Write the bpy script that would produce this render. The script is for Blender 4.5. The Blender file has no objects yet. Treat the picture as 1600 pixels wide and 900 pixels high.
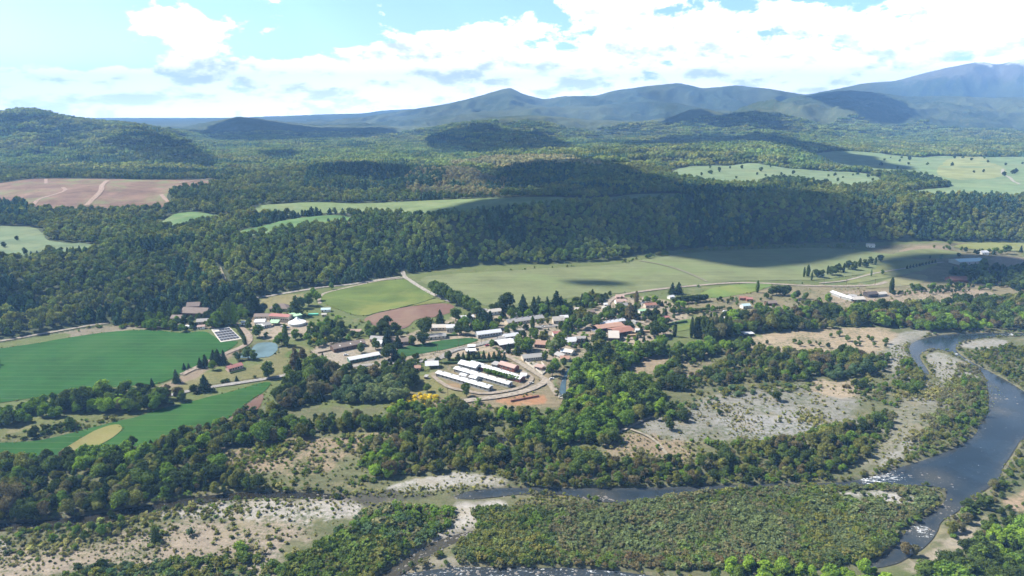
import bpy, math, random
import numpy as np
from mathutils import Vector, geometry
from mathutils.bvhtree import BVHTree

S = bpy.context.scene
COL = S.collection
rng = np.random.default_rng(7)
random.seed(7)

# ------------------------------------------------------------------ camera, sky, sun, exposure
CAM_H = 220.0
PITCH = math.radians(14.5)
FPX = 1067.0                       # focal length in photo pixels (1600 wide)
cam_d = bpy.data.cameras.new('camera')
cam_d.sensor_width = 36.0
cam_d.lens = 36.0 * FPX / 1600.0
cam_d.clip_start = 1.0
cam_d.clip_end = 80000.0
cam = bpy.data.objects.new('camera', cam_d)
COL.objects.link(cam)
cam.location = (0, 0, CAM_H)
cam.rotation_euler = (math.pi / 2 - PITCH, 0, 0)
S.camera = cam

SUN_EL = math.radians(47)
SUN_DIR2 = np.array([-0.90, 0.30]); SUN_DIR2 /= np.linalg.norm(SUN_DIR2)
TO_SUN = Vector((SUN_DIR2[0] * math.cos(SUN_EL), SUN_DIR2[1] * math.cos(SUN_EL), math.sin(SUN_EL)))
sun_d = bpy.data.lights.new('sun', 'SUN')
sun_d.energy = 5.0
sun_d.angle = math.radians(0.5)
sun_d.color = (1.0, 0.94, 0.85)
sun = bpy.data.objects.new('sun', sun_d)
COL.objects.link(sun)
sun.rotation_euler = TO_SUN.to_track_quat('Z', 'Y').to_euler()
sun.location = (-500, 200, 900)

S.render.engine = 'CYCLES'
S.cycles.max_bounces = 5
S.cycles.diffuse_bounces = 2
S.cycles.glossy_bounces = 2
S.cycles.transmission_bounces = 2
S.cycles.volume_bounces = 0
S.cycles.transparent_max_bounces = 4
S.view_settings.view_transform = 'Standard'
S.view_settings.look = 'None'
S.view_settings.gamma = 1.0
S.view_settings.exposure = 1.02

W = bpy.data.worlds.new('World')
S.world = W
W.use_nodes = True


class NT:
    """small helper to write node trees"""
    def __init__(s, nt, clear=True):
        s.nt = nt
        if clear:
            nt.nodes.clear()

    def n(s, t, **kw):
        x = s.nt.nodes.new(t)
        ins = kw.pop('ins', None)
        for k, v in kw.items():
            setattr(x, k, v)
        if ins:
            for k, v in ins.items():
                s.put(x.inputs[k], v)
        return x

    def put(s, sock, v):
        if isinstance(v, bpy.types.NodeSocket):
            s.nt.links.new(v, sock)
        elif isinstance(v, bpy.types.Node):
            s.nt.links.new(v.outputs[0], sock)
        else:
            if isinstance(v, tuple) and len(v) == 3 and len(getattr(sock, 'default_value', (0, 0, 0))) == 4:
                v = v + (1.0,)
            sock.default_value = v

    def m(s, op, a, b=None, c=None, clamp=False):
        x = s.n('ShaderNodeMath', operation=op, use_clamp=clamp)
        s.put(x.inputs[0], a)
        if b is not None:
            s.put(x.inputs[1], b)
        if c is not None:
            s.put(x.inputs[2], c)
        return x.outputs[0]

    def v(s, op, a, b=None):
        x = s.n('ShaderNodeVectorMath', operation=op)
        s.put(x.inputs[0], a)
        if b is not None:
            s.put(x.inputs[1], b)
        return x.outputs[0]

    def mix(s, f, a, b, mode='MIX'):
        x = s.n('ShaderNodeMix', data_type='RGBA', blend_type=mode)
        s.put(x.inputs[0], f)
        s.put(x.inputs[6], a)
        s.put(x.inputs[7], b)
        return x.outputs[2]

    def ramp(s, f, lo, hi):
        x = s.n('ShaderNodeMapRange', interpolation_type='SMOOTHSTEP')
        s.put(x.inputs[0], f)
        x.inputs[1].default_value = lo
        x.inputs[2].default_value = hi
        return x.outputs[0]

    def noise(s, vec, scale, detail=4, rough=0.55, dist=0.0, out=0):
        x = s.n('ShaderNodeTexNoise')
        s.put(x.inputs['Vector'], vec)
        x.inputs['Scale'].default_value = scale
        x.inputs['Detail'].default_value = detail
        x.inputs['Roughness'].default_value = rough
        x.inputs['Distortion'].default_value = dist
        return x.outputs[out]


def build_world():
    t = NT(W.node_tree)
    sky = t.n('ShaderNodeTexSky', sky_type='NISHITA', sun_disc=False)
    sky.sun_elevation = SUN_EL
    sky.sun_rotation = math.atan2(TO_SUN.x, TO_SUN.y)
    sky.altitude = 500
    sky.air_density = 1.0
    sky.dust_density = 1.2
    sky.ozone_density = 1.5
    tc = t.n('ShaderNodeTexCoord')
    d = tc.outputs['Generated']
    sep = t.n('ShaderNodeSeparateXYZ', ins={0: d})
    x, y, z = sep.outputs
    zc = t.m('MAXIMUM', z, 0.0)
    # direction -> point on a cloud layer
    az = t.m('ARCTAN2', x, y)                            # azimuth, right positive
    el = t.m('ARCSINE', zc)                              # elevation
    def layer(dz):
        px = t.m('MULTIPLY', az, 5.2)
        py = t.m('MULTIPLY', t.m('SUBTRACT', t.m('LOGARITHM', t.m('ADD', t.m('ADD', el, 0.16), dz), 2.718), 0.0), 2.6)
        c = t.n('ShaderNodeCombineXYZ', ins={0: px, 1: py, 2: 0.0})
        return c.outputs[0]
    # where the sky is more or less covered
    up = t.m('MAXIMUM', t.m('SUBTRACT', 0.165, el), 0.0)
    edge = t.m('ADD', az, t.m('MULTIPLY', t.m('MULTIPLY', up, up), 42.0))
    cov = t.m('ADD', -0.045, t.m('MULTIPLY', t.ramp(edge, -0.02, 0.14), 0.150))
    cov = t.m('ADD', cov, t.m('MULTIPLY', t.m('SUBTRACT', 1.0, t.ramp(el, 0.02, 0.10)), 0.065))
    def blob(a0, e0, ra, re, amp):
        dx = t.m('DIVIDE', t.m('SUBTRACT', az, a0), ra)
        dy = t.m('DIVIDE', t.m('SUBTRACT', el, e0), re)
        q = t.m('ADD', t.m('MULTIPLY', dx, dx), t.m('MULTIPLY', dy, dy))
        return t.m('MULTIPLY', t.m('EXPONENT', t.m('MULTIPLY', q, -1.0)), amp)
    for b in ((-0.34, 0.162, 0.20, 0.020, 0.19), (-0.45, 0.104, 0.085, 0.020, 0.20), (-0.20, 0.082, 0.08, 0.022, 0.05), (-0.72, 0.118, 0.04, 0.010, 0.14),
              (-0.73, 0.095, 0.03, 0.005, 0.12), (-0.66, 0.045, 0.10, 0.018, 0.05), (-0.10, 0.150, 0.09, 0.022, -0.10), (-0.60, 0.080, 0.10, 0.014, -0.10),
              (-0.33, 0.085, 0.06, 0.014, -0.07), (0.41, 0.142, 0.05, 0.010, -0.15), (0.52, 0.165, 0.08, 0.008, -0.13), (0.05, 0.168, 0.05, 0.008, -0.13), (-0.76, 0.155, 0.17, 0.03, -0.14), (-0.58, 0.095, 0.08, 0.03, -0.12)):
        cov = t.m('ADD', cov, blob(*b))
    def dens(dz):
        v = layer(dz)
        n1 = t.noise(v, 1.5, 10, 0.62, 0.15)
        n2 = t.noise(t.v('ADD', v, (7.3, 2.1, 0.0)), 4.6, 6, 0.6, 0.1)
        return t.m('ADD', t.m('ADD', t.m('MULTIPLY', n1, 0.70), t.m('MULTIPLY', n2, 0.30)), cov)
    d0 = dens(0.0)
    d1 = dens(0.012)      # a little higher in the sky: more cloud above means we look at a base
    mask = t.ramp(t.m('SUBTRACT', d0, t.m('MULTIPLY', t.ramp(el, 0.20, 0.42), 0.22)), 0.520, 0.570)
    thick = t.ramp(t.m('ADD', t.m('MULTIPLY', t.m('SUBTRACT', d1, d0), 3.0), t.m('MULTIPLY', t.m('SUBTRACT', d0, 0.5), 0.9)), 0.10, 0.42)
    white = (18.5, 18.5, 18.5, 1)
    grey = (9.4, 10.1, 11.3, 1)
    cl = t.mix(thick, white, grey)
    pale = t.mix(t.ramp(el, 0.16, 0.5), (1.75, 2.02, 1.62, 1), (0.55, 0.55, 0.52, 1))
    bluer = t.mix(1.0, sky.outputs[0], pale, 'MULTIPLY')
    base = t.mix(mask, bluer, cl)
    # milky horizon
    hz = t.m('SUBTRACT', 1.0, t.ramp(z, -0.01, 0.05))
    base = t.mix(t.m('MULTIPLY', hz, 0.55), base, (12.0, 14.0, 16.0, 1))
    # the sky glows towards the horizon
    glow = t.m('ADD', 1.0, t.m('MULTIPLY', t.m('EXPONENT', t.m('MULTIPLY', el, -20.0)), 1.7))
    gs = t.n('ShaderNodeVectorMath', operation='SCALE')
    t.put(gs.inputs[0], base); t.put(gs.inputs['Scale'], glow)
    bg = t.n('ShaderNodeBackground', ins={0: gs.outputs[0], 1: 0.052})
    out = t.n('ShaderNodeOutputWorld')
    t.nt.links.new(bg.outputs[0], out.inputs[0])


build_world()

# ------------------------------------------------------------------ picture <-> place
CP, SP = math.cos(PITCH), math.sin(PITCH)


def ray(u, v):
    a = (u - 800.0) / FPX
    b = (450.0 - v) / FPX
    return a, CP + b * SP, -SP + b * CP


def flat(u, v, z=0.0):
    a, fy, fz = ray(u, v)
    k = (z - CAM_H) / fz
    return a * k, fy * k


def crest(u, v, Y):
    a, fy, fz = ray(u, v)
    k = Y / fy
    return a * k, Y, CAM_H + fz * k


# ------------------------------------------------------------------ numpy noise
_P = rng.random((256, 256)).astype(np.float32)


def vnoise(x, y):
    xi = np.floor(x).astype(np.int64); yi = np.floor(y).astype(np.int64)
    fx = x - xi; fy = y - yi
    fx = fx * fx * (3 - 2 * fx); fy = fy * fy * (3 - 2 * fy)
    a = _P[xi & 255, yi & 255]; b = _P[(xi + 1) & 255, yi & 255]
    c = _P[xi & 255, (yi + 1) & 255]; d = _P[(xi + 1) & 255, (yi + 1) & 255]
    return (a * (1 - fx) + b * fx) * (1 - fy) + (c * (1 - fx) + d * fx) * fy


def fbm(x, y, sc, oct=4, seed=0.0, rough=0.5):
    r = 0.0; amp = 1.0; tot = 0.0
    f = 1.0 / sc
    for i in range(oct):
        r = r + amp * vnoise(x * f + seed + i * 17.3, y * f + seed * 1.7 + i * 9.1)
        tot += amp; amp *= rough; f *= 2.03
    return r / tot


def sm(t):
    t = np.clip(t, 0, 1)
    return t * t * (3 - 2 * t)


# ------------------------------------------------------------------ terrain heights
L_BASE = [(-700, 640), (-350, 575), (-60, 545), (0, 536), (60, 526), (130, 514), (230, 504), (300, 492), (385, 478), (410, 465), (480, 453), (560, 444),
          (630, 430), (700, 419), (740, 415), (850, 413), (950, 409), (1000, 398), (1100, 386), (1250, 381), (1350, 379),
          (1450, 377), (1600, 380), (1900, 390), (2300, 420)]
L_TOP = [(-700, 470, 40), (-350, 430, 40), (-60, 415, 42), (0, 412, 42), (80, 402, 42), (140, 396, 44), (200, 385, 46), (260, 370, 48), (370, 369, 50), (450, 366, 52),
         (550, 350, 54), (600, 343, 56), (700, 346, 60), (850, 330, 62), (950, 318, 62), (1100, 316, 62), (1250, 318, 60),
         (1330, 317, 60), (1370, 318, 58), (1420, 319, 58), (1500, 316, 58), (1600, 314, 58), (1900, 322, 58), (2300, 340, 58)]
lb = np.array([flat(u, v) for u, v in L_BASE])
lt = np.array([flat(u, v, z) + (z,) for u, v, z in L_TOP])
LB_S, LB_Y = lb[:, 0] / lb[:, 1], lb[:, 1]
LT_S, LT_Y, LT_Z = lt[:, 0] / lt[:, 1], lt[:, 1], lt[:, 2]

# each ridge: distance, front run, back run, base height, tree height on its crest, gully size, crest points in the photo
RIDGES = [
    (1480, 330, 500, 46, 0, 1, [(-700, 320), (-100, 292), (0, 286), (50, 281), (150, 281), (260, 283), (340, 284), (380, 292), (450, 310), (500, 330)]),
    (1640, 380, 500, 52, 9, 6, [(230, 320), (290, 298), (340, 288), (380, 276), (450, 263), (520, 257), (600, 258), (680, 262), (740, 272), (800, 295), (850, 320)]),
    (1760, 360, 500, 50, 9, 5, [(690, 300), (740, 277), (800, 267), (850, 262), (900, 259), (950, 265), (1000, 276), (1050, 292), (1090, 315)]),
    (2500, 800, 700, 55, 9, 8, [(560, 275), (640, 256), (700, 245), (800, 240), (900, 238), (1000, 232), (1100, 226), (1180, 223), (1230, 229), (1280, 243), (1330, 262), (1380, 290)]),
    (3400, 1350, 1500, 40, 8, 28, [(-700, 240), (-300, 215), (-150, 200), (-60, 186), (0, 177), (40, 169), (65, 173), (90, 181), (120, 185), (150, 191), (190, 193), (225, 198), (260, 209), (300, 224), (330, 240), (380, 264)]),
    (2750, 520, 700, 40, 8, 16, [(40, 260), (80, 238), (120, 222), (180, 209), (230, 212), (270, 222), (320, 240), (360, 262)]),
    (2900, 480, 700, 40, 8, 12, [(-400, 235), (-200, 225), (-60, 222), (0, 218), (50, 222), (100, 236), (150, 258)]),
    (2800, 400, 600, 40, 8, 8, [(310, 266), (340, 252), (380, 242), (420, 238), (460, 243), (520, 256), (560, 270)]),
    (4600, 1500, 1000, 40, 6, 16, [(160, 225), (210, 212), (260, 203), (300, 207), (350, 214), (420, 221), (500, 228), (580, 234), (640, 240)]),
    (6200, 1700, 1500, 40, 6, 26, [(180, 215), (250, 207), (300, 197), (330, 190), (372, 181), (400, 184), (450, 192), (500, 199), (560, 196), (600, 195), (650, 200), (720, 208), (800, 215)]),
    (3600, 430, 800, 45, 8, 8, [(580, 244), (640, 223), (680, 213), (710, 208), (740, 212), (770, 210), (800, 207), (830, 213), (860, 221), (900, 233), (950, 244)]),
    (5600, 2100, 1500, 45, 6, 34, [(520, 232), (560, 225), (620, 212), (680, 200), (720, 190), (760, 183), (820, 179), (870, 181), (930, 188), (1000, 190), (1050, 182), (1075, 171), (1090, 167), (1110, 170), (1140, 178),
                             (1165, 171), (1185, 166), (1215, 170), (1250, 180), (1320, 190), (1400, 200), (1600, 205), (1900, 215)]),
    (6800, 2500, 1800, 45, 0, 50, [(1060, 205), (1130, 188), (1180, 172), (1230, 156), (1290, 145), (1330, 141), (1370, 145), (1420, 151), (1480, 150), (1550, 153), (1650, 150), (1750, 155), (2000, 160)]),
    (8000, 1200, 1500, 50, 0, 65, [(500, 205), (560, 198), (650, 186), (750, 176), (850, 167), (900, 169), (960, 162), (1000, 158), (1060, 162), (1120, 172), (1200, 180), (1300, 190)]),
    (9800, 1700, 2000, 50, 0, 95, [(480, 198), (520, 196), (560, 190), (600, 178), (650, 170), (700, 162), (740, 152), (770, 143), (797, 136), (815, 146), (850, 155), (880, 150), (930, 150), (960, 141), (1010, 134), (1060, 129), (1100, 138), (1150, 133),
                               (1200, 138), (1260, 148), (1300, 140), (1350, 130), (1400, 126), (1440, 115), (1480, 105), (1530, 96), (1560, 101), (1600, 91), (1660, 95), (1800, 100), (2000, 110)]),
    (12500, 2000, 2000, 50, 0, 30, [(-700, 205), (60, 202), (180, 199), (300, 198), (450, 191), (520, 189), (580, 182), (620, 184), (680, 190), (800, 195)]),
    (15500, 2000, 2000, 50, 0, 45, [(-700, 198), (60, 195), (120, 191), (200, 193), (260, 189), (330, 187), (400, 184), (460, 181), (520, 178), (570, 177), (600, 172), (650, 170), (720, 172), (800, 180), (2000, 180)]),
]
RP = []
for Yd, wf, wb, zb, th, gl, pts in RIDGES:
    c = np.array([crest(u, v, Yd) for u, v in pts])
    s0 = c[:, 0] / c[:, 1]
    z0 = c[:, 2] - th
    sg = np.linspace(s0[0], s0[-1], 600)
    zg = np.interp(sg, s0, z0)
    k = np.exp(-0.5 * (np.arange(-12, 13) / (1.8 if Yd > 9000 else 3.5)) ** 2); k /= k.sum()
    zg = np.convolve(np.pad(zg, 12, mode='edge'), k, 'valid')
    RP.append((Yd, wf, wb, zb, gl, sg, zg))


def hgt(x, y):
    x = np.asarray(x, float); y = np.asarray(y, float)
    yy = np.maximum(y, 30.0)
    s = x / yy
    yb = np.interp(s, LB_S, LB_Y); yt = np.interp(s, LT_S, LT_Y); zt = np.interp(s, LT_S, LT_Z)
    t = (yy - yb) / np.maximum(yt - yb, 20)
    und = fbm(x, yy, 260, 3, 3.0) - 0.5
    h = zt * (0.55 * sm(t * 0.95) + 0.45 * np.clip(t, 0, 1)) * (1 - sm(0)) + und * 14 * sm(t * 0.8)
    far = sm((yy - yt) / 900.0)
    h = h * (1 - far) + (58 + und * 22) * far
    h = np.where(t <= 0, 0.0, h)
    # hollows in the wooded slope
    h = h - 9 * np.clip(t, 0, 1) * np.clip(1.6 - t, 0, 1) * sm(np.abs(fbm(x, yy * 0.5, 110, 3, 8.0) - 0.5) * -9 + 1.0)
    for Yd, wf, wb, zb, gl, sg, zg in RP:
        m = (yy > Yd - wf) & (yy < Yd + wb)
        if not m.any():
            continue
        xs = x[m] if x.ndim else x
        ys = yy[m] if x.ndim else yy
        ss = xs / ys
        hh = h[m] if x.ndim else h
        zc = np.interp(ss, sg, zg, left=-200, right=-200)
        # nothing beyond the ends of the ridge
        wob = (fbm(xs, ys * 0.3, Yd * 0.10, 2, Yd * 0.01) - 0.5) * Yd * 0.10
        d = ys - Yd
        d = np.where(np.abs(d) < wf, d + wob * np.clip(np.abs(d) / (0.3 * wf), 0, 1) * np.clip((wf - np.abs(d)) / (0.4 * wf), 0, 1), d)
        tt = np.where(d < 0, 1 + d / wf, 1 - d / wb)
        g = 0.6 * sm(tt) + 0.4 * np.clip(tt, 0, 1) ** 1.3
        rn = 1 - np.abs(fbm(xs, ys, Yd * 0.06 + 170, 4, Yd * 0.003, 0.55) * 2 - 1) * 2
        zr = hh - 3 + (zc - hh + 3) * g + gl * (1.7 if Yd > 7000 else 2.6 if Yd > 4000 else 2.6) * (rn - 0.6) * np.clip(g * (1 - g) * 4, 0, 1)
        kk = 6.0 + Yd * 0.001
        dd = np.clip(0.5 + 0.5 * (zr - hh) / kk, 0, 1)
        res = hh * (1 - dd) + zr * dd + kk * dd * (1 - dd)
        if x.ndim:
            h[m] = res
        else:
            h = res
    return h


def at(u, v):
    """where the sight line through photo pixel (u, v) meets the terrain"""
    a, fy, fz = ray(u, v)
    # march
    k = 150.0
    kk = 150.0 * 1.006 ** np.arange(0, 900)
    X = a * kk; Y = fy * kk; Z = CAM_H + fz * kk
    d = Z - hgt(X, Y)
    i = int(np.argmax(d < 0))
    if d[i] >= 0:
        i = len(kk) - 1
    i = max(i, 1)
    f = d[i - 1] / (d[i - 1] - d[i] + 1e-9)
    t = kk[i - 1] + (kk[i] - kk[i - 1]) * f
    return a * t, fy * t


def poly(pts):
    return np.array([at(u, v) for u, v in pts])


def dens_poly(P, step):
    out = []
    n = len(P)
    for i in range(n):
        a, b = P[i], P[(i + 1) % n]
        k = max(1, int(np.hypot(*(b - a)) / step))
        for j in range(k):
            out.append(a + (b - a) * j / k)
    return np.array(out)


def smooth_poly(P, it=2):
    for _ in range(it):
        Q = np.roll(P, -1, axis=0)
        P = np.stack([P * 0.75 + Q * 0.25, P * 0.25 + Q * 0.75], 1).reshape(-1, 2)
    return P


def inside(x, y, P):
    r = np.zeros(x.shape, bool)
    m = (x > P[:, 0].min()) & (x < P[:, 0].max()) & (y > P[:, 1].min()) & (y < P[:, 1].max())
    if not m.any():
        return r
    xs, ys = x[m], y[m]
    c = np.zeros(xs.shape, bool)
    n = len(P)
    for i in range(n):
        x0, y0 = P[i]; x1, y1 = P[(i + 1) % n]
        if y0 == y1:
            continue
        k = ((y0 > ys) != (y1 > ys)) & (xs < (x1 - x0) * (ys - y0) / (y1 - y0) + x0)
        c ^= k
    r[m] = c
    return r


def sdist(x, y, P):
    """signed distance to polygon, positive inside"""
    d = np.full(x.shape, 1e9)
    n = len(P)
    for i in range(n):
        a = P[i]; b = P[(i + 1) % n]
        e = b - a
        L = max(e @ e, 1e-9)
        t = np.clip(((x - a[0]) * e[0] + (y - a[1]) * e[1]) / L, 0, 1)
        d = np.minimum(d, (x - a[0] - t * e[0]) ** 2 + (y - a[1] - t * e[1]) ** 2)
    d = np.sqrt(d)
    return np.where(inside(x, y, P), d, -d)


# ------------------------------------------------------------------ outlines traced on the ground
OUT = {
 # crops and pastures
 'crop_a': [(-90, 556), (0, 545), (60, 536), (130, 524), (190, 517), (240, 516), (290, 521), (312, 518), (331, 521), (345, 535), (374, 533), (366, 543), (350, 550), (330, 561), (310, 573), (290, 582), (262, 596), (240, 601),
            (215, 601), (160, 607), (110, 613), (60, 621), (0, 631), (-90, 640)],
 'crop_b': [(416, 596), (370, 611), (320, 623), (275, 634), (235, 644), (200, 655), (150, 668), (100, 680), (60, 688), (0, 692), (-90, 697), (-90, 740), (0, 727), (60, 718), (100, 711), (150, 706), (215, 696), (260, 692), (300, 677), (345, 662), (356, 655), (376, 640), (395, 624), (414, 612), (425, 600)],
 'dry_patch': [(92, 709), (110, 696), (130, 685), (160, 669), (185, 664), (195, 670), (180, 683), (150, 698), (120, 709)],
 'plough_a': [(356, 656), (378, 640), (398, 624), (415, 612), (411, 628), (404, 640), (385, 646), (366, 655)],
 'pasture_a': [(499, 466), (508, 458), (540, 450), (590, 440), (630, 437), (645, 441), (662, 453), (682, 466), (662, 472), (620, 482), (590, 488), (568, 494), (545, 490), (520, 480), (503, 473)],
 'pasture_edge': [(682, 466), (700, 472), (650, 477), (600, 484), (572, 494), (590, 488), (620, 482), (662, 472)],
 'plough_b': [(567, 498), (600, 484), (650, 478), (697, 473), (712, 480), (705, 488), (680, 496), (645, 500), (640, 512), (612, 516), (594, 512), (578, 505)],
 'barley': [(655, 433), (700, 428), (800, 423), (900, 417), (970, 413), (1000, 406), (1100, 393), (1200, 389), (1300, 387), (1400, 398), (1440, 406), (1400, 420), (1340, 430), (1290, 436), (1250, 439), (1160, 438), (1120, 443), (1050, 448), (990, 456), (900, 465), (840, 472), (780, 479), (755, 478), (735, 466), (715, 456), (690, 449), (662, 444)],
 'crop_c': [(614, 560), (620, 545), (650, 539), (700, 530), (742, 528), (752, 533), (700, 545), (650, 556)],
 'pasture_b': [(1090, 464), (1100, 453), (1150, 444), (1195, 442), (1213, 446), (1180, 455), (1150, 462), (1115, 467)],
 'pasture_c': [(1043, 505), (1080, 497), (1090, 508), (1080, 516), (1050, 520)],
 'pasture_d': [(1385, 410), (1440, 405), (1475, 409), (1440, 424), (1400, 432), (1330, 444), (1320, 440), (1350, 430)],
 'pasture_e': [(1480, 385), (1530, 380), (1600, 382), (1700, 384), (1700, 392), (1600, 393), (1510, 391)],
 'pasture_f': [(1385, 398), (1440, 388), (1490, 392), (1510, 398), (1480, 405), (1420, 403)],
 'pasture_g': [(1340, 452), (1390, 436), (1430, 428), (1455, 432), (1440, 445), (1380, 450)],
 # fields on the plateau
 'upland_a': [(-120, 350), (0, 354), (58, 355), (70, 368), (72, 378), (165, 384), (150, 394), (80, 397), (40, 407), (-120, 415)],
 'upland_b': [(244, 352), (262, 341), (282, 332), (330, 336), (372, 338), (360, 345), (300, 349), (262, 356)],
 'upland_c': [(366, 364), (400, 356), (460, 341), (545, 337), (552, 344), (525, 355), (440, 361), (415, 366)],
 'upland_d': [(395, 331), (405, 320), (480, 316), (560, 319), (640, 315), (740, 312), (880, 309), (970, 313), (900, 318), (850, 323), (740, 335), (690, 338), (600, 336), (548, 334), (470, 336), (410, 337)],
 'upland_e': [(935, 310), (1005, 303), (1075, 303), (1080, 309), (1000, 315), (940, 316)],
 'upland_f': [(1046, 272), (1060, 262), (1150, 257), (1220, 262), (1300, 268), (1370, 272), (1378, 290), (1310, 296), (1200, 287), (1170, 290), (1110, 287), (1070, 280)],
 'upland_g': [(1270, 238), (1330, 235), (1420, 247), (1480, 243), (1600, 246), (1760, 250), (1760, 314), (1600, 309), (1410, 307), (1420, 300), (1490, 293), (1490, 289), (1440, 283), (1380, 272), (1310, 262), (1285, 250)],
 'yellow_field': [(1462, 268), (1478, 250), (1500, 244), (1535, 243), (1545, 255), (1578, 265), (1562, 279), (1500, 284), (1468, 276)],
 'clearcut': [(-120, 292), (0, 288), (40, 281), (130, 280), (250, 282), (340, 282), (378, 289), (330, 291), (272, 297), (258, 306), (276, 325), (200, 329), (100, 330), (42, 325), (40, 311), (-120, 314)],
 # water
 'river': [(1760, 516), (1600, 520), (1530, 519), (1480, 521), (1445, 527), (1425, 534), (1419, 545), (1424, 557), (1433, 570), (1443, 581), (1453, 586), (1450, 577), (1439, 562), (1436, 552), (1452, 545), (1477, 545), (1504, 560),
           (1533, 577), (1541, 592), (1544, 605), (1546, 624), (1544, 648), (1528, 667), (1525, 680), (1493, 698), (1460, 712), (1430, 722), (1401, 730), (1388, 737), (1353, 746), (1313, 753), (1260, 754), (1147, 756), (1093, 758), (1040, 760),
           (907, 762), (800, 760), (740, 764), (715, 771), (708, 777), (740, 779), (768, 776), (820, 770), (856, 769), (925, 778), (960, 786), (1027, 778), (1080, 769),
           (1120, 763), (1216, 759), (1308, 758), (1420, 757), (1463, 758), (1482, 768), (1473, 790), (1452, 804), (1425, 818), (1412, 835), (1395, 858), (1374, 873), (1340, 890), (1398, 882), (1420, 869), (1447, 853), (1465, 831), (1470, 812), (1495, 800), (1516, 778), (1548, 760),
           (1564, 744), (1566, 729), (1580, 711), (1600, 677), (1760, 650), (1760, 640), (1640, 630), (1600, 611), (1581, 598), (1546, 579), (1514, 563), (1490, 545), (1501, 532), (1546, 526), (1600, 523), (1760, 520)],
 'channel': [(540, 773), (500, 769), (420, 766), (360, 769), (307, 775), (253, 784), (187, 795), (120, 806), (60, 813), (-90, 822), (-90, 833), (60, 825), (130, 818), (200, 806), (293, 787), (360, 779), (420, 776), (480, 777), (540, 778)],
 'rapids': [(560, 960), (600, 905), (640, 893), (720, 883), (800, 886), (900, 885), (960, 890), (1010, 897), (1060, 903), (1110, 912), (1180, 960)],
 'brook': [(747, 826), (720, 831), (690, 840), (660, 854), (635, 870), (600, 893), (575, 905), (610, 905), (640, 888), (665, 872), (700, 850), (742, 836)],
 'backwater': [(722, 701), (755, 689), (800, 680), (845, 676), (850, 682), (805, 687), (770, 696), (745, 704)],
 'canal': [(888, 574), (880, 587), (875, 603), (873, 619), (884, 619), (884, 601), (885, 587), (893, 575)],
 'pond': [(393, 546), (396, 539), (406, 534), (428, 534), (436, 540), (432, 549), (421, 557), (405, 558), (390, 558), (372, 559), (371, 552), (385, 551)],
}
PG = {k: poly(v) for k, v in OUT.items()}
for k in PG:
    PG[k] = smooth_poly(PG[k], 2)

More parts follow.
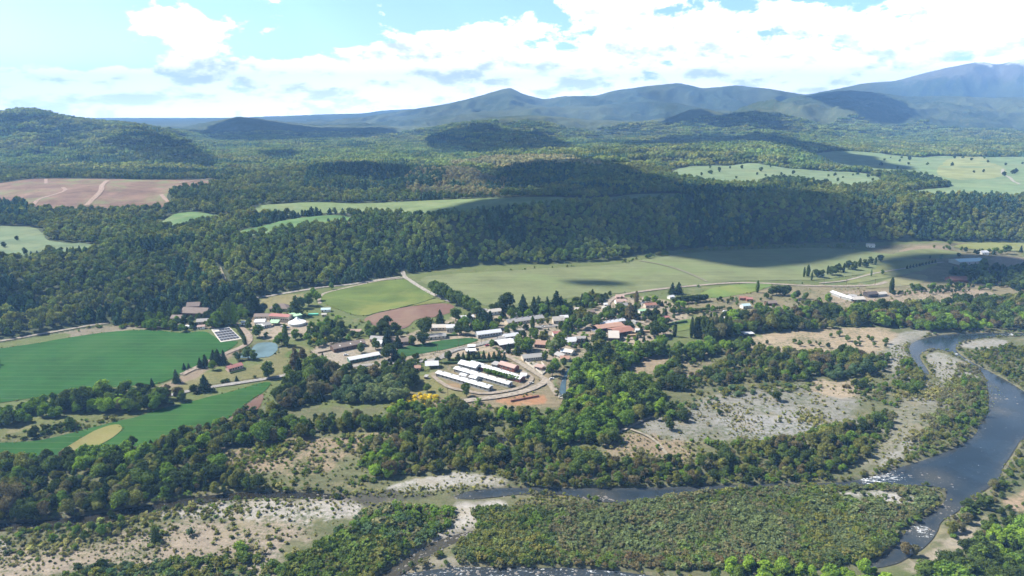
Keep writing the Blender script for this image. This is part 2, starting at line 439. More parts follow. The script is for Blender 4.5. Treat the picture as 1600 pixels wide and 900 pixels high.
# ground tones painted over the valley floor: (outline, colour, softness in metres, strength)
TAN = (0.24, 0.19, 0.13); SAND = (0.30, 0.245, 0.175); GRAVEL = (0.27, 0.26, 0.235); GREYG = (0.20, 0.195, 0.17)
DRY = (0.20, 0.175, 0.085); GRASS = (0.09, 0.14, 0.035); MEADOW = (0.115, 0.14, 0.05); DIRT = (0.30, 0.25, 0.19); PALE = (0.36, 0.33, 0.285)
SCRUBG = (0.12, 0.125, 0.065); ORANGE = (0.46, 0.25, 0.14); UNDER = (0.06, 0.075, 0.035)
PAINT = [
 ([(-200, 690), (300, 640), (460, 640), (640, 640), (880, 620), (1000, 560), (1120, 530), (1420, 505), (1800, 500), (1800, 960), (-300, 960)], SCRUBG, 18, 1),
 ([(640, 585), (690, 570), (760, 560), (880, 560), (893, 600), (890, 640), (800, 640), (700, 640), (650, 630)], (0.30, 0.25, 0.16), 6, 1),
 # the village
 ([(470, 560), (500, 535), (580, 530), (640, 520), (700, 500), (760, 485), (860, 490), (960, 460), (1060, 470), (1080, 500), (1040, 530), (950, 545), (890, 570), (800, 560), (740, 545), (700, 560), (600, 575), (520, 580)], DIRT, 8, 1),
 ([(485, 545), (520, 530), (560, 545), (600, 540), (610, 560), (540, 575), (500, 570)], (0.42, 0.36, 0.29), 4, 1),
 ([(560, 590), (700, 565), (650, 600), (540, 600)], MEADOW, 8, 1),
 ([(640, 600), (675, 585), (700, 600), (740, 620), (700, 625), (650, 615)], (0.25, 0.24, 0.10), 5, 1),
 ([(380, 500), (420, 490), (480, 500), (500, 515), (440, 530), (400, 530)], DIRT, 5, 1),
 ([(400, 480), (410, 463), (470, 458), (500, 460), (470, 480), (430, 485)], (0.30, 0.27, 0.13), 5, 1),
 ([(480, 490), (520, 480), (570, 497), (590, 515), (540, 520), (490, 505)], MEADOW, 5, 1),
 ([(400, 575), (440, 540), (480, 540), (500, 570), (455, 590), (330, 605), (270, 612), (262, 600), (300, 585), (340, 580)], (0.24, 0.23, 0.10), 5, 1),
 ([(440, 550), (470, 545), (490, 565), (460, 575)], GRASS, 5, 1),
 ([(120, 525), (240, 512), (340, 515), (330, 505), (240, 500), (120, 512), (0, 532), (0, 545)], (0.30, 0.26, 0.19), 4, 1),
 ([(-90, 538), (0, 533), (100, 518), (120, 525), (60, 537), (-90, 552)], MEADOW, 4, 1),
 ([(240, 601), (262, 597), (300, 577), (350, 552), (372, 545), (380, 550), (330, 575), (290, 600), (250, 612)], (0.33, 0.26, 0.19), 4, 1),
 ([(-90, 700), (0, 692), (100, 680), (200, 655), (280, 633), (250, 620), (150, 640), (0, 660), (-90, 670)], (0.17, 0.19, 0.07), 6, 1),
 ([(92, 709), (130, 685), (185, 664), (195, 670), (150, 698)], DRY, 5, 1),
 ([(655, 433), (760, 480), (860, 478), (1000, 462), (1080, 455), (1000, 450), (800, 470)], MEADOW, 6, 1),
 ([(800, 498), (870, 480), (940, 480), (900, 500)], (0.20, 0.21, 0.09), 6, 1),
 # farmland to the east
 ([(1060, 470), (1100, 462), (1240, 445), (1380, 445), (1500, 430), (1600, 440), (1600, 470), (1480, 480), (1340, 490), (1260, 480), (1160, 505), (1090, 500)], (0.29, 0.25, 0.15), 10, 1),
 ([(1290, 465), (1340, 452), (1400, 455), (1500, 450), (1555, 458), (1540, 465), (1440, 478), (1380, 490), (1310, 478)], (0.43, 0.34, 0.25), 8, 1),
 ([(1380, 380), (1600, 378), (1600, 440), (1450, 445), (1400, 430), (1350, 400)], (0.24, 0.22, 0.13), 8, 1),
 ([(1390, 395), (1440, 383), (1490, 385), (1480, 395), (1420, 400)], (0.36, 0.28, 0.2), 5, 1),
 ([(1545, 400), (1600, 402), (1760, 405), (1760, 425), (1560, 420)], (0.33, 0.27, 0.2), 5, 1),
 ([(1150, 528), (1200, 522), (1250, 517), (1330, 511), (1390, 513), (1408, 525), (1400, 545), (1380, 555), (1300, 556), (1230, 556), (1170, 545), (1120, 540)], (0.45, 0.36, 0.25), 6, 1),
 # sandy clearings and gravel in the flood plain
 ([(985, 575), (1010, 553), (1035, 550), (1045, 570), (1030, 580), (1010, 592)], TAN, 6, 1),
 ([(1060, 570), (1095, 540), (1110, 560), (1090, 590), (1075, 605)], TAN, 6, 0.8),
 ([(1060, 640), (1120, 615), (1230, 600), (1330, 600), (1340, 630), (1330, 660), (1260, 682), (1190, 690), (1090, 685), (1040, 690), (985, 665), (1010, 655)], GREYG, 10, 1),
 ([(1120, 655), (1200, 640), (1300, 650), (1280, 675), (1200, 685), (1130, 680)], (0.37, 0.365, 0.35), 12, 1),
 ([(1270, 595), (1340, 590), (1360, 610), (1320, 625), (1270, 615)], SAND, 7, 1),
 ([(940, 700), (980, 675), (1060, 692), (1110, 700), (1080, 718), (1000, 722), (950, 715)], TAN, 8, 1),
 ([(1360, 560), (1400, 535), (1425, 560), (1450, 585), (1440, 600), (1520, 590), (1500, 640), (1440, 680), (1400, 720), (1340, 745), (1350, 710), (1390, 660), (1400, 610), (1380, 580)], (0.28, 0.27, 0.20), 8, 1),
 ([(1400, 520), (1440, 515), (1470, 520), (1420, 533), (1420, 560), (1450, 590), (1470, 620), (1440, 640), (1400, 590), (1385, 560)], GRAVEL, 4, 0.8),
 ([(1440, 555), (1480, 550), (1540, 585), (1530, 600), (1480, 600), (1460, 585)], GRAVEL, 3, 0.85),
 ([(1345, 745), (1380, 720), (1430, 670), (1440, 690), (1400, 730)], GRAVEL, 4, 0.9),
 ([(1495, 540), (1505, 533), (1560, 528), (1580, 535), (1560, 548), (1520, 545)], GRAVEL, 4, 1),
 ([(330, 710), (420, 692), (520, 685), (600, 675), (640, 680), (560, 700), (540, 720), (500, 730), (420, 735), (350, 730)], TAN, 8, 1),
 ([(600, 760), (650, 748), (690, 741), (750, 738), (798, 750), (790, 757), (740, 760), (680, 765), (620, 772)], (0.46, 0.44, 0.40), 3, 1),
 ([(500, 770), (640, 765), (700, 775), (560, 792), (500, 790)], (0.105, 0.10, 0.085), 4, 1),
 ([(200, 800), (300, 785), (420, 776), (560, 785), (560, 800), (480, 815), (380, 812), (280, 810)], (0.47, 0.44, 0.40), 6, 1),
 ([(-90, 850), (60, 860), (140, 850), (220, 815), (400, 815), (480, 840), (420, 875), (300, 885), (100, 900), (-90, 920)], (0.37, 0.31, 0.24), 10, 1),
 ([(-90, 850), (0, 845), (30, 852), (0, 865), (-90, 870)], (0.6, 0.57, 0.52), 4, 1),
 ([(400, 860), (440, 850), (440, 910), (400, 910)], (0.38, 0.33, 0.27), 6, 1),
 ([(700, 790), (780, 782), (800, 790), (790, 805), (740, 825), (690, 845), (650, 860), (640, 850), (700, 825), (720, 805)], (0.52, 0.49, 0.45), 5, 1),
 ([(1300, 765), (1380, 765), (1440, 775), (1420, 790), (1330, 780)], (0.50, 0.48, 0.45), 4, 1),
 ([(620, 890), (700, 862), (760, 880), (650, 895)], (0.33, 0.31, 0.25), 4, 1),
 ([(1390, 885), (1430, 880), (1470, 845), (1510, 825), (1540, 800), (1540, 820), (1500, 850), (1450, 895), (1400, 898)], (0.42, 0.37, 0.28), 4, 1),
 ([(1570, 790), (1600, 760), (1700, 740), (1700, 800), (1590, 800)], (0.44, 0.33, 0.23), 4, 1),
 ([(1530, 905), (1545, 875), (1560, 860), (1580, 870), (1560, 905)], (0.42, 0.34, 0.25), 3, 1),
 ([(770, 626), (790, 618), (835, 613), (852, 620), (854, 630), (820, 634), (775, 633)], ORANGE, 3, 1),
 ([(690, 600), (715, 600), (722, 607), (700, 606)], (0.38, 0.26, 0.15), 3, 1),
 ([(745, 553), (790, 548), (800, 556), (750, 560)], (0.46, 0.34, 0.22), 3, 1),
 ([(860, 590), (873, 590), (872, 610), (862, 600)], GRASS, 3, 1),
 ([(820, 565), (845, 568), (858, 580), (848, 588), (830, 578)], PALE, 3, 1),
 ([(880, 513), (895, 511), (900, 520), (885, 526)], (0.12, 0.18, 0.05), 2, 1),
]
FIELD_COL = {
 'crop_a': (0.028, 0.108, 0.020), 'crop_b': (0.030, 0.108, 0.020), 'crop_c': (0.036, 0.105, 0.032), 'dry_patch': (0.24, 0.21, 0.09),
 'plough_a': (0.19, 0.115, 0.09), 'plough_b': (0.21, 0.125, 0.10), 'pasture_a': (0.125, 0.175, 0.045), 'pasture_edge': (0.19, 0.21, 0.07), 'barley': (0.19, 0.215, 0.10),
 'pasture_b': (0.15, 0.22, 0.06), 'pasture_c': (0.12, 0.18, 0.05), 'pasture_d': (0.20, 0.22, 0.10), 'pasture_e': (0.24, 0.26, 0.10), 'pasture_f': (0.17, 0.2, 0.09), 'pasture_g': (0.24, 0.23, 0.12),
 'upland_a': (0.16, 0.22, 0.12), 'upland_b': (0.14, 0.24, 0.09), 'upland_c': (0.12, 0.22, 0.08), 'upland_d': (0.18, 0.24, 0.10), 'upland_e': (0.14, 0.2, 0.1),
 'upland_f': (0.20, 0.27, 0.14), 'upland_g': (0.20, 0.28, 0.14), 'yellow_field': (0.30, 0.33, 0.15), 'clearcut': (0.24, 0.155, 0.11),
}
# roads and tracks: (name, width m, colour, points)
ROADS = [
 ('dirt_track', 4.5, PALE, [(401, 465), (430, 461), (460, 456), (490, 451), (508, 448), (540, 446), (572, 441), (600, 436), (625, 433)]),
 ('dirt_track', 4, (0.46, 0.40, 0.31), [(500, 475), (498, 468), (503, 460), (515, 456), (532, 452), (572, 443), (596, 438), (618, 436), (632, 434)]),
 ('dirt_track', 6, PALE, [(629, 424), (633, 434), (640, 438), (650, 445), (662, 452), (672, 458), (690, 466), (705, 472)]),
 ('dirt_track', 4, (0.42, 0.37, 0.29), [(-90, 545), (0, 534), (48, 525), (101, 516), (133, 510), (170, 505)]),
 ('dirt_road', 6, (0.42, 0.34, 0.27), [(366, 505), (375, 511), (386, 520), (391, 529), (388, 536), (378, 543), (362, 549), (345, 556), (325, 567), (300, 578), (284, 586)]),
 ('dirt_track', 3, (0.45, 0.40, 0.30), [(345, 570), (310, 577), (290, 579)]),
 ('paved_road', 5.5, (0.42, 0.40, 0.37), [(250, 622), (288, 613), (333, 605), (387, 597), (420, 592), (455, 585), (480, 580), (510, 574), (550, 573), (600, 569), (660, 566), (690, 560)]),
 ('dirt_road', 5, (0.46, 0.41, 0.33), [(455, 586), (459, 593), (457, 605)]),
 ('paved_road', 7, (0.40, 0.375, 0.345), [(690, 560), (703, 549), (740, 541), (775, 532), (802, 518), (835, 512), (870, 509), (900, 507), (925, 515), (945, 524)]),
 ('dirt_road', 6, (0.45, 0.38, 0.30), [(900, 507), (930, 495), (945, 485), (950, 472), (965, 462), (1000, 456), (1040, 451), (1107, 445), (1150, 442), (1195, 443), (1240, 446), (1287, 448), (1367, 447), (1385, 441)]),
 ('dirt_track', 4, (0.45, 0.40, 0.32), [(1280, 443), (1319, 440), (1345, 433), (1367, 427), (1415, 420), (1450, 413), (1475, 410)]),
 ('dirt_track', 4, (0.42, 0.36, 0.28), [(980, 500), (1000, 503), (1020, 512), (1040, 524)]),
 ('dirt_road', 5, (0.44, 0.38, 0.30), [(790, 556), (800, 561), (811, 567), (832, 581), (851, 592), (862, 604), (871, 618)]),
 ('dirt_road', 4, (0.42, 0.355, 0.28), [(811, 579), (827, 586), (832, 594), (822, 603), (806, 609), (786, 613), (754, 617), (731, 612), (705, 608), (689, 599), (676, 588)]),
 ('dirt_road', 6.5, (0.46, 0.40, 0.33), [(855, 593), (846, 602), (825, 611), (802, 617), (778, 621), (737, 626), (708, 630)]),
 ('dirt_track', 2.2, (0.42, 0.37, 0.28), [(955, 680), (978, 672), (1000, 660), (1019, 653)]),
 ('dirt_track', 2.2, (0.42, 0.37, 0.28), [(985, 672), (1012, 682), (1030, 695), (1042, 712)]),
 ('dirt_track', 9, (0.50, 0.36, 0.27), [(168, 283), (158, 292), (160, 298), (146, 312), (135, 322)]),
 ('dirt_track', 7, (0.48, 0.34, 0.26), [(98, 294), (105, 298), (88, 305), (60, 312), (52, 322)]),
 ('dirt_track', 7, (0.48, 0.34, 0.26), [(252, 305), (258, 313), (268, 320)]),
 ('dirt_track', 6, (0.48, 0.34, 0.26), [(72, 281), (72, 288)]),
 ('dirt_track', 6, (0.48, 0.36, 0.28), [(280, 287), (310, 283), (335, 280)]),
 ('dirt_track', 7, (0.50, 0.47, 0.38), [(1567, 265), (1565, 272), (1580, 280), (1592, 289)]),
 ('dirt_track', 4, (0.40, 0.36, 0.24), [(343, 418), (348, 430), (352, 440)]),
 ('dirt_track', 3, (0.34, 0.31, 0.22), [(998, 408), (1040, 415), (1075, 427), (1105, 441)]),
]


def road_poly(pts, w):
    C = np.array([at(u, v) for u, v in pts])
    # smooth centre line
    for _ in range(3):
        Q = [C[0]]
        for i in range(len(C) - 1):
            Q += [C[i] * 0.75 + C[i + 1] * 0.25, C[i] * 0.25 + C[i + 1] * 0.75]
        Q.append(C[-1]); C = np.array(Q)
    T = np.gradient(C, axis=0)
    T /= np.maximum(np.linalg.norm(T, axis=1, keepdims=True), 1e-6)
    N = np.stack([-T[:, 1], T[:, 0]], 1)
    ww = w * 0.5 * (0.85 + 0.3 * np.array([vnoise(np.array(i * 0.7), np.array(3.3)) for i in range(len(C))]))[:, None]
    return C, C + N * ww, C - N * ww


ROADP = [(n, tuple(q * .72 for q in c) if c is not PALE else c) + road_poly(p, w) for n, w, c, p in ROADS]
PAINTP = [(smooth_poly(poly(p), 2), (tuple(q * .68 for q in c) if c not in (TAN, SAND, GRAVEL, GREYG, DRY, GRASS, MEADOW, DIRT, PALE, SCRUBG, UNDER) else c), s, k) for p, c, s, k in PAINT]
WATER = ('river', 'channel', 'rapids', 'brook', 'backwater', 'canal', 'pond')

# ------------------------------------------------------------------ objects, tags


def tag(o, label=None, cat=None, group=None, kind=None):
    if label: o['label'] = label
    if cat: o['category'] = cat
    if group: o['group'] = group
    if kind: o['kind'] = kind
    return o


def mesh_obj(name, verts, faces, mats, parent=None, smooth=False, midx=None):
    me = bpy.data.meshes.new(name)
    me.from_pydata([tuple(v) for v in verts], [], [tuple(f) for f in faces])
    for m in (mats if isinstance(mats, (list, tuple)) else [mats]):
        me.materials.append(m)
    if midx is not None:
        me.polygons.foreach_set('material_index', np.asarray(midx, np.int32))
    if smooth:
        me.polygons.foreach_set('use_smooth', np.ones(len(me.polygons), bool))
    me.update()
    o = bpy.data.objects.new(name, me)
    COL.objects.link(o)
    if parent: o.parent = parent
    return o


def empty(name, loc=(0, 0, 0), rz=0.0):
    o = bpy.data.objects.new(name, None)
    COL.objects.link(o)
    o.location = loc
    o.rotation_euler = (0, 0, rz)
    o.empty_display_size = 1
    return o


# ------------------------------------------------------------------ materials
MATS = {}


def diffuse(name, col, rough=0.9, var=0.15, scale=0.3, bump=0.0, metal=0.0, spec=0.3):
    key = (name, tuple(col))
    if key in MATS: return MATS[key]
    m = bpy.data.materials.new(name)
    m.use_nodes = True
    t = NT(m.node_tree)
    g = t.n('ShaderNodeNewGeometry')
    n = t.noise(g.outputs['Position'], scale, 5, 0.6)
    f = t.m('ADD', t.m('MULTIPLY', t.m('SUBTRACT', n, 0.5), var * 4), 1.0)
    c = t.v('SCALE', col + (1,) if False else tuple(col)[:3])
    sc = t.nt.nodes[-1]
    t.put(sc.inputs['Scale'], f)
    p = t.n('ShaderNodeBsdfPrincipled', ins={'Base Color': sc.outputs[0], 'Roughness': rough, 'Metallic': metal, 'Specular IOR Level': spec})
    out = t.n('ShaderNodeOutputMaterial')
    t.nt.links.new(p.outputs[0], out.inputs[0])
    MATS[key] = m
    return m


def ground_material():
    m = bpy.data.materials.new('ground')
    m.use_nodes = True
    t = NT(m.node_tree)
    g = t.n('ShaderNodeNewGeometry').outputs['Position']
    a = t.n('ShaderNodeAttribute', attribute_name='tone')
    rough = t.n('ShaderNodeAttribute', attribute_name='speck')
    sp = rough.outputs['Fac']
    n1 = t.noise(g, 0.85, 6, 0.78)
    mpg = t.n('ShaderNodeMapping', ins={'Vector': g}); mpg.inputs['Scale'].default_value = (0.35, 1.0, 1.0); mpg.inputs['Rotation'].default_value = (0, 0, -0.15)
    n2 = t.noise(mpg.outputs[0], 0.26, 6, 0.68)
    n3 = t.noise(g, 0.022, 5, 0.65)
    f = t.m('ADD', t.m('MULTIPLY', t.m('SUBTRACT', n1, 0.5), 3.2), t.m('MULTIPLY', t.m('SUBTRACT', n2, 0.5), 2.2))
    f = t.m('ADD', f, t.m('MULTIPLY', t.m('SUBTRACT', n3, 0.5), 1.2))
    f = t.m('ADD', t.m('MULTIPLY', f, sp), 1.0)
    f = t.m('MAXIMUM', f, 0.3)
    col = t.n('ShaderNodeVectorMath', operation='SCALE')
    t.put(col.inputs[0], a.outputs['Color'])
    t.put(col.inputs['Scale'], f)
    # low green growth between the stones and on dry ground, drier streaks elsewhere
    gn = t.noise(t.v('ADD', g, (91.0, 13.0, 0.0)), 0.30, 7, 0.78)
    gb = t.noise(t.v('ADD', g, (17.0, 44.0, 0.0)), 0.030, 4, 0.6)
    gm = t.ramp(t.m('ADD', gn, t.m('MULTIPLY', t.m('SUBTRACT', gb, 0.5), 0.45)), 0.50, 0.60)
    gm = t.m('MULTIPLY', gm, t.m('MULTIPLY', sp, 1.35), clamp=True)
    c2 = t.mix(gm, col.outputs[0], (0.085, 0.105, 0.045, 1))
    dn = t.ramp(t.noise(t.v('ADD', g, (3.0, 201.0, 0.0)), 0.05, 6, 0.7), 0.52, 0.66)
    c2 = t.mix(t.m('MULTIPLY', dn, t.m('MULTIPLY', sp, 0.9)), c2, (0.25, 0.21, 0.13, 1))
    p = t.n('ShaderNodeBsdfPrincipled', ins={'Base Color': c2, 'Roughness': 0.95, 'Specular IOR Level': 0.1})
    bump = t.n('ShaderNodeBump', ins={'Height': n1, 'Strength': 0.5, 'Distance': 0.6})
    t.nt.links.new(bump.outputs[0], p.inputs['Normal'])
    out = t.n('ShaderNodeOutputMaterial')
    t.nt.links.new(p.outputs[0], out.inputs[0])
    return m


def field_material(name, col, kind):
    m = bpy.data.materials.new(name)
    m.use_nodes = True
    t = NT(m.node_tree)
    g = t.n('ShaderNodeNewGeometry').outputs['Position']
    mp = t.n('ShaderNodeMapping', ins={'Vector': g})
    mp.inputs['Rotation'].default_value = (0, 0, math.radians({'crop': 8, 'plough': -25, 'pasture': 20, 'barley': 12}.get(kind, 15)))
    mp.inputs['Scale'].default_value = (0.12, 1.0, 1.0)
    st = t.noise(mp.outputs[0], 0.11, 5, 0.65)
    st2 = t.noise(mp.outputs[0], 0.7, 3, 0.6)
    n2 = t.noise(g, 0.022, 5, 0.6, 0.5)
    n1 = t.noise(g, 0.9, 4, 0.7)
    amp = {'crop': (0.55, 0.28, 0.9, 0.6), 'plough': (0.5, 0.55, 0.35, 0.5), 'pasture': (0.45, 0.15, 1.2, 0.8), 'barley': (0.7, 0.32, 0.8, 0.6), 'clearcut': (0.9, 0.3, 1.5, 1.3), 'upland': (0.5, 0.25, 1.1, 0.7)}.get(kind, (0.4, 0.2, 0.8, 0.6))
    f = t.m('MULTIPLY', t.m('SUBTRACT', st, 0.5), amp[0])
    f = t.m('ADD', f, t.m('MULTIPLY', t.m('SUBTRACT', st2, 0.5), amp[1]))
    f = t.m('ADD', f, t.m('MULTIPLY', t.m('SUBTRACT', n2, 0.5), amp[2]))
    f = t.m('ADD', f, t.m('MULTIPLY', t.m('SUBTRACT', n1, 0.5), amp[3]))
    f = t.m('ADD', f, 1.0)
    sc = t.n('ShaderNodeVectorMath', operation='SCALE')
    t.put(sc.inputs[0], tuple(col)); t.put(sc.inputs['Scale'], f)
    # patches of a drier or greener sward
    pm = t.ramp(t.noise(t.v('ADD', g, (35.0, 71.0, 0.0)), 0.012, 5, 0.65, 0.6), 0.45, 0.68)
    alt = {'crop': (0.060, 0.125, 0.030), 'plough': (0.25, 0.19, 0.13), 'pasture': (0.20, 0.21, 0.06), 'barley': (0.15, 0.20, 0.075),
           'upland': (0.24, 0.26, 0.13), 'clearcut': (0.17, 0.20, 0.085)}.get(kind, col)
    c2 = t.mix(t.m('MULTIPLY', pm, {'crop': 0.35, 'clearcut': 0.9, 'pasture': 0.7}.get(kind, 0.5)), sc.outputs[0], alt + (1,))
    if kind == 'crop':      # tramlines
        wv = t.n('ShaderNodeTexWave', wave_type='BANDS', bands_direction='Y')
        t.put(wv.inputs['Vector'], mp.outputs[0]); wv.inputs['Scale'].default_value = 0.035; wv.inputs['Distortion'].default_value = 1.2
        wv.inputs['Detail'].default_value = 3
        c2 = t.mix(t.m('MULTIPLY', t.ramp(wv.outputs['Fac'], 0.90, 1.0), 0.38), c2, (0.08, 0.13, 0.04, 1))
    if kind == 'clearcut':
        c2 = t.mix(t.ramp(t.noise(g, 0.25, 3, 0.7), 0.62, 0.7), c2, (0.06, 0.07, 0.035, 1))
    p = t.n('ShaderNodeBsdfPrincipled', ins={'Base Color': c2, 'Roughness': 0.95, 'Specular IOR Level': 0.1})
    bump = t.n('ShaderNodeBump', ins={'Height': n1, 'Strength': 0.4, 'Distance': 0.4})
    t.nt.links.new(bump.outputs[0], p.inputs['Normal'])
    out = t.n('ShaderNodeOutputMaterial')
    t.nt.links.new(p.outputs[0], out.inputs[0])
    return m


def water_material(name, deep, foamy):
    m = bpy.data.materials.new(name)
    m.use_nodes = True
    t = NT(m.node_tree)
    g = t.n('ShaderNodeNewGeometry').outputs['Position']
    a = t.n('ShaderNodeAttribute', attribute_name='foam').outputs['Fac']
    nb = t.noise(g, 0.03, 4, 0.6)
    base = t.mix(t.ramp(nb, 0.35, 0.65), deep + (1,), tuple(x * 1.5 for x in deep) + (1,))
    mp = t.n('ShaderNodeMapping', ins={'Vector': g}); mp.inputs['Scale'].default_value = (0.35, 1.0, 1.0)
    fn = t.noise(mp.outputs[0], 0.75, 6, 0.75, 0.6)
    fm = t.ramp(t.m('ADD', fn, t.m('MULTIPLY', a, 0.17)), 0.65, 0.73)
    # stones showing through the shallows
    stn = t.ramp(t.noise(g, 0.9, 3, 0.7), 0.60, 0.68)
    sh = t.n('ShaderNodeAttribute', attribute_name='shallow').outputs['Fac']
    base = t.mix(t.m('MULTIPLY', stn, sh), base, (0.20, 0.18, 0.14, 1))
    base = t.mix(t.m('MULTIPLY', sh, 0.45), base, (0.11, 0.10, 0.07, 1))
    c = t.mix(t.m('MULTIPLY', fm, 1.0), base, (0.8, 0.83, 0.85, 1))
    rg = t.m('ADD', t.m('MULTIPLY', fm, 0.6), 0.14)
    p = t.n('ShaderNodeBsdfPrincipled', ins={'Base Color': c, 'Roughness': rg, 'IOR': 1.33, 'Specular IOR Level': 0.5})
    w = t.noise(mp.outputs[0], 1.6, 5, 0.7, 0.3)
    bump = t.n('ShaderNodeBump', ins={'Height': w, 'Strength': 0.35, 'Distance': 0.12})
    t.nt.links.new(bump.outputs[0], p.inputs['Normal'])
    out = t.n('ShaderNodeOutputMaterial')
    t.nt.links.new(p.outputs[0], out.inputs[0])
    return m


def leaf_material():
    m = bpy.data.materials.new('foliage')
    m.use_nodes = True
    t = NT(m.node_tree)
    tint = t.n('ShaderNodeAttribute', attribute_name='tint', attribute_type='INSTANCER').outputs['Vector']
    lv = t.n('ShaderNodeAttribute', attribute_name='leafvar', attribute_type='GEOMETRY').outputs['Vector']
    c = t.v('MULTIPLY', t.v('MULTIPLY', tint, lv), (1.34, 1.30, 1.06))
    d = t.n('ShaderNodeBsdfDiffuse', ins={'Color': c})
    tr = t.n('ShaderNodeBsdfTranslucent')
    t.put(tr.inputs[0], t.v('MULTIPLY', c, (1.15, 1.35, 0.6)))
    mx = t.n('ShaderNodeMixShader', ins={0: 0.22})
    t.nt.links.new(d.outputs[0], mx.inputs[1]); t.nt.links.new(tr.outputs[0], mx.inputs[2])
    out = t.n('ShaderNodeOutputMaterial')
    t.nt.links.new(mx.outputs[0], out.inputs[0])
    return m


M_LEAF = leaf_material()
M_BARK = diffuse('bark', (0.11, 0.085, 0.06), 0.95, 0.2, 2.0)

# ------------------------------------------------------------------ the ground


def grid_mesh(name, s_lo, s_hi, ns, y_lo, y_hi, ny):
    ss = np.linspace(s_lo, s_hi, ns)
    yy = y_lo * (y_hi / y_lo) ** np.linspace(0, 1, ny)
    SX, YY = np.meshgrid(ss, yy)
    # jitter so that the grid does not show
    X = SX * YY
    return X.ravel(), YY.ravel(), ns, ny


def terrain():
    X, Y, ns, ny = grid_mesh('ground', -1.05, 1.05, 1000, 120.0, 18000.0, 1150)
    Z = hgt(X, Y)
    valley = Y < np.interp(X / Y, LB_S, LB_Y)
    # river beds are a little lower
    wet = np.zeros(X.shape)
    near = Y < 1300
    for k in WATER:
        P = PG[k]
        m = near & (X > P[:, 0].min() - 12) & (X < P[:, 0].max() + 12) & (Y > P[:, 1].min() - 12) & (Y < P[:, 1].max() + 12)
        if m.any():
            d = sdist(X[m], Y[m], P)
            Z[m] -= 1.6 * sm((d + 4) / 7.0)
            wet[m] = np.maximum(wet[m], sm((d + 9) / 9.0))
    Z += np.where(valley, (fbm(X, Y, 14, 3, 5.0) - 0.5) * 0.5, 0)
    # canopy relief on the far wooded hills (beyond the single trees)
    cn = (fbm(X, Y, 26, 2, 31.0) - 0.5) * 13 * sm((Y - 4200) / 700.0)
    Z += cn * np.clip(8000 / Y, 0.3, 1)
    n = X.size
    C = np.zeros((n, 3), np.float32)
    speck = np.full(n, 0.35, np.float32)
    nz = fbm(X, Y, 60, 4, 12.0)
    nz2 = fbm(X, Y, 9, 3, 22.0)
    n_big = fbm(X, Y, 700, 4, 40.0)
    # default: wooded hills; valley: rough pasture
    forest = np.array([0.042, 0.066, 0.032]); forest2 = np.array([0.085, 0.105, 0.048])
    k = sm((n_big - 0.38) / 0.24)[:, None]
    C[:] = forest * (1 - k) + forest2 * k
    farm = sm((n_big * 0.5 + nz * 0.5 - 0.60) / 0.04) * ((Y > 4300) & (Y < 9000) & (Z < 110))
    C[:] = C * (1 - farm[:, None] * 0.55) + np.array([0.16, 0.19, 0.09]) * farm[:, None] * 0.55
    # high mountains: scree and the last snow near the top
    hi = sm((Z - 560 + (nz - 0.5) * 220) / 140) * (Y > 7800)
    C[:] = C * (1 - hi[:, None]) + np.array([0.17, 0.16, 0.14]) * hi[:, None]
    snow = sm((Z - 800 + (fbm(X, Y, 240, 4, 77.0) - 0.5) * 420) / 40) * (Y > 8600) * (X > 6300)
    C[:] = C * (1 - snow[:, None]) + np.array([0.75, 0.77, 0.8]) * snow[:, None]
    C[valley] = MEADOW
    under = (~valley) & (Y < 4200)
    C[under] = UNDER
    for P, c, soft, st in PAINTP:
        m = valley & (X > P[:, 0].min() - 3 * soft) & (X < P[:, 0].max() + 3 * soft) & (Y > P[:, 1].min() - 3 * soft) & (Y < P[:, 1].max() + 3 * soft)
        if not m.any(): continue
        d = sdist(X[m], Y[m], P) + (nz2[m] - 0.5) * soft * 2.6 + (nz[m] - 0.5) * soft * 1.5
        w = (sm(d / soft + 0.5) * st)[:, None]
        C[m] = C[m] * (1 - w) + np.array(c) * w
        sp_t = 0.55 if soft > 5 else 0.4
        speck[m] = speck[m] * (1 - w[:, 0]) + sp_t * w[:, 0]
    # banks: wet stones
    C[:] = C * (1 - 0.45 * wet[:, None]) + np.array([0.16, 0.14, 0.10]) * 0.45 * wet[:, None]
    me = bpy.data.meshes.new('ground')
    me.vertices.add(n)
    me.vertices.foreach_set('co', np.stack([X, Y, Z], 1).astype(np.float32).ravel())
    i = (np.arange(ny - 1)[:, None] * ns + np.arange(ns - 1)[None, :]).ravel()
    quads = np.stack([i, i + 1, i + ns + 1, i + ns], 1).astype(np.int32)
    nf = len(quads)
    me.loops.add(nf * 4)
    me.loops.foreach_set('vertex_index', quads.ravel())
    me.polygons.add(nf)
    me.polygons.foreach_set('loop_start', np.arange(nf, dtype=np.int32) * 4)
    me.polygons.foreach_set('use_smooth', np.ones(nf, bool))
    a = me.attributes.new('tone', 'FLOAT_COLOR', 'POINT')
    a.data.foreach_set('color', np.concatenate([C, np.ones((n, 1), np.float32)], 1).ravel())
    b = me.attributes.new('speck', 'FLOAT', 'POINT')
    b.data.foreach_set('value', speck)
    me.materials.append(ground_material())
    me.update(calc_edges=True)
    o = bpy.data.objects.new('ground', me)
    COL.objects.link(o)
    tag(o, kind='structure')
    return o


GROUND = terrain()


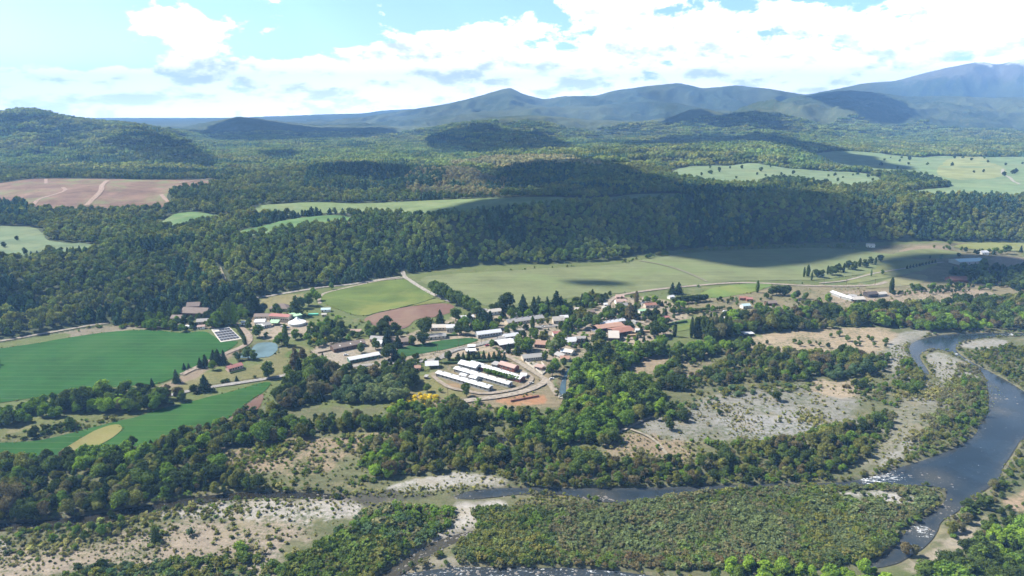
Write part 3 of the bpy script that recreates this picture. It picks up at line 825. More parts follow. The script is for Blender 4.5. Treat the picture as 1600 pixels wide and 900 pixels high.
def sheet(name, P, mat, off, step, kind='structure', attrs=None, flatz=None):
    """a thin sheet draped on the terrain inside outline P"""
    B = dens_poly(P, step)
    x0, y0 = B.min(0); x1, y1 = B.max(0)
    gx, gy = np.meshgrid(np.arange(x0, x1, step), np.arange(y0, y1, step))
    gx = gx.ravel() + rng.uniform(-.2, .2, gx.size) * step; gy = gy.ravel() + rng.uniform(-.2, .2, gy.size) * step
    m = inside(gx, gy, P)
    gx, gy = gx[m], gy[m]
    if len(gx):
        d = sdist(gx, gy, P)
        gx, gy = gx[d > step * 0.4], gy[d > step * 0.4]
    co = [Vector(b) for b in B] + [Vector((a, b)) for a, b in zip(gx, gy)]
    edges = [(i, (i + 1) % len(B)) for i in range(len(B))]
    r = geometry.delaunay_2d_cdt(co, edges, [], 1, 1e-4)
    V = np.array([(v.x, v.y) for v in r[0]])
    Z = (hgt(V[:, 0], V[:, 1]) if flatz is None else np.full(len(V), flatz)) + off
    o = mesh_obj(name, np.column_stack([V, Z]), r[2], mat, smooth=True)
    if attrs:
        for k, fn in attrs.items():
            a = o.data.attributes.new(k, 'FLOAT', 'POINT')
            a.data.foreach_set('value', fn(V[:, 0], V[:, 1]).astype(np.float32))
    tag(o, kind=kind)
    return o


def build_sheets():
    for k, c in FIELD_COL.items():
        kind = k.split('_')[0]
        if kind == 'yellow' or kind == 'dry': kind = 'pasture'
        P = PG[k]
        d = float(P[:, 1].mean())
        # ragged edges
        B = dens_poly(P, 6 if d < 1100 else 15)
        B = B + (np.stack([fbm(B[:, 0], B[:, 1], 20, 3, 1.0), fbm(B[:, 0], B[:, 1], 20, 3, 9.0)], 1) - 0.5) * (5 if d < 1100 else 14)
        off = (0.30 if d < 1100 else 0.9) + 0.012 * list(FIELD_COL).index(k)
        if k in ('dry_patch', 'yellow_field'): off += 0.25
        name = {'crop': 'crop_field', 'plough': 'ploughed_field', 'pasture': 'pasture', 'barley': 'grain_field', 'upland': 'upland_field', 'clearcut': 'cleared_hillside'}[kind]
        sheet(name, B, field_material(name, tuple(q * .80 for q in c), kind), off, 14 if d < 1100 else 22)
    nroad = 0
    for n, c, C, A, B in ROADP:
        far = C[:, 1].mean() > 1100
        off = (0.5 if not far else 1.3) + 0.03 * ROADP.index((n, c, C, A, B)) if False else (0.5 if not far else 1.3) + 0.03 * nroad; nroad += 1
        V = []; F = []
        # resample
        m = diffuse(n, tuple(q * .85 for q in c), 0.95, 0.42, 0.35)
        for i in range(len(C)):
            for q in (A[i], C[i], B[i]):
                V.append((q[0], q[1], float(hgt(np.array([q[0]]), np.array([q[1]]))[0]) + off))
        for i in range(len(C) - 1):
            for j in (0, 1):
                F.append((i * 3 + j, i * 3 + j + 1, i * 3 + j + 4, i * 3 + j + 3))
        o = mesh_obj(n, V, F, m, smooth=True)
        tag(o, kind='structure')
    mr = water_material('river_water', (0.016, 0.026, 0.036), True)
    mb = water_material('brown_water', (0.018, 0.017, 0.012), True)
    mp = water_material('pond_water', (0.10, 0.15, 0.16), False)
    fo = [(at(1490, 552), 9), (at(1508, 562), 9), (at(1372, 747), 11), (at(1355, 749), 9), (at(1390, 743), 9), (at(1440, 828), 7), (at(1580, 522), 10)]
    shl = [(at(560, 778), 40), (at(640, 777), 35), (at(700, 778), 18), (at(940, 776), 12), (at(1470, 790), 18), (at(1440, 830), 14), (at(1545, 620), 12), (at(1560, 640), 12), (at(1540, 600), 10), (at(1460, 745), 14), (at(1450, 570), 10)]
    def fl(L):
        def f(x, y):
            r = np.zeros(x.shape)
            for (a, b), w in L:
                r = np.maximum(r, np.exp(-((x - a) ** 2 + (y - b) ** 2) / (2 * (w * 0.6) ** 2)))
            return r
        return f
    sheet('river', PG['river'], mr, -0.55, 4, attrs={'foam': fl(fo), 'shallow': lambda x, y: np.maximum(fl(shl)(x, y), 0.75 * np.exp(-np.abs(sdist(x, y, PG['river'])) / 2.2))}, flatz=0)
    one = lambda v: (lambda x, y: np.full(x.shape, v))
    sheet('river', PG['rapids'], mr, -0.6, 5, attrs={'foam': one(0.42), 'shallow': one(0.35)}, flatz=0)
    sheet('stream', PG['channel'], mb, -0.55, 4, attrs={'foam': one(0.0), 'shallow': one(0.05)}, flatz=0)
    sheet('stream', PG['brook'], mb, -0.7, 4, attrs={'foam': one(0.1), 'shallow': one(0.8)}, flatz=0)
    sheet('backwater', PG['backwater'], mb, -0.6, 4, attrs={'foam': one(0.0), 'shallow': one(0.0)}, flatz=0)
    sheet('canal', PG['canal'], water_material('canal_water', (0.05, 0.08, 0.10), True), -0.5, 3, attrs={'foam': one(0.1), 'shallow': one(0)}, flatz=0)
    sheet('pond', PG['pond'], mp, -0.5, 4, attrs={'foam': one(-0.5), 'shallow': one(0)}, flatz=0)


build_sheets()
# ------------------------------------------------------------------ village
NOGO_HOUSE = []
R_WHITE = (.60, .61, .63); R_GREY = (.33, .32, .31); R_BROWN = (.22, .175, .15); R_ORANGE = (.38, .23, .17); R_RED = (.36, .16, .14)
R_RUST = (.30, .15, .11); R_PALE = (.52, .48, .43); R_DARK = (.10, .085, .08); R_GREEN = (.35, .55, .35); R_PINK = (.42, .30, .26); R_BLUE = (.45, .58, .62)
W_WHITE = (.72, .70, .66); W_CREAM = (.52, .45, .35); W_BROWN = (.14, .09, .065); W_GREY = (.36, .36, .35); W_RED = (.26, .10, .08); W_GREEN = (.10, .19, .14); W_DARK = (.07, .06, .055); W_PINK = (.50, .34, .28)


def box(V, F, x0, x1, y0, y1, z0, z1):
    b = len(V)
    V += [(x0, y0, z0), (x1, y0, z0), (x1, y1, z0), (x0, y1, z0), (x0, y0, z1), (x1, y0, z1), (x1, y1, z1), (x0, y1, z1)]
    F += [(b, b + 3, b + 2, b + 1), (b + 4, b + 5, b + 6, b + 7), (b, b + 1, b + 5, b + 4), (b + 1, b + 2, b + 6, b + 5), (b + 2, b + 3, b + 7, b + 6), (b + 3, b, b + 4, b + 7)]


def slab(V, F, a, b, c, d, t):
    """thick sheet with corners a b c d (top), thickness t"""
    k = len(V)
    V += [a, b, c, d] + [(p[0], p[1], p[2] - t) for p in (a, b, c, d)]
    F += [(k, k + 1, k + 2, k + 3), (k + 7, k + 6, k + 5, k + 4), (k, k + 4, k + 5, k + 1), (k + 1, k + 5, k + 6, k + 2), (k + 2, k + 6, k + 7, k + 3), (k + 3, k + 7, k + 4, k)]


def roof_mat(c):
    key = ('sheet_roof', c)
    if key in MATS: return MATS[key]
    m = bpy.data.materials.new('sheet_roof'); m.use_nodes = True
    t = NT(m.node_tree)
    tc = t.n('ShaderNodeTexCoord').outputs['Object']
    n = t.noise(tc, .35, 5, .65); n2 = t.noise(tc, 2.2, 4, .7)
    w = t.n('ShaderNodeTexWave', wave_type='BANDS', bands_direction='X'); t.put(w.inputs['Vector'], tc); w.inputs['Scale'].default_value = .9; w.inputs['Distortion'].default_value = .3
    f = t.m('ADD', t.m('ADD', .70, t.m('MULTIPLY', n, .38)), t.m('ADD', t.m('MULTIPLY', n2, .14), t.m('MULTIPLY', w.outputs['Fac'], .07)))
    sc = t.n('ShaderNodeVectorMath', operation='SCALE'); t.put(sc.inputs[0], c); t.put(sc.inputs['Scale'], f)
    rust = t.mix(t.m('MULTIPLY', t.ramp(n, .55, .75), .35), sc.outputs[0], (.22, .15, .11, 1))
    p = t.n('ShaderNodeBsdfPrincipled', ins={'Base Color': rust, 'Roughness': .55 if c == R_WHITE else .8, 'Specular IOR Level': .3})
    out = t.n('ShaderNodeOutputMaterial'); t.nt.links.new(p.outputs[0], out.inputs[0])
    MATS[key] = m
    return m


def wall_mat(c): return diffuse('render_wall', c, .9, .10, .6)


M_PANE = diffuse('window_pane', (.035, .04, .05), .15, .1, 1, spec=.6)
M_WOOD = diffuse('timber', (.13, .09, .06), .9, .2, 1)
M_METAL = diffuse('grey_metal', (.35, .36, .37), .5, .1, 1, metal=.4)


def house(p1, p2, w, h, roof, wall, label, cat='house', style='gable', win=3, door=True, rise=.22, over=.5, open_=False, dorm=0, name=None, chim=False, gw=None):
    a = np.array(at(*p1)); b = np.array(at(*p2))
    z = float(hgt(a[:1], a[1:])[0])
    L = float(np.hypot(*(b - a))); ang = math.atan2(b[1] - a[1], b[0] - a[0])
    nm = name or {'house': 'house', 'shed': 'shed', 'barn': 'barn', 'hall': 'hall'}.get(cat, cat.replace(' ', '_'))
    e = empty(nm, (a[0], a[1], z), ang)
    tag(e, label, cat)
    ux = np.array([math.cos(ang), math.sin(ang)]); uy = np.array([-ux[1], ux[0]])
    NOGO_HOUSE.append(np.array([a - ux - uy * 1.5, a + ux * (L + 1) - uy * 1.5, a + ux * (L + 1) + uy * (w + 1), a - ux + uy * (w + 1)]))
    # visual correction: photo rooflines sit at the front eave
    V = []; F = []
    rz = w * rise
    if open_:
        n = max(2, int(L / 5))
        for i in range(n + 1):
            for yy in (.15, w - .35):
                x = .1 + (L - .4) * i / n
                pv = []; pf = []; box(pv, pf, x, x + .25, yy, yy + .25, -.3, h - .01); mesh_obj('post', pv, pf, M_WOOD, e)
        box(V, F, 0, L, w - .1, w + .05, -.3, h)
    else:
        if style == 'gable':
            k = 0
            V += [(0, 0, -.5), (L, 0, -.5), (L, w, -.5), (0, w, -.5), (0, 0, h), (L, 0, h), (L, w, h), (0, w, h), (0, w / 2, h + rz - .05), (L, w / 2, h + rz - .05)]
            F += [(0, 1, 5, 4), (2, 3, 7, 6), (1, 2, 6, 9, 5), (3, 0, 4, 8, 7), (4, 5, 9, 8), (6, 7, 8, 9)]
        elif style == 'lean':
            V += [(0, 0, -.5), (L, 0, -.5), (L, w, -.5), (0, w, -.5), (0, 0, h), (L, 0, h), (L, w, h + rz), (0, w, h + rz)]
            F += [(0, 1, 5, 4), (2, 3, 7, 6), (1, 2, 6, 5), (3, 0, 4, 7), (4, 5, 6, 7)]
        else:
            box(V, F, 0, L, 0, w, -.5, h)
    mesh_obj('wall', V, F, wall_mat(wall), e)
    V = []; F = []; o = over; t = .16
    dz = o * rz / (w / 2)
    if style == 'gable':
        slab(V, F, (-o, -o, h - dz + .12), (L + o, -o, h - dz + .12), (L + o, w / 2, h + rz + .12), (-o, w / 2, h + rz + .12), t)
        slab(V, F, (-o, w / 2 + .002, h + rz + .12), (L + o, w / 2 + .002, h + rz + .12), (L + o, w + o, h - dz + .12), (-o, w + o, h - dz + .12), t)
    elif style == 'hip':
        q = min(w / 2, L / 2.2)
        k = 0
        V += [(-o, -o, h), (L + o, -o, h), (L + o, w + o, h), (-o, w + o, h), (q, w / 2, h + rz * 1.5), (L - q, w / 2, h + rz * 1.5)]
        F += [(0, 1, 5, 4), (1, 2, 5), (2, 3, 4, 5), (3, 0, 4), (3, 2, 1, 0)]
    elif style == 'lean':
        slab(V, F, (-o, -o, h + .14), (L + o, -o, h + .14), (L + o, w + o, h + rz + .14), (-o, w + o, h + rz + .14), t)
    else:
        box(V, F, -o, L + o, -o, w + o, h + .003, h + .22)
    rf = mesh_obj('roof', V, F, roof_mat(roof), e)
    if chim:
        V = []; F = []; box(V, F, L * .3, L * .3 + .8, w * .55, w * .55 + .8, h + rz * .6, h + rz + 1.2)
        mesh_obj('chimney', V, F, wall_mat(W_RED), rf)
    if not open_:
        for i in range(win):
            V = []; F = []; x = L * (i + .5 + (.25 if door else 0)) / (win + (.5 if door else 0)) - .7
            ww = gw or 1.4
            zz = h * .38
            box(V, F, x, x + ww, -.06, .05, zz, zz + min(1.3, h * .42))
            wd = mesh_obj('window', V, F, M_PANE, e)
            if L < 22:
                V = []; F = []
                box(V, F, x - .15, x + ww + .15, -.045, .04, zz - .15, zz + min(1.3, h * .42) + .15)
                mesh_obj('frame', V, F, wall_mat(W_WHITE), wd)
        if L > 30 and cat == 'shed':
            for i in range(6):
                V = []; F = []; x = L * (i + .5) / 6; box(V, F, x, x + 1.6, w / 2 - .4, w / 2 + .4, h + rz - .05, h + rz + .75)
                mesh_obj('ridge_vent', V, F, roof_mat(R_GREY), rf)
        if door:
            V = []; F = []; box(V, F, .7, 1.9, -.07, .05, 0, min(2.2, h * .8))
            mesh_obj('door', V, F, M_WOOD, e)
        if L > 16:      # gable end door
            V = []; F = []; box(V, F, L - .05, L + .08, w * .35, w * .65, 0, min(2.8, h * .85))
            mesh_obj('door', V, F, M_WOOD, e)
    for i in range(dorm):
        V = []; F = []; x = L * (i + .6) / dorm
        slab(V, F, (x, w * .12, h + rz * .24 + .22), (x + 1.2, w * .12, h + rz * .24 + .22), (x + 1.2, w * .30, h + rz * .60 + .22), (x, w * .30, h + rz * .60 + .22), .05)
        mesh_obj('skylight', V, F, wall_mat(W_WHITE), rf)
    return e


H = house
# ---- the livestock sheds and the yard round them
H((681, 588), (763, 612), 6.2, 3.2, R_WHITE, W_GREY, 'nearest of the long white-roofed sheds, standing alone at the yard edge', 'shed', win=12, rise=.16)
H((709, 581), (794, 606), 6.2, 3.2, R_WHITE, W_GREY, 'middle long white-roofed shed between small white houses and clipped trees', 'shed', win=12, rise=.16)
H((733, 573), (812, 598), 7.2, 3.4, R_WHITE, W_RED, 'farthest long white-roofed shed with a brick-red end wall', 'shed', win=8, rise=.18)
H((716, 574), (743, 581), 9, 3.8, R_WHITE, W_GREY, 'short wide white-roofed shed squeezed between two long sheds', 'shed', win=2)
H((718, 590), (727, 592.5), 4.5, 2.8, R_WHITE, W_WHITE, 'smaller white house between the nearest and middle long sheds', win=1)
H((733, 594), (743, 596.5), 5, 3.0, R_WHITE, W_WHITE, 'white gabled house between the nearest and middle long sheds', win=2)
H((779, 575), (803, 582), 7.5, 4.0, R_PINK, W_RED, 'dark red walled shed with a dull pink roof behind the farthest long shed', 'shed', win=3)
H((768, 573), (776, 575), 5, 2.6, R_GREY, W_GREY, 'little grey hut left of the dark red walled shed', 'hut', win=0, style='lean')
H((665, 577), (685, 576), 9, 3.4, R_WHITE, W_DARK, 'white-roofed barn with a dark open front west of the long sheds', 'barn', open_=True, rise=.28)
H((648, 580), (657, 579.5), 6, 3, R_ORANGE, W_PINK, 'small orange-roofed house left of the white-roofed barn', win=1)
H((813, 590), (822, 591), 5, 2.6, R_WHITE, W_WHITE, 'small white hut at the eastern end of the farthest long shed', 'hut', win=1)
H((835, 577), (846, 579), 7, 2.6, R_PINK, W_PINK, 'flat pink building standing inside the pale walled yard', 'house', style='flat', win=1)
H((663, 592), (667, 592.5), 3, 2, R_GREY, W_BROWN, 'tiny animal shelter on the grass west of the nearest shed', 'shelter', style='lean', win=0, door=False)
H((818, 565), (848, 562), 9, 3.2, R_GREY, W_CREAM, 'long grey-brown roofed building north of the farm road junction', 'house', win=8)
H((866, 558), (877, 562.5), 8, 3, R_GREY, W_CREAM, 'grey-roofed house west of the orange-roofed one near the canal', win=2)
H((875, 565), (889, 565.5), 7, 3, R_ORANGE, W_CREAM, 'orange-roofed house near the head of the canal', win=2)
H((877, 553), (893, 556), 8, 3, R_PALE, W_WHITE, 'pale-roofed white house north of the orange-roofed one near the canal', win=3)
# ---- west: halls, barns and houses by the crop strip
H((781, 546), (806, 542), 14, 4.4, R_WHITE, W_DARK, 'biggest white hall with a broad low roof and dark open front', 'hall', open_=True, rise=.13)
H((789, 532), (811, 529), 8, 3.6, R_WHITE, W_WHITE, 'white-roofed hall just behind the biggest white hall', 'hall', win=3)
H((781, 535.5), (790, 534), 7, 3.2, R_GREY, W_GREY, 'small grey building touching the second white hall', 'house', win=1)
H((747, 529), (784, 524), 9, 4.0, R_WHITE, W_BLUE if 'W_BLUE' in globals() else W_GREY, 'long white pitched hall north of the crop strip tip', 'hall', win=8)
H((794, 509), (850, 501), 10, 3.4, R_GREY, W_CREAM, 'very long low grey-roofed shed in the north of the village', 'shed', win=12)
H((765, 493), (784, 490.5), 9, 3.8, R_PALE, W_WHITE, 'pale-roofed house beside the grain field edge', win=3)
H((801, 496.5), (811, 496), 6, 3, R_WHITE, W_WHITE, 'small white-roofed house behind the very long grey shed', win=1)
H((698, 519.5), (712, 519), 9, 5.2, R_WHITE, W_WHITE, 'white two-storey house beside the large dark trees', win=4)
H((673, 517), (697, 516.5), 9, 3.6, R_PALE, W_CREAM, 'pale low building left of the white two-storey house', win=4)
H((717, 501), (741, 499), 7, 3, R_WHITE, W_WHITE, 'half hidden white-roofed house behind the dark conifers', win=3)
H((748, 489.5), (760, 490), 7, 3.2, R_GREY, W_CREAM, 'grey-roofed house at the lower end of the slanting tree row', win=1)
H((731, 547), (742, 547), 6, 3.4, R_WHITE, W_DARK, 'open white carport on the gravel by the crop strip', 'carport', open_=True, style='flat')
H((729, 554.5), (744, 553.5), 7, 3.4, R_WHITE, W_DARK, 'lower white canopy just above the conifer row', 'canopy', open_=True, style='flat')
H((865, 526), (876, 525.5), 6, 3.4, R_RED, W_WHITE, 'white house with a bright red roof in the village centre', win=2)
H((835, 543), (853, 544), 10, 3.6, R_ORANGE, W_BROWN, 'orange-roofed house with dark walls among green trees', win=3)
H((865, 506), (882, 505), 8, 3.6, R_PALE, W_CREAM, 'pale gabled house west of the village square', win=2, rise=.4)
H((876, 500.5), (888, 500), 7, 3.2, R_WHITE, W_WHITE, 'white house behind the pale gabled one', win=2)
H((884, 540), (900, 538), 9, 3.4, R_WHITE, W_WHITE, 'bright white roof left of the grey one south of the main road', win=2)
H((889, 537), (901, 536), 8, 3.4, R_WHITE, W_GREY, 'white-roofed store behind the bright white roof', 'shed', win=2)
H((901, 534), (916, 533.5), 6, 3.4, R_GREY, W_RED, 'grey-roofed brick shed south of the main road', 'shed', win=2)
H((876, 554), (892, 555), 5, 3, R_WHITE, W_CREAM, 'white roof above the orange-roofed house by the canal', win=2)
# ---- centre: sawmill with orange roofs
H((938, 512.5), (977, 506), 7, 4, R_WHITE, W_CREAM, 'long thin white-roofed shed behind the orange sawmill roofs', 'shed', win=6)
H((935, 520), (975, 514.5), 13, 4.2, R_ORANGE, W_DARK, 'wide light orange sawmill roof next to the thin white shed', 'sawmill', open_=True, rise=.12)
H((963, 527), (991, 522), 16, 4.4, R_RUST, W_DARK, 'reddish-brown sawmill roof in front of the light orange one', 'sawmill', open_=True, rise=.12)
H((951, 533.5), (967, 534), 18, 4, R_PALE, W_DARK, 'pale gabled barn at the left of the reddish sawmill roof', 'barn', win=0, rise=.25)
H((993, 520), (1002, 520), 5, 2.8, R_WHITE, W_WHITE, 'small white hut right of the sawmill roofs', 'hut', win=1)
H((986, 504), (993, 507), 3, 2.8, R_GREY, W_GREY, 'grey lorry-sized container on the road above the sawmill', 'container', style='flat', win=0, door=False, over=.02)
H((1034, 502), (1046, 502), 8, 3.2, R_RED, W_WHITE, 'red-roofed white house inside the hedged yard', win=2)
H((963, 468), (975, 468), 8, 3.4, R_PINK, W_PINK, 'pink-roofed house highest in the upper village', win=2)
H((963, 476), (979, 475.5), 9, 3.6, R_PINK, W_WHITE, 'pinkish-roofed house below the highest one in the upper village', win=3)
H((968, 484), (981, 483.5), 9, 3.8, R_GREY, W_PINK, 'grey gabled house with pink walls in the upper village', win=2, rise=.35)
H((944, 479.5), (949, 479.5), 5, 3, R_WHITE, W_WHITE, 'tiny white house between trees in the upper village', win=1)
H((941, 485), (949, 485), 6, 3, R_PALE, W_WHITE, 'tiny pale house in front of the tiny white one', win=1)
H((1009, 481.5), (1026, 480.5), 8, 3.4, R_RUST, W_CREAM, 'reddish-roofed house east of the thin brown poplar', win=3)
H((1003, 478), (1010, 477.5), 5, 3, R_PALE, W_WHITE, 'pale shed left of the reddish-roofed house', 'shed', win=1)
H((1047, 468), (1054, 467), 6, 3, R_WHITE, W_WHITE, 'white cottage beside the dark clipped tree block', 'cottage', win=1)
H((899, 488), (909, 487.5), 7, 3.2, R_PALE, W_CREAM, 'tan-roofed house north of the village square', win=1)
H((910, 467.5), (917, 467), 6, 3, R_PALE, W_CREAM, 'lone pale house at the grain field corner of the upper village', win=1)
H((920, 492), (930, 491), 7, 3, R_BROWN, W_CREAM, 'brown-roofed house under the trees north of the square', win=1)
H((1000, 490), (1010, 489), 6, 3, R_GREEN, W_WHITE, 'small house with a pale green roof in the upper village', win=1)
# ---- east
H((1129, 505), (1146, 505), 10, 3.6, R_WHITE, W_WHITE, 'white-roofed farmhouse group beside the poplar stand', win=3)
H((1140, 501), (1151, 500.5), 6, 3.4, R_PALE, W_WHITE, 'pale annexe behind the white-roofed farmhouse', win=1)
H((1129, 491), (1149, 494.5), 5, 3, R_WHITE, W_GREY, 'narrow white tunnel-like shed above the white-roofed farmhouse', 'shed', win=0)
H((1161, 482.5), (1173, 481.5), 7, 3.4, R_BLUE, W_WHITE, 'pale bluish-roofed house in the eastern gardens', win=1)
H((1197, 487), (1205, 486.5), 6, 3.8, R_PALE, W_WHITE, 'white house right of the bluish-roofed one', win=1)
H((1200, 478), (1214, 477), 8, 3.2, R_BROWN, W_BROWN, 'brown-roofed farmhouse at the edge of the ploughed plot', win=1)
H((1156, 469), (1168, 469.5), 6, 3, R_RUST, W_RED, 'rusty red shed left in the farmyard by the flowering meadow', 'shed', win=0)
H((1167, 471), (1176, 471), 6, 3, R_RED, W_RED, 'smaller red shed right in the farmyard by the flowering meadow', 'shed', win=0)
H((1297, 460), (1312, 465.5), 7, 3.4, R_WHITE, W_GREY, 'upper white barn roof of the angled pair in the bare yard', 'barn', win=0)
H((1312, 466), (1330, 471), 7, 3.4, R_WHITE, W_GREY, 'lower white barn roof of the angled pair in the bare yard', 'barn', win=0)
H((1326, 466), (1338, 467), 6, 3.2, R_GREY, W_DARK, 'grey lean-to behind the angled white barns', 'shed', win=0)
H((1333, 472), (1352, 471), 10, 3, R_PALE, W_DARK, 'tan open-fronted barn in the bare yard', 'barn', open_=True)
H((1357, 465), (1372, 464), 10, 4, R_DARK, W_DARK, 'dark-roofed barn right of the tan one in the bare yard', 'barn', win=0)
H((1372, 464), (1386, 462.5), 8, 3.2, R_PALE, W_GREY, 'pale low barn touching the dark-roofed barn', 'barn', win=0)
H((1487, 441.5), (1514, 441), 14, 3.6, R_RUST, W_RED, 'dark red-roofed barn in the shaded eastern farm', 'barn', win=0)
H((1517, 434.5), (1528, 434), 9, 3.4, R_PINK, W_CREAM, 'pinkish-roofed house behind the dark red barn', win=1)
H((1499, 414.5), (1539, 412.5), 20, 5, R_BLUE, W_GREY, 'large pale blue-grey shed in the shaded eastern farm', 'shed', win=4, rise=.12)
H((1535, 398), (1545, 397.5), 10, 3.4, R_WHITE, W_WHITE, 'far small white-roofed house at the eastern farm track', win=1)
H((1355, 386.5), (1367, 387), 10, 3.6, R_PALE, W_WHITE, 'lone pale-roofed house at the shaded foot of the wooded hill', win=1)
H((1163, 526), (1178, 525), 7, 2.6, R_WHITE, W_DARK, 'flat white-roofed shelter on the edge of the sandy pasture', 'shelter', style='flat', open_=True)
# ---- school, mansion and pond
H((421, 502), (451, 504), 10, 6.2, R_RED, W_CREAM, 'two-storey school with a pinkish-red roof beside the white marquee', 'school', win=10, rise=.15)
H((452, 497), (460, 502), 9, 5.6, R_GREEN, W_BLUE if 'W_BLUE' in globals() else W_GREEN, 'teal side wing at the right end of the red-roofed school', 'annexe', win=1, style='flat')
H((421, 509), (434, 509), 7, 3, R_GREEN, W_CREAM, 'pale green canopy roof in front of the school', 'canopy', open_=True, style='lean')
H((398, 509), (414, 508.5), 9, 4, R_WHITE, W_WHITE, 'white-roofed building with a stepped roof left of the school', 'house', win=3)
H((400, 514), (413, 513.5), 4.5, 3, R_WHITE, W_WHITE, 'lower white lean-to in front of the stepped white roof', 'lean_to', win=2, style='lean', name='annexe')
H((413, 513), (424, 511), 8, 3.2, R_GREY, W_GREY, 'grey-roofed hut between the white and pale green roofs', 'hut', win=1)
H((397, 500), (420, 499.5), 9, 4, R_BROWN, W_CREAM, 'brown-roofed block behind the stepped white roof', 'house', win=3)
H((421, 487), (450, 487), 13, 3.6, R_BROWN, W_CREAM, 'round-cornered brown roof highest behind the school', 'house', style='hip', win=3)
H((377, 508), (383, 508), 5, 3, R_WHITE, W_WHITE, 'little white kiosk at the road bend above the pond', 'kiosk', win=1)
H((267, 504), (285, 504), 10, 5, R_BROWN, W_CREAM, 'left wing of the old mansion with pale walls', 'mansion', win=4)
H((283, 495), (322, 496.5), 13, 5, R_BROWN, W_BROWN, 'main block of the old mansion with a big brown roof', 'mansion', win=6, rise=.35)
H((292, 486), (312, 486), 10, 5.4, R_BROWN, W_BROWN, 'rear block of the old mansion against the wood', 'mansion', win=2, rise=.35)
H((307, 508), (326, 507), 9, 3.6, R_GREY, W_CREAM, 'grey-roofed wing in front of the old mansion', 'mansion', win=2)
H((309, 515), (320, 514), 5, 3, R_PINK, W_WHITE, 'small pinkish house in front of the grey-roofed wing', 'cottage', win=1)
H((247, 508), (259, 507), 6, 3, R_PINK, W_CREAM, 'small pink-roofed house left of the mansion', 'cottage', win=1)
H((290, 514), (295, 514), 4, 2.8, R_WHITE, W_WHITE, 'tiny white hut below the mansion among trees', 'hut', win=0)
H((358, 581.5), (380, 575.5), 7, 3.2, R_RED, W_PINK, 'red-roofed cottage alone on the lawn south of the pond', 'cottage', win=5, chim=True)
# ---- barns by the gravel yard
H((522, 551), (571, 541), 10, 3.8, R_BROWN, W_BROWN, 'long brown-roofed barn with skylights beside the gravel yard', 'barn', win=6, dorm=3, rise=.24)
H((547, 568), (594, 559), 8, 3.2, R_WHITE, W_GREEN, 'long white-roofed shed with green walls', 'shed', win=7, rise=.16)
H((607, 541), (641, 538.5), 10, 3.6, R_BROWN, W_BROWN, 'long brown-roofed stable north of the crop strip', 'stable', win=6)
H((578, 535), (598, 536), 9, 3.6, R_GREY, W_CREAM, 'grey-roofed house left of the long brown stable', win=2)
H((584, 541), (596, 542), 6, 3.4, R_WHITE, W_WHITE, 'white-gabled house in front of the grey-roofed one', win=2, rise=.4)
H((652, 533), (697, 529), 8, 3.2, R_GREY, W_CREAM, 'long grey low block right of the brown stable', 'shed', win=7)
H((548, 522), (564, 521.5), 6, 2.8, R_PINK, W_CREAM, 'small reddish-roofed house among the gardens', win=2)
H((502, 488), (516, 487.5), 6, 3, R_BLUE, W_WHITE, 'small house with a pale blue roof by the round pasture', win=1)
H((503, 495), (510, 494.5), 4, 2.6, R_PALE, W_CREAM, 'garden hut below the pale blue roof', 'hut', win=0)
H((481, 493.5), (497, 493), 3.5, 1.6, (.12, .50, .38), (.12, .45, .35), 'low teal netting tunnel in the school gardens', 'tunnel', style='flat', win=0, door=False, over=.05)


def marquee():
    x, y = at(464.5, 507)
    e = empty('marquee', (x, y, 0)); tag(e, 'white peaked marquee with a round skirt beside the school', 'tent')
    n = 16; V = []; F = []
    Rr = 9.2
    prof = [(Rr, 0), (Rr, 2.6), (Rr * 1.02, 2.9), (Rr * .62, 4.4), (Rr * .28, 6.2), (Rr * .06, 8.4), (0.01, 8.7)]
    for r_, z in prof:
        for i in range(n):
            a = i / n * 2 * math.pi; q = r_ * (1 - .05 * (i % 2) * (z > 3))
            V.append((math.cos(a) * q, math.sin(a) * q, z))
    for k in range(2, len(prof) - 1):
        for i in range(n):
            F.append((k * n + i, k * n + (i + 1) % n, (k + 1) * n + (i + 1) % n, (k + 1) * n + i))
    mesh_obj('canopy', V, F, roof_mat((.85, .85, .84)), e)
    F = [(i, (i + 1) % n, n + (i + 1) % n, n + i) for i in range(n)]
    mesh_obj('skirt', [(v[0] * .97, v[1] * .97, v[2]) for v in V[:2 * n]], F, wall_mat((.6, .6, .58)), e)
    V = []; F = []; box(V, F, -.12, .12, -.12, .12, 0, 8.6); mesh_obj('pole', V, F, M_METAL, e)
    NOGO_HOUSE.append(np.array([(x - 10, y - 10), (x + 10, y - 10), (x + 10, y + 10), (x - 10, y + 10)]))


marquee()


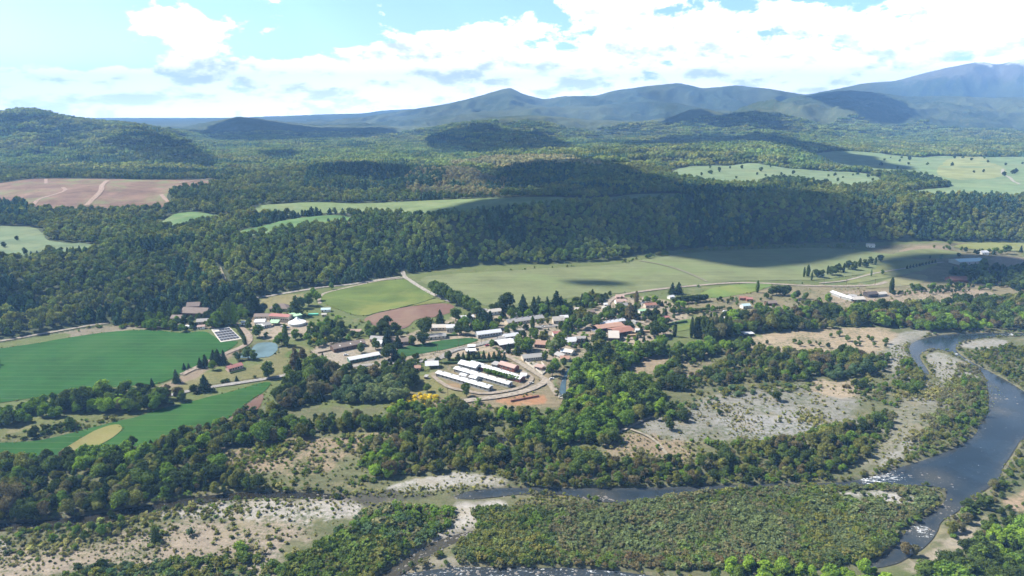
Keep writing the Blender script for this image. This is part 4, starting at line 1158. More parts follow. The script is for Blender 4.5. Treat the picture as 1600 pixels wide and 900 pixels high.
def tanks():
    """the block of dark rectangular ponds with pale walls"""
    c = [np.array(at(u, v)) for u, v in ((345.5, 534), (375.5, 529.5), (358, 512.5), (332, 516))]
    x, y = c[0]
    e = empty('tank_block', (x, y, 0)); tag(e, 'block of dark rectangular tanks in rows divided by pale walls at the crop field corner', 'tanks')
    def P(a, b, z): q = (c[0] * (1 - a) + c[1] * a) * (1 - b) + (c[3] * (1 - a) + c[2] * a) * b; return (q[0] - x, q[1] - y, z)
    V = []; F = []
    slab(V, F, P(-.05, -.05, .5), P(1.05, -.05, .5), P(1.05, 1.05, .5), P(-.05, 1.05, .5), .6)
    mesh_obj('wall', V, F, wall_mat((.50, .47, .42)), e)
    m = diffuse('tank_cover', (.035, .04, .055), .45, .15, .8)
    m2 = diffuse('tank_rim', (.30, .32, .36), .6, .1, .8)
    for j in range(5):
        for i in range(6):
            if j == 4 and i < 2: continue
            V = []; F = []
            a0, a1 = (i + .05) / 6, (i + .95) / 6; b0, b1 = (j + .12) / 5, (j + .72) / 5
            slab(V, F, P(a0, b0, .62), P(a1, b0, .62), P(a1, b1, .62), P(a0, b1, .62), .1)
            t = mesh_obj('tank', V, F, m, e)
        V = []; F = []; slab(V, F, P(0, (j + .74) / 5, .95), P(1, (j + .74) / 5, .95), P(1, (j + .92) / 5, .95), P(0, (j + .92) / 5, .95), .4)
        mesh_obj('walkway', V, F, m2, e)


tanks()


def strip_wall(name, label, cat, pts, w, h, mat, bump_=0.0, group=None):
    C = np.array([at(u, v) for u, v in pts])
    D = [C[0]]
    for i in range(len(C) - 1):
        n = max(1, int(np.hypot(*(C[i + 1] - C[i])) / 3.0))
        D += [C[i] + (C[i + 1] - C[i]) * k / n for k in range(1, n + 1)]
    C = np.array(D); T = np.gradient(C, axis=0); T /= np.linalg.norm(T, axis=1, keepdims=True); N = np.stack([-T[:, 1], T[:, 0]], 1)
    V = []; F = []; o = C[0]
    for i in range(len(C)):
        z = float(hgt(C[i:i + 1, 0], C[i:i + 1, 1])[0])
        hh = h * (1 + bump_ * (random.random() - .5)); q = w * .5 * (1 + bump_ * (random.random() - .5))
        for s, zz in ((-1, -.3), (-1, hh * .9), (-.5, hh), (.5, hh), (1, hh * .9), (1, -.3)):
            V.append((C[i][0] + N[i][0] * q * s - o[0], C[i][1] + N[i][1] * q * s - o[1], z + zz))
    for i in range(len(C) - 1):
        for k in range(5):
            F.append((i * 6 + k, i * 6 + k + 1, i * 6 + k + 7, i * 6 + k + 6))
    b = (len(C) - 1) * 6
    F += [(5, 4, 3, 2, 1, 0), (b, b + 1, b + 2, b + 3, b + 4, b + 5)]
    ob = mesh_obj(name, V, F, mat); ob.location = (o[0], o[1], 0)
    tag(ob, label, cat, group)
    return ob


M_HEDGE = diffuse('hedge', (.045, .085, .025), .95, .35, 1.2)
strip_wall('hedge', 'long dark clipped hedge below the row of pointed conifers', 'hedge', [(693, 569), (740, 567), (790, 564)], 2.2, 2.4, M_HEDGE, .3)
strip_wall('hedge', 'dark hedge on the north border of the crop strip', 'hedge', [(672, 531), (700, 525), (715, 524)], 2, 2, M_HEDGE, .3)
strip_wall('hedge', 'dark hedge round the yard of the red-roofed house', 'hedge', [(1040, 510), (1056, 506), (1073, 504)], 2.4, 2.6, M_HEDGE, .3)
strip_wall('hedge', 'thin bushy boundary between green pasture and ploughed field', 'hedge', [(572, 494), (590, 489), (620, 483), (655, 474), (680, 466)], 1.0, .9, M_HEDGE, .6)
strip_wall('hedge', 'low hedge in front of the red-roofed cottage', 'hedge', [(360, 584), (372, 581), (384, 578)], 1.2, 1.2, M_HEDGE, .3)
M_BRICK = diffuse('brick', (.24, .11, .08), .9, .15, 1)
strip_wall('brick_wall', 'low straight brick-red wall on the orange earth patch', 'wall', [(798, 628), (820, 624), (842, 620)], 1.0, 1.6, M_BRICK)
strip_wall('earth_bank', 'dark brown hedge-like bank behind the gravel yard barn', 'bank', [(497, 552), (521, 547)], 1.5, 1.0, diffuse('bank', (.10, .08, .05), .95, .2, 1))
M_PALEW = wall_mat((.50, .46, .40))
strip_wall('yard_wall', 'pale low wall round the pink building, roadside stretch', 'wall', [(821, 566), (838, 578), (848, 586)], .5, 1.4, M_PALEW)
strip_wall('yard_wall', 'pale low wall round the pink building, canal-side stretch', 'wall', [(848, 586), (856, 579), (846, 567)], .5, 1.4, M_PALEW)


def weir():
    x, y = at(875, 622)
    e = empty('weir', (x, y, 0)); tag(e, 'pale concrete weir gate across the foot of the canal', 'weir')
    V = []; F = []; box(V, F, -1, 9, -1.0, .3, -1, .8); mesh_obj('sill', V, F, M_PALEW, e)
    for i in range(4):
        V = []; F = []; box(V, F, -1 + i * 3.1, -.4 + i * 3.1, -.6, 5, -1, 1.2); mesh_obj('pier', V, F, M_PALEW, e)
    V = []; F = []; box(V, F, -1.2, 9.6, 2.0, 3.2, 1.203, 1.4); mesh_obj('deck', V, F, M_METAL, e)


weir()


def vehicle(u, v, rz, col, label, big=False):
    x, y = at(u, v)
    e = empty('lorry' if big else 'parked_car', (x, y, .06), rz); tag(e, label, 'lorry' if big else 'car')
    m = diffuse('car_paint', col, .3, .02, 1, spec=.6)
    L = 8.5 if big else 4.4; w = 2.4 if big else 1.8
    V = []; F = []
    if big:
        box(V, F, 0, 6.2, -w / 2, w / 2, .9, 3.4); mesh_obj('box', V, F, m, e)
        V = []; F = []; box(V, F, 6.35, 8.3, -w / 2, w / 2, .6, 2.9); cab = mesh_obj('cab', V, F, wall_mat(W_WHITE), e)
        V = []; F = []; box(V, F, 8.28, 8.34, -1, 1, 1.7, 2.6); mesh_obj('windscreen', V, F, M_PANE, cab)
        xs = (1.2, 5.0, 7.2)
    else:
        V = [(0, -.9, .35), (4.4, -.85, .35), (4.4, .85, .35), (0, .9, .35), (0, -.88, .95), (4.4, -.8, .8), (4.4, .8, .8), (0, .88, .95), (.5, -.75, 1.0), (3.2, -.75, .95), (3.2, .75, .95), (.5, .75, 1.0)]
        F = [(0, 3, 2, 1), (0, 1, 5, 4), (1, 2, 6, 5), (2, 3, 7, 6), (3, 0, 4, 7), (4, 5, 6, 7)]
        mesh_obj('body', V[:8], F, m, e)
        V = [(.35, -.78, .9), (3.3, -.78, .85), (3.3, .78, .85), (.35, .78, .9), (.8, -.62, 1.45), (2.5, -.62, 1.45), (2.5, .62, 1.45), (.8, .62, 1.45)]
        F = [(0, 1, 5, 4), (1, 2, 6, 5), (2, 3, 7, 6), (3, 0, 4, 7)]
        mesh_obj('windows', V, F, M_PANE, e)
        V = [(.78, -.64, 1.455), (2.52, -.64, 1.455), (2.52, .64, 1.455), (.78, .64, 1.455), (.78, -.64, 1.5), (2.52, -.64, 1.5), (2.52, .64, 1.5), (.78, .64, 1.5)]
        F = [(0, 3, 2, 1), (4, 5, 6, 7), (0, 1, 5, 4), (1, 2, 6, 5), (2, 3, 7, 6), (3, 0, 4, 7)]
        mesh_obj('roof', V, F, m, e)
        xs = (.8, 3.5)
    for xx in xs:
        for s in (-1, 1):
            V = []; F = []
            for k in range(10):
                a = k / 10 * 2 * math.pi
                V += [(xx + math.cos(a) * .34, s * (w / 2 - .22), .34 + math.sin(a) * .34), (xx + math.cos(a) * .34, s * (w / 2 + .02), .34 + math.sin(a) * .34)]
            F = [(2 * k, 2 * ((k + 1) % 10), 2 * ((k + 1) % 10) + 1, 2 * k + 1) for k in range(10)] + [tuple(range(0, 20, 2)), tuple(range(19, 0, -2))]
            mesh_obj('wheel', V, F, W_TYRE, e)


W_TYRE = diffuse('rubber', (.02, .02, .02), .8, .1, 1)
vehicle(858.5, 593, .4, (.75, .75, .75), 'white van-like car parked by the farm road junction near the canal')
vehicle(931, 522.5, .1, (.10, .10, .16), 'dark lorry parked at the left end of the light orange sawmill roof', True)
vehicle(845, 511, .1, (.7, .7, .7), 'white car on the main road below the very long grey shed')
vehicle(770, 536, .6, (.08, .09, .12), 'dark car on the main road beside the crop strip tip')
vehicle(905, 511, .2, (.45, .06, .05), 'red car in the village square')
vehicle(537, 556, .5, (.7, .7, .72), 'white car parked on the gravel yard')

for _u, _v, _a, _c, _l in [
 (815, 519, .2, (.6, .6, .62), 'silver car below the road bend by the white pitched hall'), (858, 509, .1, (.05, .06, .08), 'black car on the main road west of the village square'),
 (884, 509, 1.4, (.7, .7, .7), 'white car parked across the road beside the pale gabled house'), (925, 517, .6, (.1, .16, .35), 'blue car on the bare yard left of the dark lorry'),
 (948, 500, .4, (.7, .7, .7), 'white car under the wide tree on the bare square'), (957, 489, 1.2, (.35, .05, .04), 'dark red car on the upper village road'),
 (1003, 499, .1, (.6, .6, .6), 'grey car on the track towards the walled yard'), (990, 529, .2, (.65, .62, .5), 'beige pick-up south of the sawmill'),
 (786, 552, .2, (.65, .65, .66), 'silver car beside the lower white canopy'), (758, 541, .5, (.4, .05, .05), 'red car by the crop strip road'),
 (600, 550, 1.2, (.7, .7, .7), 'white car parked between white shed and brown stable'), (592, 553, 1.2, (.06, .07, .1), 'dark car next to the white one by the green-walled shed'),
 (438, 511, .1, (.7, .7, .72), 'white car in the school yard beside the green canopy'), (446, 513, .3, (.12, .2, .4), 'blue car in the school yard near the marquee'),
 (384, 512, .9, (.65, .65, .65), 'light car at the road bend below the kiosk'), (826, 600, .4, (.5, .5, .48), 'grey car in the yard at the east end of the long sheds'),
 (1340, 476, .3, (.08, .15, .08), 'dark green tractor-like car in the bare eastern yard'), (1366, 470, .9, (.6, .3, .1), 'orange car in the bare eastern yard')]:
    vehicle(_u, _v, _a, _c, _l)


def pile(u, v, n, col, label):
    x, y = at(u, v)
    V = []; F = []
    for k in range(n):
        box(V, F, k * .02 - 4 + random.uniform(-.4, .4), 4 + random.uniform(-.4, .4), k % 5 * .55, k % 5 * .55 + .5, (k // 5) * .5 - .1, (k // 5) * .5 + .38)
    o = mesh_obj('timber_stack', V, F, diffuse('sawn_timber', col, .9, .2, .8)); o.location = (x, y, 0); o.rotation_euler = (0, 0, random.uniform(-.4, .4))
    tag(o, label, 'timber')


pile(988, 526, 20, (.40, .28, .17), 'stack of pale timber just below the reddish sawmill roof')
pile(999, 524, 15, (.34, .22, .13), 'lower timber stack between sawmill and greyish bush')
pile(1010, 520, 20, (.42, .31, .20), 'timber stack farthest right in the sawmill yard')
pile(928, 525, 15, (.38, .26, .16), 'timber stack left of the pale gabled barn')


def fence(name, label, pts, h=1.2):
    C = np.array([at(u, v) for u, v in pts]); D = [C[0]]
    for i in range(len(C) - 1):
        n = max(1, int(np.hypot(*(C[i + 1] - C[i])) / 4.0)); D += [C[i] + (C[i + 1] - C[i]) * k / n for k in range(1, n + 1)]
    o = D[0]; e = empty(name, (o[0], o[1], 0)); tag(e, label, 'fence')
    V = []; F = []
    for z in (.55, 1.05):
        for a, b in zip(D[:-1], D[1:]):
            t_ = (b - a) / np.hypot(*(b - a)); n_ = np.array([-t_[1], t_[0]]) * .04; k = len(V)
            for p in (a, b):
                for s_ in (-1, 1):
                    V += [(p[0] - o[0] + n_[0] * s_, p[1] - o[1] + n_[1] * s_, z - .06), (p[0] - o[0] + n_[0] * s_, p[1] - o[1] + n_[1] * s_, z + .06)]
            F += [(k, k + 4, k + 5, k + 1), (k + 2, k + 3, k + 7, k + 6), (k + 1, k + 5, k + 7, k + 3), (k, k + 2, k + 6, k + 4)]
    mesh_obj('rail', V, F, M_WOOD, e)
    for p in D[:60]:
        V = []; F = []; box(V, F, p[0] - o[0] - .07, p[0] - o[0] + .07, p[1] - o[1] - .07, p[1] - o[1] + .07, -.3, h); mesh_obj('post', V, F, M_WOOD, e)


fence('wooden_fence', 'post and rail fence along the paved road below the cottage', [(330, 602), (387, 594), (450, 583)])
fence('wooden_fence', 'post and rail fence on the western rim of the gravel yard', [(484, 548), (500, 562), (512, 572)])
fence('wooden_fence', 'post and rail fence south of the crop strip', [(640, 561), (700, 549), (748, 537)])


def pole(u, v, h, label, group):
    x, y = at(u, v)
    e = empty('utility_pole', (x, y, 0), .3); tag(e, label, 'pole', group)
    V = []; F = []; box(V, F, -.13, .13, -.13, .13, -.3, h); mesh_obj('mast', V, F, M_WOOD, e)
    V = []; F = []; box(V, F, -1.1, 1.1, .14, .26, h - .9, h - .74); mesh_obj('crossarm', V, F, M_WOOD, e)


for u, v in ((684, 550), (717, 544), (752, 538), (700, 622), (1287, 446), (1322, 446), (1367, 446), (958, 497), (878, 509), (823, 514)):
    pole(u, v, 8.5, 'thin wooden pole with a short crossarm beside a road', 'wooden poles along the roads')


def rocks():
    """boulders breaking the water near the rapids"""
    rr = np.random.default_rng(5)
    v0, f0 = None, None
    m = diffuse('river_stone', (.20, .185, .165), .8, .2, .8)
    t = (1 + 5 ** .5) / 2
    v = np.array([(-1, t, 0), (1, t, 0), (-1, -t, 0), (1, -t, 0), (0, -1, t), (0, 1, t), (0, -1, -t), (0, 1, -t), (t, 0, -1), (t, 0, 1), (-t, 0, -1), (-t, 0, 1)]) / 1.9
    f = np.array([(0, 11, 5), (0, 5, 1), (0, 1, 7), (0, 7, 10), (0, 10, 11), (1, 5, 9), (5, 11, 4), (11, 10, 2), (10, 7, 6), (7, 1, 8), (3, 9, 4), (3, 4, 2), (3, 2, 6), (3, 6, 8), (3, 8, 9), (4, 9, 5), (2, 4, 11), (6, 2, 10), (8, 6, 7), (9, 8, 1)])
    V = []; F = []
    spots = [((560, 778), 45, 7, 90), ((640, 778), 45, 7, 90), ((700, 781), 18, 5, 40), ((940, 778), 14, 4, 40), ((690, 836), 22, 5, 70), ((720, 832), 12, 4, 40), ((780, 893), 55, 7, 60), ((700, 893), 30, 6, 50), ((900, 893), 50, 6, 50),
             ((1465, 790), 20, 6, 30), ((1440, 828), 14, 5, 25), ((1560, 620), 14, 8, 30), ((1390, 742), 22, 4, 30), ((1480, 752), 20, 4, 8), ((640, 868), 16, 7, 40)]
    for (u, vv), rx, ry, n in spots:
        x0, y0 = at(u, vv)
        for _ in range(n):
            x = x0 + rr.normal(0, rx * .5); y = y0 + rr.normal(0, ry * .5); s = rr.uniform(.25, .95)
            b = len(V)
            V += [(x + p[0] * s * rr.uniform(.8, 1.3), y + p[1] * s, -.72 + p[2] * s * .55) for p in v]
            F += [tuple(k + b for k in q) for q in f]
    o = mesh_obj('river_stones', V, F, m); tag(o, kind='stuff')


rocks()

# ------------------------------------------------------------------ clouds high above the picture that throw the shade
M_CLOUD = diffuse('cloud_white', (0.85, 0.86, 0.88), 1.0, 0.03, 0.002)
SHADE = [
 [(700, 332), (760, 318), (850, 308), (960, 299), (1100, 298), (1250, 302), (1330, 310), (1385, 338), (1400, 378), (1395, 392), (1330, 396), (1270, 412), (1180, 418), (1110, 414), (1060, 402), (990, 398), (950, 402), (900, 396), (850, 408), (770, 404), (720, 385), (700, 355)],
 [(742, 280), (800, 262), (850, 256), (960, 258), (1050, 284), (1090, 302), (1000, 307), (900, 305), (820, 300), (770, 292)],
 [(642, 236), (700, 204), (800, 202), (860, 214), (900, 232), (820, 238), (720, 242)],
 [(180, 222), (230, 210), (290, 224), (335, 250), (320, 266), (270, 262), (215, 246)],
 [(950, 236), (1000, 222), (1150, 214), (1260, 220), (1330, 240), (1400, 258), (1445, 270), (1350, 262), (1240, 236), (1100, 226)],
 [(1370, 404), (1450, 396), (1560, 398), (1640, 410), (1640, 440), (1500, 446), (1400, 438), (1385, 420)],
 [(1010, 196), (1060, 178), (1100, 180), (1200, 172), (1250, 190), (1180, 196), (1080, 196)],
 [(300, 206), (372, 183), (450, 194), (560, 198), (640, 203), (600, 216), (450, 222), (340, 224)],
 [(480, 268), (560, 262), (640, 264), (650, 280), (560, 284), (500, 278)],
 [(400, 240), (470, 238), (480, 248), (420, 252)],
 [(870, 440), (930, 436), (1000, 444), (960, 449), (900, 446)],
 [(-60, 205), (20, 180), (60, 190), (20, 215), (-40, 225)],
 [(1180, 150), (1270, 143), (1420, 165), (1360, 185), (1250, 175)],
 [(-100, 455), (0, 440), (45, 452), (60, 480), (0, 490), (-100, 490)],
]


def build_clouds():
    for i, pts in enumerate(SHADE):
        P = smooth_poly(poly(pts), 2)
        zg = float(hgt(np.array([P[:, 0].mean()]), np.array([P[:, 1].mean()]))[0])
        alt = 2000.0
        sh = SUN_DIR2 * (alt - zg) / math.tan(SUN_EL)
        size = np.sqrt(np.ptp(P[:, 0]) * np.ptp(P[:, 1]))
        step = max(12.0, size / 26)
        B = dens_poly(P, step)
        am = size * 0.10
        B = B + (np.stack([fbm(B[:, 0], B[:, 1], size * 0.12, 4, 1.0 + i), fbm(B[:, 0], B[:, 1], size * 0.12, 4, 9.0 + i)], 1) - 0.5) * am
        gx, gy = np.meshgrid(np.arange(B[:, 0].min(), B[:, 0].max(), step), np.arange(B[:, 1].min(), B[:, 1].max(), step))
        gx = gx.ravel(); gy = gy.ravel()
        m = inside(gx, gy, B); gx, gy = gx[m], gy[m]
        d = sdist(gx, gy, B) if len(gx) else np.zeros(0)
        gx, gy, d = gx[d > step * .3], gy[d > step * .3], d[d > step * .3]
        co = [Vector(b) for b in B] + [Vector(q) for q in zip(gx, gy)]
        r = geometry.delaunay_2d_cdt(co, [(k, (k + 1) % len(B)) for k in range(len(B))], [], 1, 1e-4)
        V = np.array([(v.x, v.y) for v in r[0]])
        dd = np.abs(sdist(V[:, 0], V[:, 1], B))
        hh = np.minimum(dd, size * .3) * (0.3 + 0.9 * fbm(V[:, 0], V[:, 1], size * .14, 4, 3.0))
        top = np.column_stack([V + sh, alt + hh]); bot = np.column_stack([V + sh, alt - hh * .12 - 1])
        n = len(V)
        F = [tuple(f) for f in r[2]] + [tuple(k + n for k in reversed(f)) for f in r[2]]
        o = mesh_obj('cloud', np.vstack([top, bot]), F, M_CLOUD, smooth=True)
        tag(o, kind='structure')


build_clouds()


# ------------------------------------------------------------------ air
def build_haze():
    x, y0, y1, z0, z1 = 19200, -300, 18200, -8, 1120
    v = [(-x, y0, z0), (x, y0, z0), (x, y1, z0), (-x, y1, z0), (-x, y0, z1), (x, y0, z1), (x, y1, z1), (-x, y1, z1)]
    f = [(0, 3, 2, 1), (4, 5, 6, 7), (0, 1, 5, 4), (1, 2, 6, 5), (2, 3, 7, 6), (3, 0, 4, 7)]
    m = bpy.data.materials.new('air')
    m.use_nodes = True
    t = NT(m.node_tree)
    p = t.n('ShaderNodeVolumePrincipled')
    p.inputs['Color'].default_value = HAZE_COL + (1,)
    p.inputs['Density'].default_value = HAZE_DENSITY
    p.inputs['Anisotropy'].default_value = 0.0
    out = t.n('ShaderNodeOutputMaterial')
    t.nt.links.new(p.outputs[0], out.inputs['Volume'])
    o = mesh_obj('haze', v, f, m)
    tag(o, kind='stuff')


HAZE_DENSITY = 8.2e-5
HAZE_COL = (0.25, 0.51, 1.0)
build_haze()

# ------------------------------------------------------------------ plant shapes (height 1, foot at the origin)


def ico(sub=1):
    t = (1 + 5 ** .5) / 2
    v = np.array([(-1, t, 0), (1, t, 0), (-1, -t, 0), (1, -t, 0), (0, -1, t), (0, 1, t), (0, -1, -t), (0, 1, -t), (t, 0, -1), (t, 0, 1), (-t, 0, -1), (-t, 0, 1)], float)
    v /= np.linalg.norm(v[0])
    f = [(0, 11, 5), (0, 5, 1), (0, 1, 7), (0, 7, 10), (0, 10, 11), (1, 5, 9), (5, 11, 4), (11, 10, 2), (10, 7, 6), (7, 1, 8), (3, 9, 4), (3, 4, 2), (3, 2, 6), (3, 6, 8), (3, 8, 9), (4, 9, 5), (2, 4, 11), (6, 2, 10), (8, 6, 7), (9, 8, 1)]
    v = [tuple(a) for a in v]
    for _ in range(sub - 1):
        mid = {}; nf = []
        def mp(a, b):
            k = (min(a, b), max(a, b))
            if k not in mid:
                q = np.array(v[a]) + np.array(v[b]); q /= np.linalg.norm(q)
                v.append(tuple(q)); mid[k] = len(v) - 1
            return mid[k]
        for a, b, c in f:
            ab, bc, ca = mp(a, b), mp(b, c), mp(c, a)
            nf += [(a, ab, ca), (b, bc, ab), (c, ca, bc), (ab, bc, ca)]
        f = nf
    return np.array(v), np.array(f)


ICO1 = ico(1); ICO2 = ico(2)


class Foliage:
    def __init__(s, seed):
        s.r = np.random.default_rng(seed)
        s.V = []; s.F = []; s.T = []; s.C = []; s.n = 0

    def leaves(s, P, N, size, tone):
        """quads at P facing N (with scatter)"""
        n = len(P)
        N = N + s.r.normal(0, .55, (n, 3)); N /= np.linalg.norm(N, axis=1, keepdims=True)
        A = np.cross(N, s.r.normal(0, 1, (n, 3))); A /= np.linalg.norm(A, axis=1, keepdims=True)
        B = np.cross(N, A)
        sz = (size * s.r.uniform(.6, 1.35, n))[:, None]
        q = np.stack([P - A * sz - B * sz * .7, P + A * sz - B * sz * .55, P + A * sz * .75 + B * sz, P - A * sz * .8 + B * sz * .8], 1)
        s.V.append(q.reshape(-1, 3))
        s.F.append(np.arange(4 * n).reshape(n, 4) + s.n)
        s.n += 4 * n
        s.C.append(np.repeat(tone, 4, axis=0))

    def core(s, c, rad, tone, sub=1):
        v, f = ICO2 if sub == 2 else ICO1
        v = v * (1 + s.r.uniform(-.15, .15, (len(v), 1))) * np.asarray(rad) + np.asarray(c)
        s.V.append(v); s.T.append(f + s.n); s.n += len(v)
        s.C.append(np.repeat(np.asarray(tone)[None], len(v), 0))

    def cone(s, z0, z1, r0, n, tone):
        a = np.arange(n) / n * 2 * math.pi
        v = np.vstack([np.column_stack([np.cos(a) * r0, np.sin(a) * r0, np.full(n, z0)]), [[0, 0, z1]]])
        f = np.array([(i, (i + 1) % n, n) for i in range(n)])
        s.V.append(v); s.T.append(f + s.n); s.n += n + 1
        s.C.append(np.repeat(np.asarray(tone)[None], n + 1, 0))

    def mesh(s, name):
        me = bpy.data.meshes.new(name)
        V = np.vstack(s.V)
        me.vertices.add(len(V)); me.vertices.foreach_set('co', V.astype(np.float32).ravel())
        Q = np.vstack(s.F) if s.F else np.zeros((0, 4), int); T = np.vstack(s.T) if s.T else np.zeros((0, 3), int)
        me.loops.add(Q.size + T.size)
        me.loops.foreach_set('vertex_index', np.concatenate([Q.ravel(), T.ravel()]).astype(np.int32))
        me.polygons.add(len(Q) + len(T))
        me.polygons.foreach_set('loop_start', np.concatenate([np.arange(len(Q)) * 4, Q.size + np.arange(len(T)) * 3]).astype(np.int32))
        me.update(calc_edges=True)
        a = me.attributes.new('leafvar', 'FLOAT_COLOR', 'POINT')
        C = np.vstack(s.C)
        a.data.foreach_set('color', np.column_stack([C, np.ones(len(C))]).astype(np.float32).ravel())
        me.materials.append(M_LEAF)
        return me


def tone(r, n, lo=.72, hi=1.3, warm=.08):
    g = r.uniform(lo, hi, n)
    w = r.uniform(-warm, warm, n)
    return np.column_stack([g * (1 + w), g, g * (1 - w)])


def sph(r, n):
    v = r.normal(0, 1, (n, 3)); return v / np.linalg.norm(v, axis=1, keepdims=True)


def broad_mesh(name, seed, nl, size, lobes, spread, zlo, zhi, rl, low=False, flat_=1.0, open_=1.0):
    f = Foliage(seed); r = f.r
    cs = []
    for k in range(lobes):
        a = r.uniform(0, 2 * math.pi); z = zlo + (zhi - zlo) * (k + .5) / lobes
        q = math.sin(math.pi * (0.22 + 0.70 * (z - zlo) / max(zhi - zlo, .01)))
        rad = spread * q * math.sqrt(r.uniform(.15, 1))
        cs.append((math.cos(a) * rad, math.sin(a) * rad, z, rl * r.uniform(.7, 1.25) * (0.75 + .35 * q)))
    tw = sum(c[3] ** 2 for c in cs)
    for x, y, z, R in cs:
        n = max(4, int(nl * R * R / tw))
        d = sph(r, n); d[:, 2] = np.where(d[:, 2] < -.35, -d[:, 2] * .6, d[:, 2])
        rr = R * r.uniform(.66, 1.2, n)[:, None] * open_
        P = np.array([x, y, z]) + d * rr * np.array([1, 1, flat_])
        lt = r.uniform(.86, 1.16)
        f.leaves(P, d, size, tone(r, n) * lt)
        if open_ <= 1.0:
            f.core((x, y, z), (R * .72, R * .72, R * .68 * flat_), np.array([.85, .85, .85]) * lt, 1 if low else 2)
    return f.mesh(name)


def conifer_mesh(name, seed, nl, size, width, core=True, ragged=.25):
    f = Foliage(seed); r = f.r
    h = 1 - np.sqrt(r.uniform(0, 1, nl)) * .92
    h = np.clip(h, .06, 1)
    tiers = .35 * (np.abs(((h * 9) % 1) - .5) * 2) + .72
    a = r.uniform(0, 2 * math.pi, nl)
    star = 1 + ragged * np.sin(a * 5 + h * 23) * .6 + r.uniform(-ragged, ragged, nl) * .6
    R = width * (1 - h) ** .85 * tiers * star + .012
    P = np.column_stack([np.cos(a) * R, np.sin(a) * R, h - R * .18])
    N = np.column_stack([np.cos(a), np.sin(a), np.full(nl, .55)])
    f.leaves(P, N, size, tone(r, nl, .65, 1.3))
    if core:
        f.cone(.08, .93, width * .62, 8, (.75, .75, .75))
    return f.mesh(name)


def poplar_mesh(name, seed, nl, size, width):
    f = Foliage(seed); r = f.r
    h = r.uniform(.04, 1, nl)
    prof = np.sin(math.pi * np.clip(h * .9 + .10, 0, 1)) ** .6
    a = r.uniform(0, 2 * math.pi, nl)
    R = width * prof * (1 + .3 * np.sin(a * 3 + h * 9) * .5 + r.uniform(-.25, .2, nl))
    P = np.column_stack([np.cos(a) * R, np.sin(a) * R, h])
    f.leaves(P, np.column_stack([np.cos(a), np.sin(a), np.full(nl, .5)]), size, tone(r, nl))
    f.core((0, 0, .5), (width * .72, width * .72, .44), (.8, .8, .8), 2)
    return f.mesh(name)


def spray_mesh(name, seed, nl, size, R):
    """open, twiggy shrub: leaves on many rising sprays"""
    f = Foliage(seed); r = f.r
    k = 16
    a = r.uniform(0, 2 * math.pi, k); t = r.uniform(.1, 1, k)
    tip = np.column_stack([np.cos(a) * t * R, np.sin(a) * t * R, 1 - .35 * t + r.uniform(-.2, .1, k)])
    i = r.integers(0, k, nl); u = r.uniform(.2, 1, nl) ** .7
    P = tip[i] * u[:, None] + r.normal(0, .055, (nl, 3)); P[:, 2] = np.abs(P[:, 2])
    f.leaves(P, tip[i] / np.linalg.norm(tip[i], axis=1, keepdims=True) + [0, 0, .3], size, tone(r, nl, .65, 1.35, .12))
    return f.mesh(name)


def clump_mesh(name, seed, conifer, rad=20, n=13):
    """a piece of far wood, in metres: many crowns"""
    f = Foliage(seed); r = f.r
    for i in range(n):
        q = math.sqrt((i + .5) / n) * rad; a = i * 2.4 + r.uniform(-.3, .3)
        x, y = math.cos(a) * q, math.sin(a) * q
        h = r.uniform(8, 15); w = h * .42
        lt = r.uniform(.75, 1.25)
        if conifer:
            h *= 1.25
            nl = 16
            hh = r.uniform(.1, .95, nl); aa = r.uniform(0, 6.28, nl); R = w * .62 * (1 - hh) + .3
            P = np.column_stack([x + np.cos(aa) * R, y + np.sin(aa) * R, hh * h])
            f.leaves(P, np.column_stack([np.cos(aa), np.sin(aa), np.full(nl, .5)]), 1.1, tone(r, nl) * lt)
            v = f.n
            f.cone(0, h, w * .6, 6, (lt, lt, lt)); f.V[-1][:, :2] += (x, y)
        else:
            nl = 14
            d = sph(r, nl); d[:, 2] = np.abs(d[:, 2])
            P = np.array([x, y, h * .55]) + d * np.array([w, w, h * .45])
            f.leaves(P, d, 1.3, tone(r, nl) * lt)
            f.core((x, y, h * .5), (w, w, h * .46), (lt, lt, lt), 1)
    return f.mesh(name)


TPL = {}
TPL['broad'] = [broad_mesh('crown_a', 11, 2100, .027, 11, .26, .26, .84, .17), broad_mesh('crown_b', 12, 2100, .027, 9, .30, .24, .78, .19),
                broad_mesh('crown_c', 13, 2100, .027, 13, .24, .22, .88, .15), broad_mesh('crown_d', 14, 2100, .027, 10, .22, .25, .86, .18),
                broad_mesh('crown_e', 15, 2100, .027, 15, .30, .20, .82, .14)]
TPL['conifer'] = [conifer_mesh('needles_a', 21, 1300, .030, .23, True, .6), conifer_mesh('needles_b', 22, 1200, .032, .19, True, .9), conifer_mesh('needles_c', 23, 1300, .034, .27, True, 1.0)]
TPL['poplar'] = [poplar_mesh('column_a', 31, 1300, .022, .10), poplar_mesh('column_b', 32, 1300, .022, .13)]
TPL['shrub'] = [broad_mesh('bush_a', 41, 520, .055, 7, .34, .25, .70, .26), broad_mesh('bush_b', 42, 520, .055, 9, .42, .22, .62, .24),
                spray_mesh('bush_c', 43, 420, .055, .55), spray_mesh('bush_d', 44, 380, .06, .7)]
TPL['scrub'] = [spray_mesh('twigs_a', 51, 150, .075, .5), spray_mesh('twigs_b', 52, 130, .085, .7), broad_mesh('twigs_c', 53, 150, .10, 5, .34, .2, .65, .26, True), broad_mesh('twigs_d', 54, 150, .10, 4, .30, .25, .65, .30, True)]
